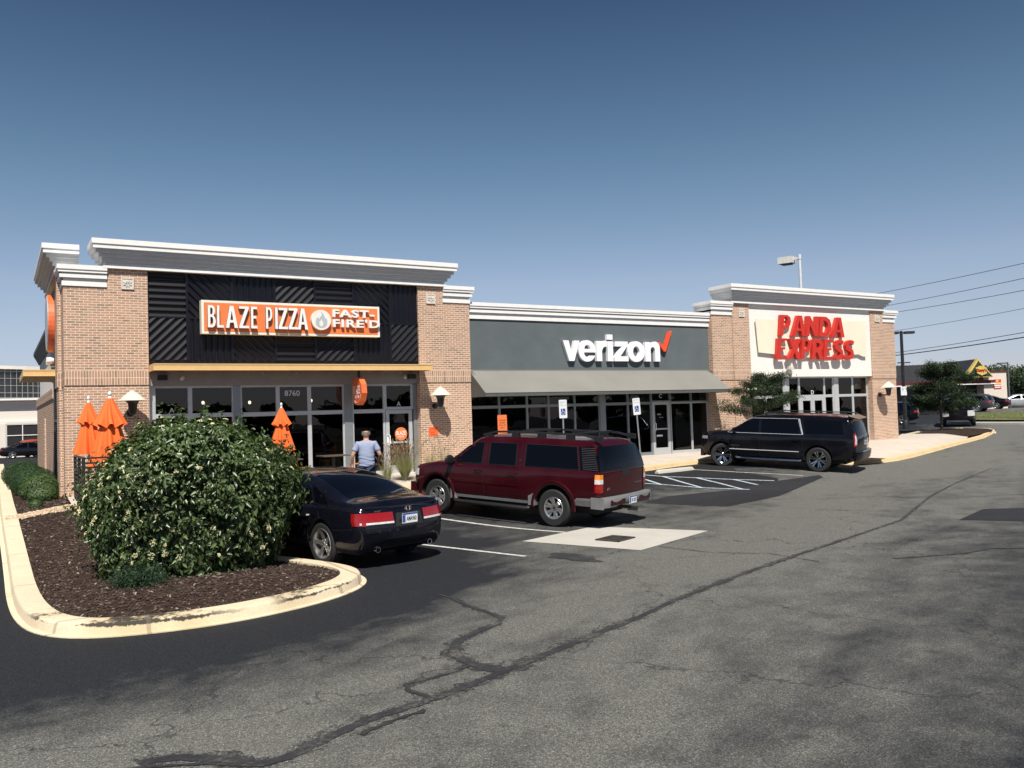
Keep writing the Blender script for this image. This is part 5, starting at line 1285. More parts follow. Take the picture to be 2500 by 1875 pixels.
def mkcar(name, label, p, heading, S, group=None):
    t = thing(name, label, 'car' if S.get('cat') is None else S['cat'], (p[0], p[1], G(p[0], p[1])), heading, group); car = Car(S)
    # sit on the slope of the ground
    dx, dy = math.cos(heading), math.sin(heading); wb = S['wb']; zf = G(p[0]+dx*wb, p[1]+dy*wb); zr = G(p[0], p[1]); tr = S['track']
    zl = G(p[0]-dy*tr, p[1]+dx*tr); zr2 = G(p[0]+dy*tr, p[1]-dx*tr)
    t.rotation_mode = 'XYZ'; pitch = math.atan2(zf-zr, wb); roll = math.atan2(zl-zr2, 2*tr)
    t.matrix_world = Matrix.Translation((p[0], p[1], zr)) @ Matrix.Rotation(heading, 4, 'Z') @ Matrix.Rotation(-pitch, 4, 'Y') @ Matrix.Rotation(roll, 4, 'X')
    link_mesh(car.body(), 'body', None, t); return t, car

# ---------- black saloon beside the bush
SED = dict(paint=P_NAVY, wb=2.73, wr=.352, tw=.23, rimr=.245, track=.89, arch=.39, tum=.42, crown=.04, shoulder=.05, bulge=.13, barrel=.03,
    H=[(-1.02, .93), (-.98, 1.0), (-.90, 1.035), (-.5, 1.075), (-.36, 1.10), (0, 1.225), (.45, 1.375), (.85, 1.445), (1.25, 1.472), (1.6, 1.462), (1.9, 1.42), (2.3, 1.27), (2.75, 1.07), (2.95, 1.0), (3.3, .95), (3.6, .85), (3.72, .74)],
    W=[(-1.02, .74), (-.96, .82), (-.85, .868), (-.5, .905), (0, .915), (1.3, .917), (2.6, .91), (3.1, .89), (3.4, .84), (3.6, .76), (3.72, .64)],
    B=[(-1.02, .90), (-.9, .955), (-.3, .97), (0, .965), (1.0, .945), (2.2, .92), (2.9, .88), (3.4, .80), (3.72, .68)],
    Z=[(-1.02, .42), (-.95, .30), (-.7, .22), (-.4, .20), (3.0, .20), (3.5, .2), (3.72, .28)],
    rear=1, rearlen=.35, rearf=lambda z: .0 if z < .62 else .10*min((z-.62)/.4, 1)**1.4)
T_, CARF = mkcar('parked_car', 'black saloon parked nose in beside the big bush, rear towards the viewer', (4.62+.90*math.sin(R(105)), -11.05-.90*math.cos(R(105))), R(105), SED)
T_.scale = (1.04, 1.04, 1.04)
def build_saloon(t, car, S):
    side_windows(t, car, [[(.30, .985), (1.22, .965), (1.22, 1.31), (.95, 1.36), (.62, 1.31)], [(1.30, .962), (2.42, .93), (2.30, 1.04), (1.95, 1.21), (1.62, 1.32), (1.30, 1.345)], [(-.12, .99), (.22, .985), (.50, 1.275), (.35, 1.23), (.02, 1.09)]])
    for sg in (1, -1):
        mb = MB(); car.side_line(mb, [(-.2, .974), (.3, .968), (1.25, .95), (2.5, .915)], .014, sg, .006); mb.build('chrome_strip', CHROME, t, fix=False)
    mb = MB(); car.top_patch(mb, -.40, .66, lambda u: -.60+.06*u, lambda u: .60-.06*u); mb.build('rear_window', TINT, t, 40, fix=False)
    mb = MB(); car.top_patch(mb, 1.98, 2.86, lambda u: -.52-.12*u, lambda u: .52+.12*u); mb.build('windscreen', TINT, t, 40, fix=False)
    seams(t, car, [[(1.26, .30), (1.26, .95)], [(.02, .75), (.12, .97)], [(.10, .74), (.33, .5), (.40, .3)], [(2.38, .30), (2.42, .6), (2.40, .92)], [(-.36, .60), (-.80, .64)], [(-.80, .64), (-.86, .93)]])
    handles(t, car, [(.42, .80), (1.5, .79)], CHROME); mirrors(t, car, 2.32, .98, S['paint'])
    # boot lid line, lamps
    mb = MB()
    for sg in (1, -1): car.band(mb, .70, .80, .55, .33, .006, sg=sg, mi=0)
    for sg in (1, -1):
        mb = MB(); car.band(mb, .745, .885, .30, .22, .008, sg=sg, mi=0); car.band(mb, .715, .745, .30, .06, .009, sg=sg, mi=1); car.band(mb, .70, .745, .72, .20, .0085, sg=sg, mi=0)
        mb.build('tail_lamp', [REDL, CLEARL], t, 40, fix=False)
    mb = MB(); mb.tube([(car.endx(.965, y)-.004, y, .965) for y in np.linspace(-.72, .72, 17)], .007, 5); mb.tube([(car.endx(.655, y)-.006, y, .655) for y in np.linspace(-.75, .75, 17)], .009, 5)
    for sg in (1, -1): mb.tube([(car.endx(z, sg*.30)-.004, sg*.30, z) for z in (.66, .72)], .004, 4)
    mb.build('boot_seam', GAP, t, fix=False)
    mb = MB(); car.end_patch(mb, [(-.27, .66), (.27, .66), (.24, .86), (-.24, .86)], off=.001); mb.build('plate_recess', BLK, t, 40, fix=False)
    plate(t, car, 0, .765, 'AMA960')
    mb = MB(); x = car.endx(.915, 0)-.012
    ring = [(x, .062*math.cos(a), .915+.034*math.sin(a)) for a in np.linspace(0, 2*math.pi, 24)]; mb.tube(ring, .006, 6)
    mb.tube([(x, .028, .89), (x, .038, .94)], .006, 5); mb.tube([(x, -.038, .89), (x, -.028, .94)], .006, 5); mb.tube([(x, .032, .912), (x, -.034, .918)], .006, 5); mb.build('emblem', CHROME, t)
    badge(t, 'HYUNDAI', (car.endx(.905, .52)-.004, .60, .895), (0, -1, 0), (0, 0, 1), (-1, 0, 0), .022, w=.17)
    for sg in (1, -1):
        mb = MB(); mb.lathe([(.035, 0), (.048, 0), (.05, .12), (.04, .12), (.035, .01)], (-1.0, sg*.52, .31), 16, 'x'); mb.v = [(x_, y_*1.0, z_) for x_, y_, z_ in mb.v]; mb.build('exhaust', CHROME, t, 40)
    mb = MB(); mb.box(-.36, -.33, -.12, .12, 1.115, 1.14)
    for sg in (1, -1):
        mb = MB(); car.band(mb, .60, .74, .45, .22, .006, rear=False, sg=sg); mb.build('headlight', CLEARL, t, 40, fix=False)
    mb = MB(); car.end_patch(mb, [(-.4, .5), (.4, .5), (.36, .62), (-.36, .62)], rear=False); mb.build('grille', TRIM, t, fix=False)
    for y in (-.5, .5):
        mb = MB(); mb.tube([(-.1, y*.6, 1.19), (-.25, y*.2, 1.135)], .004, 4)
    put_wheels(t, S, 'five')
build_saloon(T_, CARF, SED); SEDAN = T_

# ---------- big maroon estate truck
SUB = dict(paint=P_RED, cat='suv', wb=3.302, wr=.40, tw=.265, rimr=.238, track=.985, arch=.475, archdz=.03, tum=.26, crown=.045, shoulder=.03, bulge=.07, barrel=.02,
    H=[(-1.13, 1.62), (-1.08, 1.78), (-1.0, 1.84), (-.85, 1.872), (0, 1.895), (1.2, 1.90), (1.9, 1.885), (2.15, 1.85), (2.45, 1.66), (2.95, 1.335), (3.05, 1.27), (3.4, 1.235), (3.85, 1.16), (4.04, 1.09), (4.08, 1.0)],
    W=[(-1.13, .96), (-1.05, .985), (-.6, .995), (0, 1.0), (3.3, 1.0), (3.8, .985), (4.0, .955), (4.08, .90)],
    B=[(-1.13, 1.215), (0, 1.215), (2.0, 1.20), (2.9, 1.19), (3.4, 1.165), (3.85, 1.09), (4.08, .93)],
    Z=[(-1.13, .50), (-1.0, .47), (-.5, .44), (.5, .42), (2.8, .42), (3.75, .44), (4.08, .52)],
    rear=1, rearlen=.5, rearf=lambda z: .0 if z < 1.2 else .22*((z-1.2)/.65)**1.5, bulge_=.05)
a_ = R(112)
SP = gnd(1350.3, 1286.5)
SPC = (SP[0]+.985*math.sin(a_), SP[1]-.985*math.cos(a_))
T2, C2 = mkcar('parked_suv', 'dark red long four wheel drive wagon with roof rack parked in the middle bay', SPC, a_, SUB)
def build_suburban(t, car, S):
    side_windows(t, car, [[(1.98, 1.235), (2.92, 1.225), (2.78, 1.36), (2.45, 1.60), (2.22, 1.70), (1.98, 1.71)], [(1.02, 1.24), (1.78, 1.235), (1.80, 1.71), (1.06, 1.72)], [(-.62, 1.245), (.78, 1.24), (.80, 1.72), (-.50, 1.715)]], trim=TRIM)
    # slatted rear quarter
    for sg in (1, -1):
        mb = MB(); car.side_patch(mb, [(-1.12, 1.235), (-.665, 1.24), (-.55, 1.715), (-.93, 1.735), (-1.03, 1.55)], sg, .006)
        for k in range(13): z = 1.26+k*.036; car.side_line(mb, [(-1.08+.012*k, z), (-.72+.009*k, z)], .018, sg, .012, 1)
        mb.build('rear_quarter_vent', [TINT, plain('vent_gloss', (.05, .05, .055), .15)], t, fix=False)
    mb = MB(); car.end_patch(mb, [(-.93, 1.235), (.93, 1.235), (.88, 1.5), (.79, 1.735), (-.79, 1.735), (-.88, 1.5)], off=.008); o = mb.build('rear_window', TINT, t, 40, fix=False)
    mb = MB(); mb.tube([(car.endx(1.30, .1)-.02, .25, 1.29), (car.endx(1.33, 0)-.025, -.35, 1.33)], .008, 5); mb.build('rear_wiper', TRIM, o, fix=False)
    mb = MB(); car.top_patch(mb, 2.22, 2.98, lambda u: -.60-.13*u, lambda u: .60+.13*u); mb.build('windscreen', TINT, t, 40, fix=False)
    seams(t, car, [[(1.88, .50), (1.90, 1.2), (1.90, 1.74)], [(.92, 1.74), (.90, 1.2), (.90, .90)], [(2.95, 1.19), (2.98, .8), (2.9, .50)], [(-1.0, .80), (.38 if False else -.55, .80)]])
    for sg in (1, -1):
        mb = MB(); car.side_line(mb, [(.95, .80), (2.78, .80)], .018, sg, .004); mb.build('crease', S['paint'], t, fix=False)
        for xc in (0, 3.302):
            # flared arch
            prof = [(0, .0), (.035, .028), (.085, .024), (.10, .0)]; vs = []; n = 22
            for i in range(n+1):
                a = math.pi*(-.03+1.06*i/n); c, s_ = math.cos(a), math.sin(a)
                for (dr, dy) in prof:
                    r = S['arch']+dr; x = xc+r*c; z = S['wr']+.03+r*s_*.98; vs.append((x, sg*(car.W(xc)-.006+dy), z))
            m4 = 4; mb = MB(); mb.add(vs, [(i*m4+j, (i+1)*m4+j, (i+1)*m4+j+1, i*m4+j+1) for i in range(n) for j in range(3)]); mb.build('fender_flare', S['paint'], t, 50)
        mb = MB(); car.side_patch(mb, [(.52, .44), (2.75, .44), (2.75, .505), (.52, .505)], sg, .012); mb.build('sill_cladding', CLAD, t, fix=False)
        for xa, xb in ((.47, .64), (2.70, 2.86)):
            mb = MB(); z0 = .30; mb.add([(xa, sg*1.01, .42), (xb, sg*1.01, .42), (xb+(-.06 if xa < 1 else .10)*0, sg*1.01, .62), (xa, sg*1.01, .70)] if xa < 1 else [(xa, sg*1.01, .40), (xb, sg*1.01, .40), (xb, sg*1.01, .66), (xb-.03, sg*1.01, .70)], [(0, 1, 2, 3)])
            q = [(p[0], sg*.90, p[2]) for p in mb.v]; mb.add(q, [(0, 1, 2, 3)]); mb.add(mb.v[:8], [(0, 1, 5, 4), (1, 2, 6, 5), (2, 3, 7, 6), (3, 0, 4, 7)]); mb.build('mud_guard', CLAD, t)
        mb = MB(); car.side_patch(mb, [(-1.08, .50), (-.48, .50), (-.52, .60), (-.60, .665), (-1.08, .68)], sg, .014); mb.build('rear_cladding', CLAD, t, fix=False)
        mb = MB(); mb.tube([(.62, sg*.99, .36), (.68, sg*1.04, .35), (2.66, sg*1.04, .35), (2.74, sg*.98, .37)], .045, 8); mb.build('running_board', TRIM, t, 40)
        # tail lamps
        mb = MB(); car.band(mb, .80, .98, .86, .10, .012, sg=sg, mi=0); car.band(mb, .98, 1.07, .86, .10, .0125, sg=sg, mi=2); car.band(mb, 1.07, 1.17, .86, .10, .012, sg=sg, mi=1); mb.build('tail_lamp', [REDL, AMBER, CLEARL], t, 40, fix=False)
        mb = MB(); car.band(mb, .86, 1.02, .68, .20, .01, rear=False, sg=sg); mb.build('headlight', CLEARL, t, 40, fix=False)
        # roof rack rail
        zr = 1.90; mb = MB(); yy = sg*.69
        rail = [(-.95, 1.885), (-.6, 1.955), (0, 1.965), (1.2, 1.97), (1.75, 1.955), (2.12, 1.875)]
        for (xa, za), (xb, zb) in zip(rail[:-1], rail[1:]):
            mb.add([(x, yy+d, z+e) for x, z in ((xa, za), (xb, zb)) for d, e in ((-.028, -.022), (.028, -.022), (.022, .02), (-.022, .02))], [(0, 1, 5, 4), (1, 2, 6, 5), (2, 3, 7, 6), (3, 0, 4, 7), (0, 3, 2, 1), (4, 5, 6, 7)])
        for x in (-.95, -.25, .5, 1.2, 1.95): mb.box(x-.10, x+.10, yy-.03, yy+.03, 1.84, 1.95 if x < 1.9 else 1.90)
        mb.build('roof_rail', TRIM, t, 40)
    for x in (-.45, .9):
        mb = MB(); mb.box(x-.03, x+.03, -.67, .67, 1.975, 2.0); mb.build('rack_bar', TRIM, t)
    handles(t, car, [(2.05, 1.08), (1.08, 1.075)], S['paint']); mirrors(t, car, 2.80, 1.26, TRIM, True)
    # tailgate
    mb = MB(); car.end_patch(mb, [(-.16, 1.10), (.16, 1.10), (.14, 1.22), (-.14, 1.22)], off=.004); mb.build('tailgate_handle', TRIM, t, fix=False)
    mb = MB(); mb.tube([(car.endx(z, .83)-.004, .83, z) for z in (.72, .9, 1.1, 1.22)], .006, 4); mb.tube([(car.endx(z, -.83)-.004, -.83, z) for z in (.72, .9, 1.1, 1.22)], .006, 4); mb.tube([(car.endx(.73, y)-.004, y, .73) for y in np.linspace(-.83, .83, 9)], .006, 4); mb.build('tailgate_seam', GAP, t, fix=False)
    mb = MB(); vs = []; n = 16   # stepped rear bumper
    for i in range(n+1):
        y = -1.0+2.0*i/n; e = .10*(abs(y)**6); xo = -1.36+e
        vs += [(-1.12, y, .70), (xo+.02, y, .70), (xo, y, .66), (xo+.015, y, .56), (xo+.03, y, .50 if abs(y) > .55 else .54), (-1.12, y, .47)]
    mb.add(vs, [(i*6+j, (i+1)*6+j, (i+1)*6+j+1, i*6+j+1) for i in range(n) for j in range(5)]+[tuple(range(6)), tuple(range(n*6+5, n*6-1, -1))]); bmp = mb.build('rear_bumper', CLAD, t, 40)
    for y0_, y1_ in ((.30, .84), (-.84, -.30)):
        mb = MB(); mb.add([(-1.366+.10*abs(y)**6, y, z) for y in (y0_, y1_) for z in (.545, .655)], [(0, 1, 3, 2)]); mb.build('bumper_inset', S['paint'], bmp, fix=False)
    for sg in (1, -1):
        mb = MB(); mb.box(-1.25, -.95, sg*.985, sg*1.015, .47, .70); mb.build('bumper_end', CLAD, bmp)
    plate(t, car, 0, .60, 'VK 22071', x=-1.372)
    mb = MB(); mb.box(-1.40, -1.0, -.04, .04, .40, .46); mb.box(-1.46, -1.36, -.05, .05, .37, .45); mb.box(-1.36, -1.30, -.12, .12, .38, .40); mb.build('tow_hitch', BLK, t)
    badge(t, 'Z71', (car.endx(.80, .66)-.012, .74, .84), (0, -1, 0), (0, 0, 1), (-1, 0, 0), .05); badge(t, 'CHEVROLET', (car.endx(.9, -.5)-.012, -.36, .90), (0, -1, 0), (0, 0, 1), (-1, 0, 0), .035, plain('badge_dark', (.10, .07, .07), .4), w=.34)
    badge(t, 'Z71', (.93, car.yside(.9, 1.3)+.004, 1.32), (-1, 0, 0), (0, 0, 1), (0, 1, 0), .05)
    mb = MB(); car.end_patch(mb, [(-.6, .72), (.6, .72), (.6, .98), (-.6, .98)], rear=False); mb.build('grille', TRIM, t, fix=False)
    mb = MB(); mb.box(4.0, 4.2, -.93, .93, .46, .68); mb.build('front_bumper', S['paint'], t, 40)
    mb = MB(); mb.box(-.8, 3.6, -.55, .55, .28, .42); mb.build('chassis', BLK, t)
    put_wheels(t, S, 'truck')
build_suburban(T2, C2, SUB)

# ---------- black long wagon by the right shop
YUK = dict(paint=P_BLACK, cat='suv', wb=3.302, wr=.405, tw=.275, rimr=.285, track=1.005, arch=.465, archdz=.02, tum=.24, crown=.04, shoulder=.03, bulge=.08, barrel=.02,
    H=[(-1.18, 1.60), (-1.10, 1.78), (-1.0, 1.825), (-.8, 1.85), (0, 1.88), (1.2, 1.89), (1.9, 1.87), (2.15, 1.83), (2.5, 1.62), (3.0, 1.345), (3.1, 1.30), (3.4, 1.275), (3.75, 1.235), (3.98, 1.18), (4.04, 1.08)],
    W=[(-1.18, .96), (-1.05, 1.0), (-.6, 1.015), (0, 1.02), (3.3, 1.02), (3.72, 1.0), (3.94, .96), (4.04, .90)],
    B=[(-1.18, 1.20), (0, 1.20), (2.0, 1.20), (2.9, 1.20), (3.4, 1.19), (3.75, 1.14), (4.04, .98)],
    Z=[(-1.18, .52), (-1.0, .42), (-.5, .36), (.5, .32), (2.8, .32), (3.7, .34), (4.04, .40)],
    rear=1, rearlen=.5, rearf=lambda z: .0 if z < 1.1 else .26*((z-1.1)/.72)**1.4)
YP = gnd(1997, 1152.5); hy = R(133)
# heading that brings the near front wheel to its place in the photograph
best = None
for hd in np.arange(115, 150, .5):
    q = (YP[0]+3.302*math.cos(R(hd)), YP[1]+3.302*math.sin(R(hd))); v = np.array([q[0], q[1], G(*q)])-CP; px = 1250+FPX*(v@CR)/(v@CF)
    if best is None or abs(px-1776) < best[0]: best = (abs(px-1776), hd)
hy = R(best[1]); print('wagon heading', best)
YPC = (YP[0]+1.0*math.sin(hy), YP[1]-1.0*math.cos(hy))
T3, C3 = mkcar('parked_suv', 'black long wagon with chrome trim parked in front of the right shop', YPC, hy, YUK)
def build_yukon(t, car, S):
    side_windows(t, car, [[(2.0, 1.225), (3.0, 1.225), (2.86, 1.34), (2.48, 1.60), (2.25, 1.69), (2.0, 1.71)], [(.60, 1.225), (1.9, 1.225), (1.9, 1.715), (.72, 1.715)], [(-.80, 1.26), (.42, 1.25), (.50, 1.70), (-.72, 1.69)]])
    for sg in (1, -1):
        mb = MB(); car.side_line(mb, [(.52, 1.212), (3.08, 1.212), (2.88, 1.36), (2.50, 1.62), (2.24, 1.722), (.68, 1.735), (.52, 1.212)], .018, sg, .007); car.side_line(mb, [(.50, 1.212), (.64, 1.735)], .032, sg, .008); mb.build('window_trim', BRIGHT, t, fix=False)
        mb = MB(); car.side_line(mb, [(.62, .64), (3.0, .64)], .03, sg, .012); mb.build('chrome_strip', BRIGHT, t, fix=False)
        mb = MB(); mb.tube([(.55, sg*1.0, .36), (.62, sg*1.05, .35), (2.7, sg*1.05, .35), (2.8, sg*.98, .37)], .035, 8); mb.build('running_board', CHROME, t, 40)
        mb = MB(); car.band(mb, .88, 1.30, .86, .05, .012, sg=sg, mi=0); car.band(mb, .94, 1.24, .90, .01, .016, sg=sg, mi=1); mb.build('tail_lamp', [REDL, CLEARL], t, 40, fix=False)
        mb = MB(); car.band(mb, .96, 1.06, .62, .24, .01, rear=False, sg=sg); mb.build('headlight', plain('headlight_smoke', (.22, .23, .25), .15), t, 40, fix=False)
        mb = MB(); mb.tube([(-.9, sg*.66, 1.86), (-.8, sg*.66, 1.91), (1.7, sg*.66, 1.93), (1.85, sg*.66, 1.885)], .02, 6); mb.build('roof_rail', TRIM, t, 40)
    mb = MB(); car.end_patch(mb, [(-.80, 1.22), (.80, 1.22), (.74, 1.68), (-.74, 1.68)], off=.008); mb.build('rear_window', TINT, t, 40, fix=False)
    mb = MB(); x = car.endx(1.74, 0); mb.add([(x-.16, -.66, 1.76), (x-.16, .66, 1.76), (x+.14, .74, 1.86), (x+.14, -.74, 1.86), (x-.16, -.66, 1.735), (x-.16, .66, 1.735), (x+.14, .74, 1.78), (x+.14, -.74, 1.78)], [(0, 1, 2, 3), (7, 6, 5, 4), (0, 4, 5, 1), (1, 5, 6, 2), (2, 6, 7, 3), (3, 7, 4, 0)]); mb.build('spoiler', S['paint'], t)
    mb = MB(); car.top_patch(mb, 2.24, 3.04, lambda u: -.62-.13*u, lambda u: .62+.13*u); mb.build('windscreen', TINT, t, 40, fix=False)
    seams(t, car, [[(1.95, .42), (1.96, 1.74)], [(.54, 1.74), (.50, 1.2), (.50, .80)], [(3.02, 1.19), (3.04, .8), (2.95, .42)]])
    handles(t, car, [(2.12, 1.02), (.72, 1.03)], S['paint']); mirrors(t, car, 2.78, 1.27, S['paint'], True)
    plate(t, car, 0, .98, 'TK 418'); badge(t, 'GMC', (car.endx(1.14, .05)-.014, .13, 1.10), (0, -1, 0), (0, 0, 1), (-1, 0, 0), .07, CHROME); badge(t, 'YUKON XL', (2.98, car.yside(2.8, .78)+.004, .75), (-1, 0, 0), (0, 0, 1), (0, 1, 0), .045, CHROME, w=.34)
    mb = MB(); n = 14; vs = []
    for i in range(n+1):
        y = -1.0+2.0*i/n; xo = -1.34+.12*abs(y)**5; vs += [(-1.15, y, .72), (xo, y, .70), (xo-.01, y, .60), (xo+.03, y, .44), (-1.1, y, .40)]
    mb.add(vs, [(i*5+j, (i+1)*5+j, (i+1)*5+j+1, i*5+j+1) for i in range(n) for j in range(4)]+[tuple(range(5)), tuple(range(n*5+4, n*5-1, -1))]); mb.build('rear_bumper', S['paint'], t, 40)
    mb = MB(); mb.box(-1.352, -1.30, -.55, .55, .69, .715); mb.build('step_pad', CLAD, t)
    mb = MB(); car.end_patch(mb, [(-.58, .66), (.58, .66), (.58, 1.04), (-.58, 1.04)], rear=False, off=.02); mb.build('grille', CHROME, t, fix=False)
    mb = MB(); mb.box(3.98, 4.10, -.90, .90, .34, .60); mb.build('front_bumper', S['paint'], t, 40)
    mb = MB(); mb.box(-.8, 3.6, -.6, .6, .26, .36); mb.build('chassis', BLK, t)
    put_wheels(t, S, 'ten', plain('dark_chrome', (.35, .36, .38), .12, metal=1), steer=R(22))
build_yukon(T3, C3, YUK)

# ---------- distant cars: simpler trim, same builder
def far_car(name, label, p, heading, kind, pt, group, z=None):
    base = dict(SED if kind == 'saloon' else YUK); base['paint'] = pt; base.pop('cat', None)
    if kind == 'suv': base = dict(base, wb=2.75, wr=.37, rimr=.24, tw=.24, track=.93, arch=.42, cat='suv',
        H=[(-.98, 1.35), (-.9, 1.52), (-.7, 1.62), (0, 1.68), (.9, 1.69), (1.4, 1.66), (1.7, 1.58), (2.4, 1.16), (2.6, 1.09), (3.3, 1.0), (3.6, .9), (3.68, .8)],
        W=[(-.98, .84), (-.8, .90), (0, .93), (2.6, .93), (3.3, .88), (3.68, .74)], B=[(-.98, 1.02), (0, 1.02), (2.4, .98), (3.3, .90), (3.68, .72)], Z=[(-.98, .42), (-.6, .3), (2.6, .26), (3.68, .32)], rearf=lambda z: 0 if z < 1 else .22*((z-1)/.6)**1.3)
    if kind == 'pickup': base = dict(base, wb=3.6, wr=.41, arch=.47, H=[(-1.25, 1.24), (-1.2, 1.25), (.95, 1.27), (1.0, 1.33), (1.12, 1.78), (1.3, 1.86), (2.0, 1.89), (2.5, 1.85), (3.2, 1.36), (3.35, 1.28), (4.3, 1.2), (4.5, 1.1), (4.56, 1.0)],
        W=[(-1.25, .96), (0, 1.0), (3.9, 1.0), (4.4, .95), (4.56, .88)], B=[(-1.25, 1.2), (1, 1.2), (3.3, 1.2), (4.3, 1.1), (4.56, .95)], Z=[(-1.25, .5), (0, .45), (4.56, .45)], rearf=lambda z: 0, cat='pickup truck')
    t, car = mkcar(name, label, p, heading, base, group); t['category'] = base.get('cat') or 'car'
    if kind == 'saloon': wins = [[(.30, .985), (1.22, .965), (1.22, 1.31), (.95, 1.36), (.62, 1.31)], [(1.30, .962), (2.42, .93), (2.30, 1.04), (1.95, 1.21), (1.62, 1.32), (1.30, 1.345)]]
    elif kind == 'suv': wins = [[(.25, 1.05), (1.05, 1.04), (1.05, 1.52), (.3, 1.53)], [(1.13, 1.04), (2.3, 1.01), (1.62, 1.48), (1.13, 1.52)], [(-.65, 1.10), (.17, 1.06), (.2, 1.50), (-.4, 1.46)]]
    else: wins = [[(2.2, 1.23), (3.2, 1.23), (2.62, 1.66), (2.2, 1.70)], [(1.25, 1.23), (2.1, 1.23), (2.1, 1.70), (1.3, 1.68)]]
    side_windows(t, car, wins)
    if kind != 'pickup':
        mb = MB()
        if kind == 'saloon': car.top_patch(mb, -.40, .66, lambda u: -.60+.06*u, lambda u: .60-.06*u)
        else: car.end_patch(mb, [(-.7, 1.08), (.7, 1.08), (.62, 1.45), (-.62, 1.45)], off=.01)
        mb.build('rear_window', TINT, t, 40, fix=False)
    x1, x2 = dict(saloon=(1.98, 2.86), suv=(1.75, 2.45), pickup=(2.55, 3.25))[kind]
    mb = MB(); car.top_patch(mb, x1, x2, lambda u: -.55-.12*u, lambda u: .55+.12*u); mb.build('windscreen', TINT, t, 40, fix=False)
    zt = dict(saloon=(.74, .88), suv=(.86, 1.02), pickup=(.80, 1.16))[kind]; ins = .42 if kind != 'pickup' else .86
    for sg in (1, -1):
        mb = MB(); car.band(mb, zt[0], zt[1], ins, .22 if kind != 'pickup' else .05, .01, sg=sg); mb.build('tail_lamp', REDL, t, 40, fix=False)
        mb = MB(); car.band(mb, zt[0]-.1, zt[1]-.1, .55, .2, .01, rear=False, sg=sg); mb.build('headlight', CLEARL, t, 40, fix=False)
    plate(t, car, 0, zt[0]-.06 if kind == 'suv' else .78, 'IN 204', x=car.endx(.8, 0)-.03)
    put_wheels(t, base, 'five' if kind != 'pickup' else 'truck')
    return t
GRR = 'cars parked in front of the far restaurant'
F2 = (CF[0], CF[1]); aF = math.atan2(CF[1], CF[0])
def farp(px, D): p = atd(px, 1000, D); return (p[0], p[1])
far_car('parked_suv', 'grey crossover parked between the island tree and the black saloon', farp(2394, 80), aF+R(45), 'suv', P_GREY, GRR)
far_car('parked_car', 'black saloon with red tail lamps parked between the grey crossover and the silver car', farp(2438, 86), aF+R(50), 'saloon', P_BLACK, GRR)
far_car('parked_car', 'silver saloon parked at the right edge of the far row', farp(2522, 92), aF+R(75), 'saloon', P_SILV, GRR)
far_car('parked_car', 'white car at the extreme right edge behind the silver one', farp(2530, 112), aF+R(60), 'saloon', paint('paint_white', (.7, .7, .7)), GRR)
far_car('parked_suv', 'black wagon beside the right pier of the building, left of the pickup', farp(2206, 64), aF+R(62), 'suv', P_BLACK, 'vehicles behind the island tree')
far_car('pickup_truck', 'black pickup truck behind the tree on the mulched island', farp(2338, 60.5), aF+R(153), 'pickup', P_BLACK, 'vehicles behind the island tree')
far_car('parked_car', 'small black saloon at the far left in front of the glass fronted mall', farp(30, 79), aF+R(-62), 'saloon', P_BLACK, 'cars parked by the mall')
far_car('parked_suv', 'small orange red crossover at the far left beside the brick corner', farp(76, 83), aF+R(-35), 'suv', P_ORNG, 'cars parked by the mall')
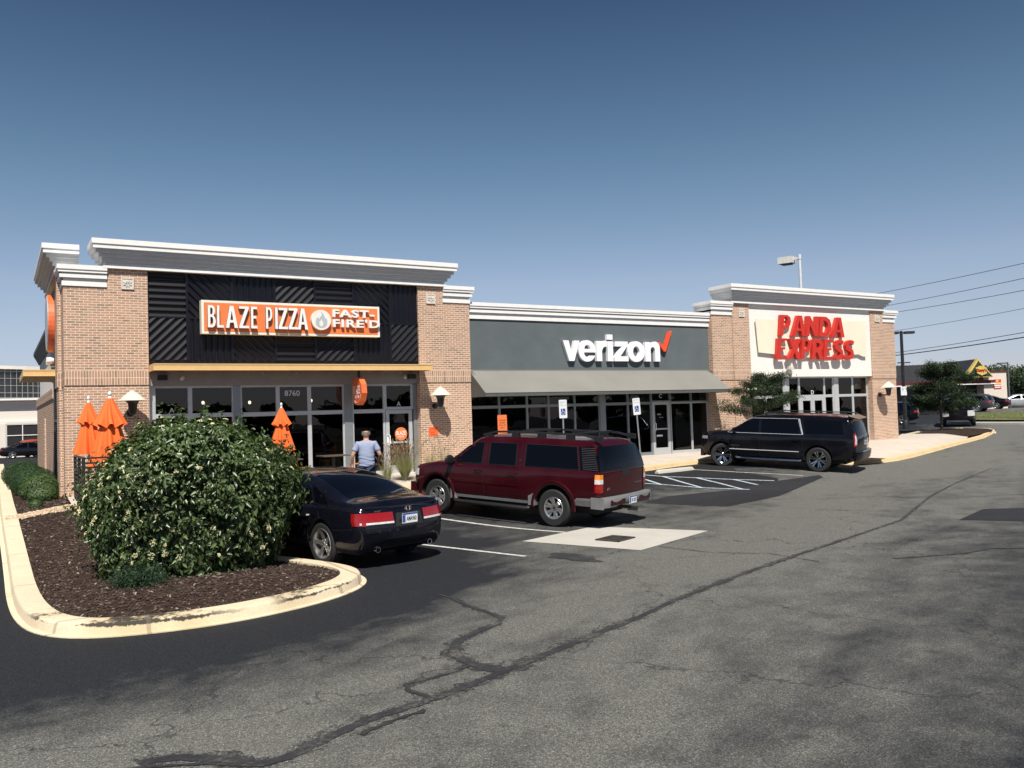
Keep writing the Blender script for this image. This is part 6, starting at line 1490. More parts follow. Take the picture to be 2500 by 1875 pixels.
# ================================================================ PERSON
def skin_mesh(verts, edges, radii, root=0, sub=2, name='body'):
    me = bpy.data.meshes.new(name); me.from_pydata([tuple(v) for v in verts], edges, []); ob = bpy.data.objects.new(name, me); col.objects.link(ob)
    ob.modifiers.new('s', 'SKIN'); sv = me.skin_vertices[0].data
    for i, r in enumerate(radii): sv[i].radius = (r, r) if isinstance(r, (int, float)) else r
    sv[root].use_root = True
    m2 = ob.modifiers.new('u', 'SUBSURF'); m2.levels = sub; m2.render_levels = sub
    return eval_mesh(ob)
def make_person():
    """faces +y, stands on z = 0, height 1.84"""
    t = thing('person', 'man in a light blue shirt and dark shorts seen from behind, walking to the door', 'person')
    V = []; Rr = []; E = []
    def v(p, r, par=None):
        V.append(p); Rr.append(r); i = len(V)-1
        if par is not None: E.append((par, i))
        return i
    pel = v((0, 0, 1.0), (.145, .105)); ab = v((0, -.02, 1.13), (.185, .14), pel); ch = v((0, -.02, 1.30), (.19, .125), ab); uc = v((0, -.01, 1.43), (.155, .10), ch); nk = v((0, .01, 1.53), .065, uc); n2 = v((0, .025, 1.60), .062, nk)
    h1 = v((0, .04, 1.66), (.078, .088), n2); h2 = v((0, .045, 1.73), (.084, .098), h1); h3 = v((0, .04, 1.79), (.066, .078), h2)
    for s in (-1, 1):
        sh = v((s*.185, -.015, 1.455), .075, uc)
        el = (s*.315, -.07, 1.17); e = v(((.185+.13*.5)*s, -.04, 1.32), .06, sh); e2 = v(el, .047, e)
        if s > 0: wr = (s*.285, .10, 1.02); dirh = np.array([-.15, .35, -.5])
        else: wr = (s*.33, .02, .93); dirh = np.array([.02, .15, -.8])
        m_ = v(tuple((np.array(el)+np.array(wr))/2+np.array([s*.008, 0, 0])), .042, e2); w_ = v(wr, .029, m_)
        dirh = dirh/np.linalg.norm(dirh); side = np.cross(dirh, (s, 0, 0)); side /= np.linalg.norm(side)
        pm = np.array(wr)+dirh*.05; p_ = v(tuple(pm), (.040, .020), w_)
        for k, (o, L) in enumerate(((-.030, .070), (-.010, .080), (.010, .074), (.030, .058))):
            b = np.array(wr)+dirh*.092+side*o; c = b+dirh*L*.5+np.array([-s*.008, .004, 0]); d = b+dirh*L*.9+np.array([-s*.026, .01, 0])
            i1 = v(tuple(b), .0105, p_); i2 = v(tuple(c), .0092, i1); v(tuple(d), .0078, i2)
        tb = np.array(wr)+dirh*.045-side*.035; i1 = v(tuple(tb), .011, p_); v(tuple(tb+dirh*.045-side*.018), .009, i1)
        # legs, mid stride
        hp = v((s*.10, 0, .92), .10, pel); fy = .16 if s < 0 else -.14
        kn = v((s*.12, fy*.55+.03, .50), .062, hp); cf = v((s*.125, fy*.8-.02, .32), .056, kn); an = v((s*.125, fy, .09), .038, cf); v((s*.13, fy+.09, .045), .038, an)
    me = skin_mesh(V, E, Rr); link_mesh(me, 'body', SKIN, t, 70)
    # ears, nose are added to the head as small shapes of the same skin
    def ell(mb, c, r, seg=12):
        bm = bmesh.new(); bmesh.ops.create_uvsphere(bm, u_segments=seg, v_segments=8, radius=1); bm.verts.index_update(); mb.add([(c[0]+q.co.x*r[0], c[1]+q.co.y*r[1], c[2]+q.co.z*r[2]) for q in bm.verts], [tuple(q.index for q in f.verts) for f in bm.faces]); bm.free()
    for s in (-1, 1): mb = MB(); ell(mb, (s*.086, .035, 1.715), (.014, .022, .036)); mb.build('ear', SKIN, t, 60, fix=False)
    mb = MB(); ell(mb, (0, .145, 1.71), (.016, .022, .026)); mb.build('nose', SKIN, t, 60, fix=False)
    for s in (-1, 1): mb = MB(); ell(mb, (s*.032, .128, 1.735), (.012, .008, .008)); mb.build('eye', plain('eye_dark', (.05, .04, .035), .3), t, 60, fix=False)
    mb = MB(); ell(mb, (0, .130, 1.665), (.026, .010, .007)); mb.build('mouth', plain('lip', (.35, .13, .10), .5), t, 60, fix=False)
    # short grey hair round the back of a bald head
    mb = MB(); vs = []; n = 22
    for j, (z, k) in enumerate(((1.655, .93), (1.70, 1.03), (1.745, 1.06), (1.775, .99))):
        for i in range(n+1):
            a = math.pi*(1.0-.02)+ (math.pi*1.04)*i/n; vs.append((.088*k*math.cos(a), .04+.104*k*math.sin(a), z+.012*math.cos(a*2)))
    mb.add(vs, [(j*(n+1)+i, j*(n+1)+i+1, (j+1)*(n+1)+i+1, (j+1)*(n+1)+i) for j in range(3) for i in range(n)]); mb.build('hair', plain('grey_hair', (.22, .17, .13), .9, var=.3, nscale=60), t, 60)
    # shirt: torso shell with sleeves, creased
    V2 = []; R2 = []; E2 = []
    def w(p, r, par=None):
        V2.append(p); R2.append(r); i = len(V2)-1
        if par is not None: E2.append((par, i))
        return i
    a00 = w((0, -.01, .84), (.205, .16)); a0 = w((0, -.01, .93), (.205, .16), a00); a1 = w((0, -.02, 1.06), (.20, .155), a0); a2 = w((0, -.025, 1.18), (.205, .155), a1); a3 = w((0, -.02, 1.31), (.205, .14), a2); a4 = w((0, -.01, 1.44), (.165, .112), a3); a5 = w((0, .005, 1.51), (.085, .08), a4)
    for s in (-1, 1): b = w((s*.19, -.015, 1.45), .092, a4); c = w((s*.25, -.04, 1.33), .082, b); w((s*.285, -.055, 1.245), .078, c)
    me = skin_mesh(V2, E2, R2, name='shirt', sub=3)
    co = np.array([q.co[:] for q in me.vertices]); nn = np.array([q.normal[:] for q in me.vertices])
    wv = (np.sin(co[:, 2]*60+np.sin(co[:, 0]*14)*2.2)*.5+np.sin(co[:, 2]*95+co[:, 0]*22)*.35)*np.clip((1.30-co[:, 2])*5, 0, 1)+.5*np.sin(co[:, 0]*42+co[:, 2]*16)*np.clip((co[:, 2]-1.0)*3, 0, 1)*.5
    co += nn*(wv*.0085)[:, None]; me.vertices.foreach_set('co', co.ravel()); me.update()
    link_mesh(me, 'shirt', plain('shirt_blue', (.28, .33, .47), .85, var=.08, nscale=30), t, 80)
    mb = MB(); mb.lathe([(.074, 1.50), (.078, 1.545), (.070, 1.55), (.066, 1.50)], (0, .012, 0), 20, closed=True); mb.build('collar', MATS['shirt_blue'], t, 50)
    V3 = [(0, 0, .97)]; R3 = [(.195, .155)]; E3 = []
    for s in (-1, 1):
        fy = .16 if s < 0 else -.14; i = len(V3); V3 += [(s*.105, .005, .85), (s*.118, fy*.35+.02, .68), (s*.122, fy*.5+.03, .54)]; R3 += [.125, .105, .098]; E3 += [(0, i), (i, i+1), (i+1, i+2)]
    link_mesh(skin_mesh(V3, E3, R3, name='shorts'), 'shorts', plain('shorts_dark', (.025, .035, .06), .8, var=.3, nscale=9), t, 70)
    for s in (-1, 1):
        fy = .16 if s < 0 else -.14; mb = MB(); c = (s*.13, fy+.06, .055)
        ell(mb, c, (.05, .14, .05), 16); mb.v = [(x, y, max(z, .002)) for x, y, z in mb.v]; mb.build('shoe', plain('shoe', (.25, .25, .25), .7), t, 50, fix=False)
    return t
per = make_person(); pp = aty(893, 1045, -4.0)
per.location = (pp[0], pp[1], G(pp[0], pp[1])); per.rotation_euler = (0, 0, R(-22)); per.scale = (1.1, 1.06, 1.0)

# ================================================================ PATIO: parasols, tables, chairs, railing
def parasol(label, loc, h, rz, first=[None]):
    if first[0] is None:
        t = thing('parasol', label, 'parasol', (0, 0, 0), 0, 'furled orange parasols on the patio')
        n = 64
        def skirt(z0, z1, r0, r1, folds, amp0, amp1, rows=9, flare=1.0, scal=0):
            mb = MB(); vs = []
            for j in range(rows+1):
                u = j/rows; z = z0+(z1-z0)*u; r = r0+(r1-r0)*u**flare
                for i in range(n):
                    a = 2*math.pi*i/n; f = math.cos(a*folds); f = (abs(f)**.6)*(1 if f > 0 else -1)
                    rr_ = r*(1+(amp0+(amp1-amp0)*u)*f); zz = z-(scal*(u**4)*(-f)) ; vs.append((rr_*math.cos(a+.25*u), rr_*math.sin(a+.25*u), zz))
            mb.add(vs, [(j*n+i, j*n+(i+1) % n, (j+1)*n+(i+1) % n, (j+1)*n+i) for j in range(rows) for i in range(n)]); return mb
        mb = skirt(2.10, 1.04, .05, .30, 8, .05, .30, 12, .8, .015); mb.build('canopy', ORFAB, t, 70, fix=False)
        mb = skirt(2.24, 1.76, .05, .235, 8, .05, .24, 6, .9, .035); mb.build('top_cap', ORFAB, t, 70, fix=False)
        mb = MB(); mb.lathe([(0, 2.40), (.022, 2.385), (.035, 2.35), (.03, 2.31), (.015, 2.29), (.03, 2.27), (.035, 2.24), (.03, 2.2)], n=14); mb.build('finial', WHITE, t, 50)
        mb = MB(); mb.tube([(0, 0, .05), (0, 0, 2.25)], .022, 10); mb.build('pole', GALV, t, 40)
        mb = MB(); mb.lathe([(0, .06), (.24, .05), (.25, 0), (0, 0)], n=24); mb.build('base', DKM, t, 40)
        first[0] = t
    else: t = copy_tree(first[0])
    k_ = h[2] if len(h) > 2 else 1
    for c_ in t.children:
        if c_.name.split('.')[0] in ('canopy', 'top_cap'): c_.scale.z = k_; c_.location.z = (1-k_)*2.24
    t.location = loc; t.scale = (h[0], h[0], h[1]); t.rotation_euler = (0, 0, rz); t['label'] = label
def zw(x, y): return zwalk(x, y)+.002
def place(px, py, Y): p = aty(px, py, Y); return (p[0], Y, zw(p[0], Y))
# finial heights: left 966, mid ~968 , right 985 (source px)
p = aty(216, 985, -1.15); parasol('left furled orange parasol with a white finial before the corner pier', (p[0], -1.15, .13), (1.0, (p[2]-.13)/2.22), .2)
p = aty(268, 968, -2.1); parasol('right and larger of the two furled orange parasols before the corner pier', (p[0], -2.1, .13), (1.36, (p[2]-.13)/2.28, 1.27), .5)
p = aty(686.5, 984, -2.2); parasol('furled orange parasol standing behind the right edge of the big bush', (p[0], -2.2, .13), (.92, (p[2]-.13)/2.38), .9)
def table(label, x, y, first=[None]):
    if first[0] is None:
        t = thing('patio_table', label, 'table', (0, 0, 0), 0, 'dark patio tables')
        mb = MB(); mb.box(-.40, .40, -.35, .35, .72, .75); mb.build('table_top', plain('table_top', (.10, .075, .06), .5), t)
        mb = MB(); mb.tube([(0, 0, .03), (0, 0, .72)], .035, 10); mb.build('pedestal', DKM, t, 40)
        mb = MB(); mb.box(-.28, .28, -.035, .035, 0, .035); mb.box(-.035, .035, -.28, -.036, 0, .035); mb.box(-.035, .035, .036, .28, 0, .035); mb.build('foot', DKM, t); first[0] = t
    else: t = copy_tree(first[0])
    t.location = (x, y, zw(x, y)); t['label'] = label
def chair(label, x, y, rz, first=[None]):
    if first[0] is None:
        t = thing('patio_chair', label, 'chair', (0, 0, 0), 0, 'orange metal patio chairs'); M_ = plain('chair_orange', (.55, .20, .06), .45, var=.1)
        mb = MB(); mb.box(-.19, .19, -.19, .19, .44, .46); mb.build('seat', M_, t)
        for sx_ in (-1, 1):
            for sy in (-1, 1): mb = MB(); mb.tube([(sx_*.17, sy*.17, .44), (sx_*.215, sy*.215, 0)], .016, 8); mb.build('leg', M_, t, 40)
        mb = MB(); mb.tube([(-.19, -.16, .46), (-.20, -.22, .70), (-.15, -.25, .84), (0, -.265, .89), (.15, -.25, .84), (.20, -.22, .70), (.19, -.16, .46)], .013, 8)
        for k in (-.07, .0, .07): mb.tube([(k, -.18, .46), (k*1.1, -.24, .70), (k, -.262, .88)], .011, 6)
        mb.build('backrest', M_, t, 40); first[0] = t
    else: t = copy_tree(first[0])
    t.location = (x, y, zw(x, y)); t.rotation_euler = (0, 0, rz); t['label'] = label
table('dark patio table under the parasol behind the big bush', 6.75, -1.6)
table('dark patio table between the two orange chairs left of the man', 8.25, -1.25)
chair('orange metal chair nearest the parasol behind the bush', 6.9, -.95, R(170))
chair('orange metal chair left of the patio table by the man', 7.35, -1.35, R(-100))
chair('orange metal chair right of the patio table, beside the man', 9.05, -1.0, R(80))
# dark railing round the patio
fe = thing('patio_fence', 'black horizontal slat fence on the left and front edge of the patio behind the bush', 'fence', (1.72, -.25, .1))
bpy.context.view_layer.update()
FP = [(1.72, -.15), (1.72, -2.62), (6.3, -2.72)]
def zfk(x, y): return zwalk(x, y)
for k, (a, b) in enumerate(zip(FP[:-1], FP[1:])):
    a = np.array(a); b = np.array(b); L = np.linalg.norm(b-a); d = (b-a)/L; n_ = np.array([-d[1], d[0]]); nseg = max(1, round(L/1.5))
    for i in range(nseg):
        p0 = a+d*L*i/nseg; p1 = a+d*L*(i+1)/nseg; mb = MB()
        for z in np.arange(.10, 1.0, .105):
            q = [p0+d*.03+n_*.012, p1-d*.03+n_*.012, p1-d*.03-n_*.012, p0+d*.03-n_*.012]; zb = .1
            mb.add([(c[0], c[1], zb+z) for c in q]+[(c[0], c[1], zb+z+.045) for c in q], [(0, 3, 2, 1), (4, 5, 6, 7), (0, 1, 5, 4), (1, 2, 6, 5), (2, 3, 7, 6), (3, 0, 4, 7)])
        for z in (.05, 1.06):
            q = [p0+n_*.03, p1+n_*.03, p1-n_*.03, p0-n_*.03]; mb.add([(c[0], c[1], .1+z) for c in q]+[(c[0], c[1], .1+z+.04) for c in q], [(0, 3, 2, 1), (4, 5, 6, 7), (0, 1, 5, 4), (1, 2, 6, 5), (2, 3, 7, 6), (3, 0, 4, 7)])
        sub(mb, 'slat_panel', DKM, fe)
    for i in range(nseg+(k == 1)):
        p0 = a+d*L*i/nseg; mb = MB(); mb.box(p0[0]-.035, p0[0]+.035, p0[1]-.035, p0[1]+.035, .06, 1.17); sub(mb, 'post', DKM, fe)

# ================================================================ SIGN POSTS
def sign_post(name, label, top, bot, w, h, body_fn, face, post=GALV, face_c=None):
    """top: 3D top centre of the plate, bot: 3D foot of the post"""
    t = thing(name, label, 'sign', tuple(bot)); bpy.context.view_layer.update()
    top = np.array(top); bot = np.array(bot); d = (top-bot)/np.linalg.norm(top-bot)
    fw = np.array([CP[0]-top[0], CP[1]-top[1], 0])*np.array([.25, 1, 0]); fw = fw-d*(fw@d); fw /= np.linalg.norm(fw); ux = np.cross(d, fw); ux = ux if ux[0] > 0 else -ux
    mb = MB(); mb.tube([bot-d*.1, top-d*(.05)], .026, 8); sub(mb, 'post', post, t, 40)
    r = .03; c = [(w/2-r, h-r), (-(w/2-r), h-r), (-(w/2-r), r), (w/2-r, r)]; poly = []
    for (cx_, cy_), a0 in zip(c, (0, 90, 180, 270)): poly += [(cx_+r*math.cos(R(a0+k*30)), cy_+r*math.sin(R(a0+k*30))) for k in range(4)]
    org = top-d*h; mb = MB(); mb.prism(poly, lambda u, v, e: tuple(org+ux*u+d*v+fw*e), .03, .036); sub(mb, 'plate', face, t)
    body_fn(t, org, ux, d, fw); return t
def txt(t, s, org, ux, d, fw, u, v, h, mat, w=None, name='lettering', bold=.005, e=.0365):
    mb = MB(); put_text(mb, s, org+ux*u+d*v+fw*e, ux, d, fw, depth=.002, h=h, w=w, bold=bold, center=True); sub(mb, name, mat, t)
def hc_face(t, org, ux, d, fw):
    gr = plain('faded_green', (.45, .52, .47), .6)
    txt(t, 'RESERVED', org, ux, d, fw, 0, .50, .05, gr, w=.23); txt(t, 'PARKING', org, ux, d, fw, 0, .41, .05, gr, w=.21)
    mb = MB(); f = lambda u, v, e: tuple(org+ux*u+d*v+fw*e)
    mb.prism([(-.075, .10), (.075, .10), (.075, .30), (-.075, .30)], f, .0362, .038, 0)
    mb.tube([org+ux*(-.02)+d*.27+fw*.039, org+ux*(-.015)+d*.21+fw*.039, org+ux*.03+d*.21+fw*.039, org+ux*.05+d*.15+fw*.039], .009, 5, 1)
    mb.tube([org+ux*(-.01+.042*math.cos(a))+d*(.165+.042*math.sin(a))+fw*.039 for a in np.linspace(2.2, 6.0, 12)], .007, 5, 1)
    mb.lathe([(0, 0), (.014, 0), (0, .002)], tuple(org+ux*(-.02)+d*.285+fw*.039), 8, 'y', 1); sub(mb, 'symbol', [plain('sign_blue', (.02, .06, .28), .5), WHITE], t)
WS = plain('sign_face_white', (.72, .74, .76), .45, var=.05)
def ptz(px, py, x, y):   # height of a picture point above plan position x, y
    dd = math.hypot(x, y-CP[1]); r_ = ray(px, py); k = dd/math.hypot(r_[0], r_[1]); return CP[2]+r_[2]*k
b = gnd(1583, 1149); b = np.array([b[0]-.15, b[1]+.15, G(b[0], b[1])])
T1 = atd(1551, 972, (b-CP)@CF-.0)
sign_post('parking_sign', 'leaning white accessible parking sign on a galvanised post by the wheel stop', T1, b, .27, .56, hc_face, WS)
yb = -2.7; T1 = aty(1372.5, 976, yb); sign_post('parking_sign', 'upright white accessible parking sign behind the red vehicle roof', T1, (T1[0]+.03, yb, zwalk(T1[0], yb)-.02), .27, .58, hc_face, WS)
def or_face(t, org, ux, d, fw):
    k = plain('notice_black', (.05, .01, .01), .6)
    for i, s_ in enumerate(('ONLINE', 'ORDER', 'PICK-UP', 'ONLY')): txt(t, s_, org, ux, d, fw, 0, .56-.075*i, .042, k, w=(.22, .19, .21, .15)[i])
    txt(t, '10 MINUTE\nPARKING', org, ux, d, fw, 0, .22, .06, REDS, w=.16)
yb = -2.75; T1 = aty(1224.5, 1013, yb); sign_post('pickup_sign', 'orange order pick-up only sign standing behind the windscreen of the red vehicle', T1, (T1[0]+.02, yb, zwalk(T1[0], yb)-.02), .30, .72, or_face, ORANGE)
# ================================================================ PLANTS
m_leaf('leaf_bush', (.015, .032, .010), (.125, .175, .065), .34, .12, .5)
m_leaf('leaf_box', (.016, .045, .014), (.045, .095, .028), .6, .15)
m_leaf('leaf_shrub', (.03, .065, .02), (.10, .155, .05), .5, .2)
m_leaf('leaf_juniper', (.012, .034, .014), (.026, .062, .024), .7, .1)
m_leaf('leaf_tree', (.012, .026, .012), (.035, .062, .022), .55, .2)
m_leaf('leaf_far', (.018, .034, .014), (.05, .08, .03), .7, .1)
m_leaf('grass_blade', (.20, .21, .11), (.34, .34, .20), .6, .3)
m_leaf('plume', (.22, .16, .10), (.38, .30, .20), .8, .3)
FLOW = plain('blossom', (.62, .58, .34), .9, var=.25, nscale=40)
def leaf_mesh(name, pos, nrm, size, mat, parent=None, aspect=.5, droop=.5, fold=.25, jit=.5):
    n = len(pos); pos = np.asarray(pos, float); nrm = np.asarray(nrm, float)
    nrm = nrm+rng.normal(0, jit, (n, 3)); nrm /= np.linalg.norm(nrm, axis=1)[:, None]+1e-9
    t = rng.normal(0, 1, (n, 3))+np.array([0, 0, -droop]); t -= nrm*(t*nrm).sum(1)[:, None]; t /= np.linalg.norm(t, axis=1)[:, None]+1e-9
    b = np.cross(nrm, t); s = (size*rng.uniform(.65, 1.25, n))[:, None] if np.isscalar(size) else size[:, None]
    w = s*aspect/2
    v = np.stack([pos, pos+t*s*.45+b*w+nrm*s*fold*.4, pos+t*s-nrm*s*.12, pos+t*s*.45-b*w+nrm*s*fold*.4], 1).reshape(-1, 3)
    me = bpy.data.meshes.new(name); me.vertices.add(4*n); me.vertices.foreach_set('co', v.ravel())
    idx = np.arange(n)*4; f = np.stack([idx, idx+1, idx+2, idx, idx+2, idx+3], 1).ravel()
    me.loops.add(6*n); me.loops.foreach_set('vertex_index', f.astype(np.int32)); me.polygons.add(2*n); me.polygons.foreach_set('loop_start', (np.arange(2*n)*3).astype(np.int32)); me.polygons.foreach_set('loop_total', np.full(2*n, 3, np.int32))
    me.update(calc_edges=True); me.validate(); me.materials.append(MATS[mat] if isinstance(mat, str) else mat); me.shade_smooth()
    o = bpy.data.objects.new(name, me); col.objects.link(o)
    if parent is not None: o.parent = parent
    return o
def lump(d, seed, k=6, amp=.12):
    r = np.random.default_rng(seed); out = np.ones(len(d))
    for _ in range(k):
        c = r.normal(0, 1, 3); c /= np.linalg.norm(c); out += amp*np.exp(-(1-d@c)*r.uniform(4, 14))*r.uniform(-1, 1.4)
    return out
def shell(n, rx, ry, rz, seed, lo=-.15, thick=.22, amp=.12, k=10, power=1.0):
    d = rng.normal(0, 1, (n, 3)); d /= np.linalg.norm(d, axis=1)[:, None]; d = d[d[:, 2] > lo]
    L = lump(d, seed, k, amp)*(1-thick*rng.random(len(d))**1.6)
    # squarer profile towards the ground
    p = d*L[:, None]*np.array([rx, ry, rz]); return p, d/np.array([rx, ry, rz])
Rh = np.array([CR[0], CR[1], 0]); Rh /= np.linalg.norm(Rh)
# the big flowering bush
bc = np.array([2.50, -10.50]); bz = G(*bc)+.12
bush = thing('viburnum_bush', 'big round dark green bush with cream flower heads on the mulched island', 'bush', (bc[0], bc[1], bz))
BR_ = np.array([1.36, 1.30, 1.25])
def bush_surf(d, f=1.0):
    # fuller low down: the lower half goes nearly straight to the ground
    L = lump(d, 3, 40, .225)[:, None]*f; e = np.where(d[:, 2:3] < 0, (1-d[:, 2:3]**2)**-.32, 1.0)
    q = d*L*BR_*np.concatenate([e, e, np.ones_like(e)], 1); q[:, 2] += .98; q[:, :2] += Rh[:2]*(q[:, 2:3]-.75)*.15; return q
d = rng.normal(0, 1, (5200, 3)); d /= np.linalg.norm(d, axis=1)[:, None]; d = d[d[:, 2] > -.72]
tw = bush_surf(d, 1.0)-d*rng.uniform(0, .42, (len(d), 1))**1.3*.9
ps = []; ns = []
for c, dd in zip(tw, d):
    if c[2] < .05: continue
    gn = math.sin(c[0]*7.3+c[2]*4.1)+math.sin(c[1]*6.7-c[2]*6.3+1.3)+math.sin((c[0]+c[1])*9.1+c[2]*8.7)
    if gn < -.75 and rng.random() < .8: c = c-dd*.26
    n_ = 16; ax = dd+rng.normal(0, .35, 3)+np.array([0, 0, .15]); ax /= np.linalg.norm(ax); L = rng.uniform(.14, .26); u = rng.random((n_, 1)); pp_ = c+ax*L*(u-.6)-np.array([0, 0, .10])*u*u*L*4+rng.normal(0, .035, (n_, 3)); ps.append(pp_); ns.append(dd*.7+ax*.4+rng.normal(0, .35, (n_, 3))+np.array([0, 0, .35]))
ps = np.concatenate(ps); ns = np.concatenate(ns); k = ps[:, 2] > .03
leaf_mesh('foliage', ps[k], ns[k], .098, 'leaf_bush', bush, .46, 1.3, .35, .25)
# arching shoots that break the outline
sp = []; sn = []
for i in range(260):
    d = rng.normal(0, 1, 3); d[2] = abs(d[2])*.7-.15; d /= np.linalg.norm(d); b0 = bush_surf(d[None], .97)[0]; L = rng.uniform(.12, .42); dr = d+np.array([0, 0, .5]); dr /= np.linalg.norm(dr)
    for u in np.linspace(0, 1, 14):
        q = b0+dr*L*u-np.array([0, 0, .16*u*u*L]); sp.append(q+rng.normal(0, .025, 3)); sn.append(d+rng.normal(0, .4, 3))
sp = np.array(sp); k = sp[:, 2] > .05
leaf_mesh('shoots', sp[k], np.array(sn)[k], .085, 'leaf_bush', bush, .48, .9, .3, .5)
mb = MB()
for i in range(12):
    a = i*.52; r0 = .12; mb.tube([(r0*math.cos(a), r0*math.sin(a), -.1), (.5*math.cos(a), .5*math.sin(a), .6), (1.1*math.cos(a), 1.1*math.sin(a), 1.25+.3*math.sin(i*3))], [.03, .02, .008], 6)
mb.build('stems', BARK, bush, 50)
# flower heads: flat domed umbels, more of them on the left and low in front
fmb = MB(); cnt = 0
tocam = np.array([CP[0]-bc[0], CP[1]-bc[1], 0.0]); tocam /= np.linalg.norm(tocam); lft = np.array([tocam[1], -tocam[0], 0])
lft = lft if lft@np.array(list(CR)) < 0 else -lft
while cnt < 85:
    d = rng.normal(0, 1, 3); d /= np.linalg.norm(d)
    if d[2] < -.5 or d@tocam < -.2: continue
    wgt = .16+.75*max(d@lft, 0)*(d[2] < .75)+(.8 if d[2] < -.15 and d@tocam > .5 else 0)
    if rng.random() > wgt: continue
    c = bush_surf(d[None], 1.035)[0]
    if c[2] < .1: continue
    nn = d+np.array([0, 0, .6]); nn /= np.linalg.norm(nn); u_ = np.cross(nn, [1, 0, 0]); u_ /= np.linalg.norm(u_); v_ = np.cross(nn, u_); r_ = rng.uniform(.028, .055)
    for _ in range(24):
        a = rng.uniform(0, 6.28); q = r_*math.sqrt(rng.random()); s_ = rng.uniform(.007, .012); o_ = c+u_*q*math.cos(a)+v_*q*math.sin(a)+nn*(.012*(1-(q/r_)**2)+.01)
        fmb.add([o_+u_*s_, o_+v_*s_, o_-u_*s_, o_-v_*s_, o_+nn*s_, o_-nn*s_], [(0, 1, 4), (1, 2, 4), (2, 3, 4), (3, 0, 4), (1, 0, 5), (2, 1, 5), (3, 2, 5), (0, 3, 5)])
    cnt += 1
tag(fmb.build('flower_heads', FLOW, bush, fix=False), kind='stuff')
# juniper at its foot, left front
jx, jy = gnd(335, 1440, .15)[:2]
ju = thing('juniper', 'low dark feathery conifer at the left front foot of the big bush', 'shrub', (jx+.05, jy+.15, G(jx, jy)+.14))
pj = []; nj = []
for i in range(420):
    a = rng.uniform(0, 6.28); L = rng.uniform(.2, .56); el = rng.uniform(.1, 1.2); d = np.array([math.cos(a)*math.cos(el), math.sin(a)*math.cos(el), math.sin(el)*.8])
    for u in np.linspace(.25, 1, 16): pj.append(d*L*u+rng.normal(0, .012, 3)); nj.append(rng.normal(0, 1, 3))
leaf_mesh('foliage', np.array(pj), np.array(nj), .045, 'leaf_juniper', ju, .28, 0, .1, .3)
mb = MB(); mb.tube([(0, 0, -.1), (0, 0, .2)], .02, 6); mb.build('stem', BARK, ju)
# shrubs down the left side of the building
def shrub(label, x, y, r, h, mat, n, size, seed):
    t = thing('side_shrub', label, 'shrub', (x, y, G(x, y)+.1), 0, 'shrubs along the left side wall')
    p, nn = shell(n, r, r, h*.62, seed, -.6, .22, .07, 14); p[:, 2] += h*.42; k = p[:, 2] > .02
    leaf_mesh('foliage', p[k], nn[k]+np.array([0, 0, .2]), size, mat, t, .55, .2, .2, .6)
    mb = MB(); mb.tube([(0, 0, -.1), (0, 0, h*.4)], .03, 6); mb.build('stem', BARK, t)
shrub('loose bright green shrub nearest the brick corner', 1.00, .35, .36, .46, 'leaf_shrub', 5000, .055, 11)
shrub('second loose bright green shrub from the brick corner', .98, 1.75, .50, .66, 'leaf_shrub', 8000, .055, 12)
shrub('rounded clipped dark shrub third from the brick corner', .88, 3.7, .56, .82, 'leaf_box', 14000, .035, 13)
shrub('rounded clipped dark shrub fourth from the brick corner', .75, 6.3, .56, .80, 'leaf_box', 12000, .038, 14)
shrub('rounded clipped dark shrub farthest from the brick corner', .72, 10.2, .62, .80, 'leaf_box', 12000, .04, 15)
shrub('small low plant beside the gravel band', .78, -1.35, .16, .22, 'leaf_shrub', 600, .05, 16)
# ornamental grasses
def grass_clump(label, x, y, z, h, n, seed, spread=.45):
    t = thing('ornamental_grass', label, 'grass clump', (x, y, z), 0, 'ornamental grasses by the door'); r = np.random.default_rng(seed); mb = MB(); pl = MB()
    for i in range(n):
        a = r.uniform(0, 6.28); L = h*r.uniform(.55, 1.0); sp_ = spread*r.uniform(.1, 1)*L; w = .004; px_, py_ = .05*math.cos(a), .05*math.sin(a); vs = []
        for u in (0, .4, .75, 1.0):
            rr_ = sp_*u**1.8; z_ = L*(u-.14*u**3*(sp_/L)*3); ww = w*(1-u*.85); vs += [(px_+rr_*math.cos(a)-ww*math.sin(a), py_+rr_*math.sin(a)+ww*math.cos(a), z_), (px_+rr_*math.cos(a)+ww*math.sin(a), py_+rr_*math.sin(a)-ww*math.cos(a), z_)]
        mb.add(vs, [(0, 1, 3, 2), (2, 3, 5, 4), (4, 5, 7, 6)])
        if i % 7 == 0:
            rr_ = sp_*.75; L2 = L*1.22; a_ = np.array([px_+rr_*.6*math.cos(a), py_+rr_*.6*math.sin(a), L2*.72]); b_ = np.array([px_+rr_*math.cos(a), py_+rr_*math.sin(a), L2]); c_ = b_+np.array([.05*math.cos(a), .05*math.sin(a), .10])
            pl.tube([(px_, py_, .1), a_, b_], .0025, 3); pl.tube([b_, (b_+c_)/2, c_], [.003, .011, .002], 4)
    mb.build('blades', MATS['grass_blade'], t, fix=False); pl.build('seed_heads', MATS['plume'], t, fix=False)
gx = aty(988, 1130, -2.0); grass_clump('tall green grass clump with tan seed heads right of the man, before the door', gx[0], -2.0, zwalk(gx[0], -2.0), .95, 1100, 5, .95)
gx = aty(1050, 1130, -.9); grass_clump('sparse tan grass clump at the foot of the brick pier above the red bonnet', gx[0], -.9, zwalk(gx[0], -.9), .95, 160, 6, .7)
gx = aty(1085, 1130, -1.0); grass_clump('sparse tan grass clump against the brick pier beside the red windscreen', gx[0], -1.0, zwalk(gx[0], -1.0), .95, 160, 8, .7)
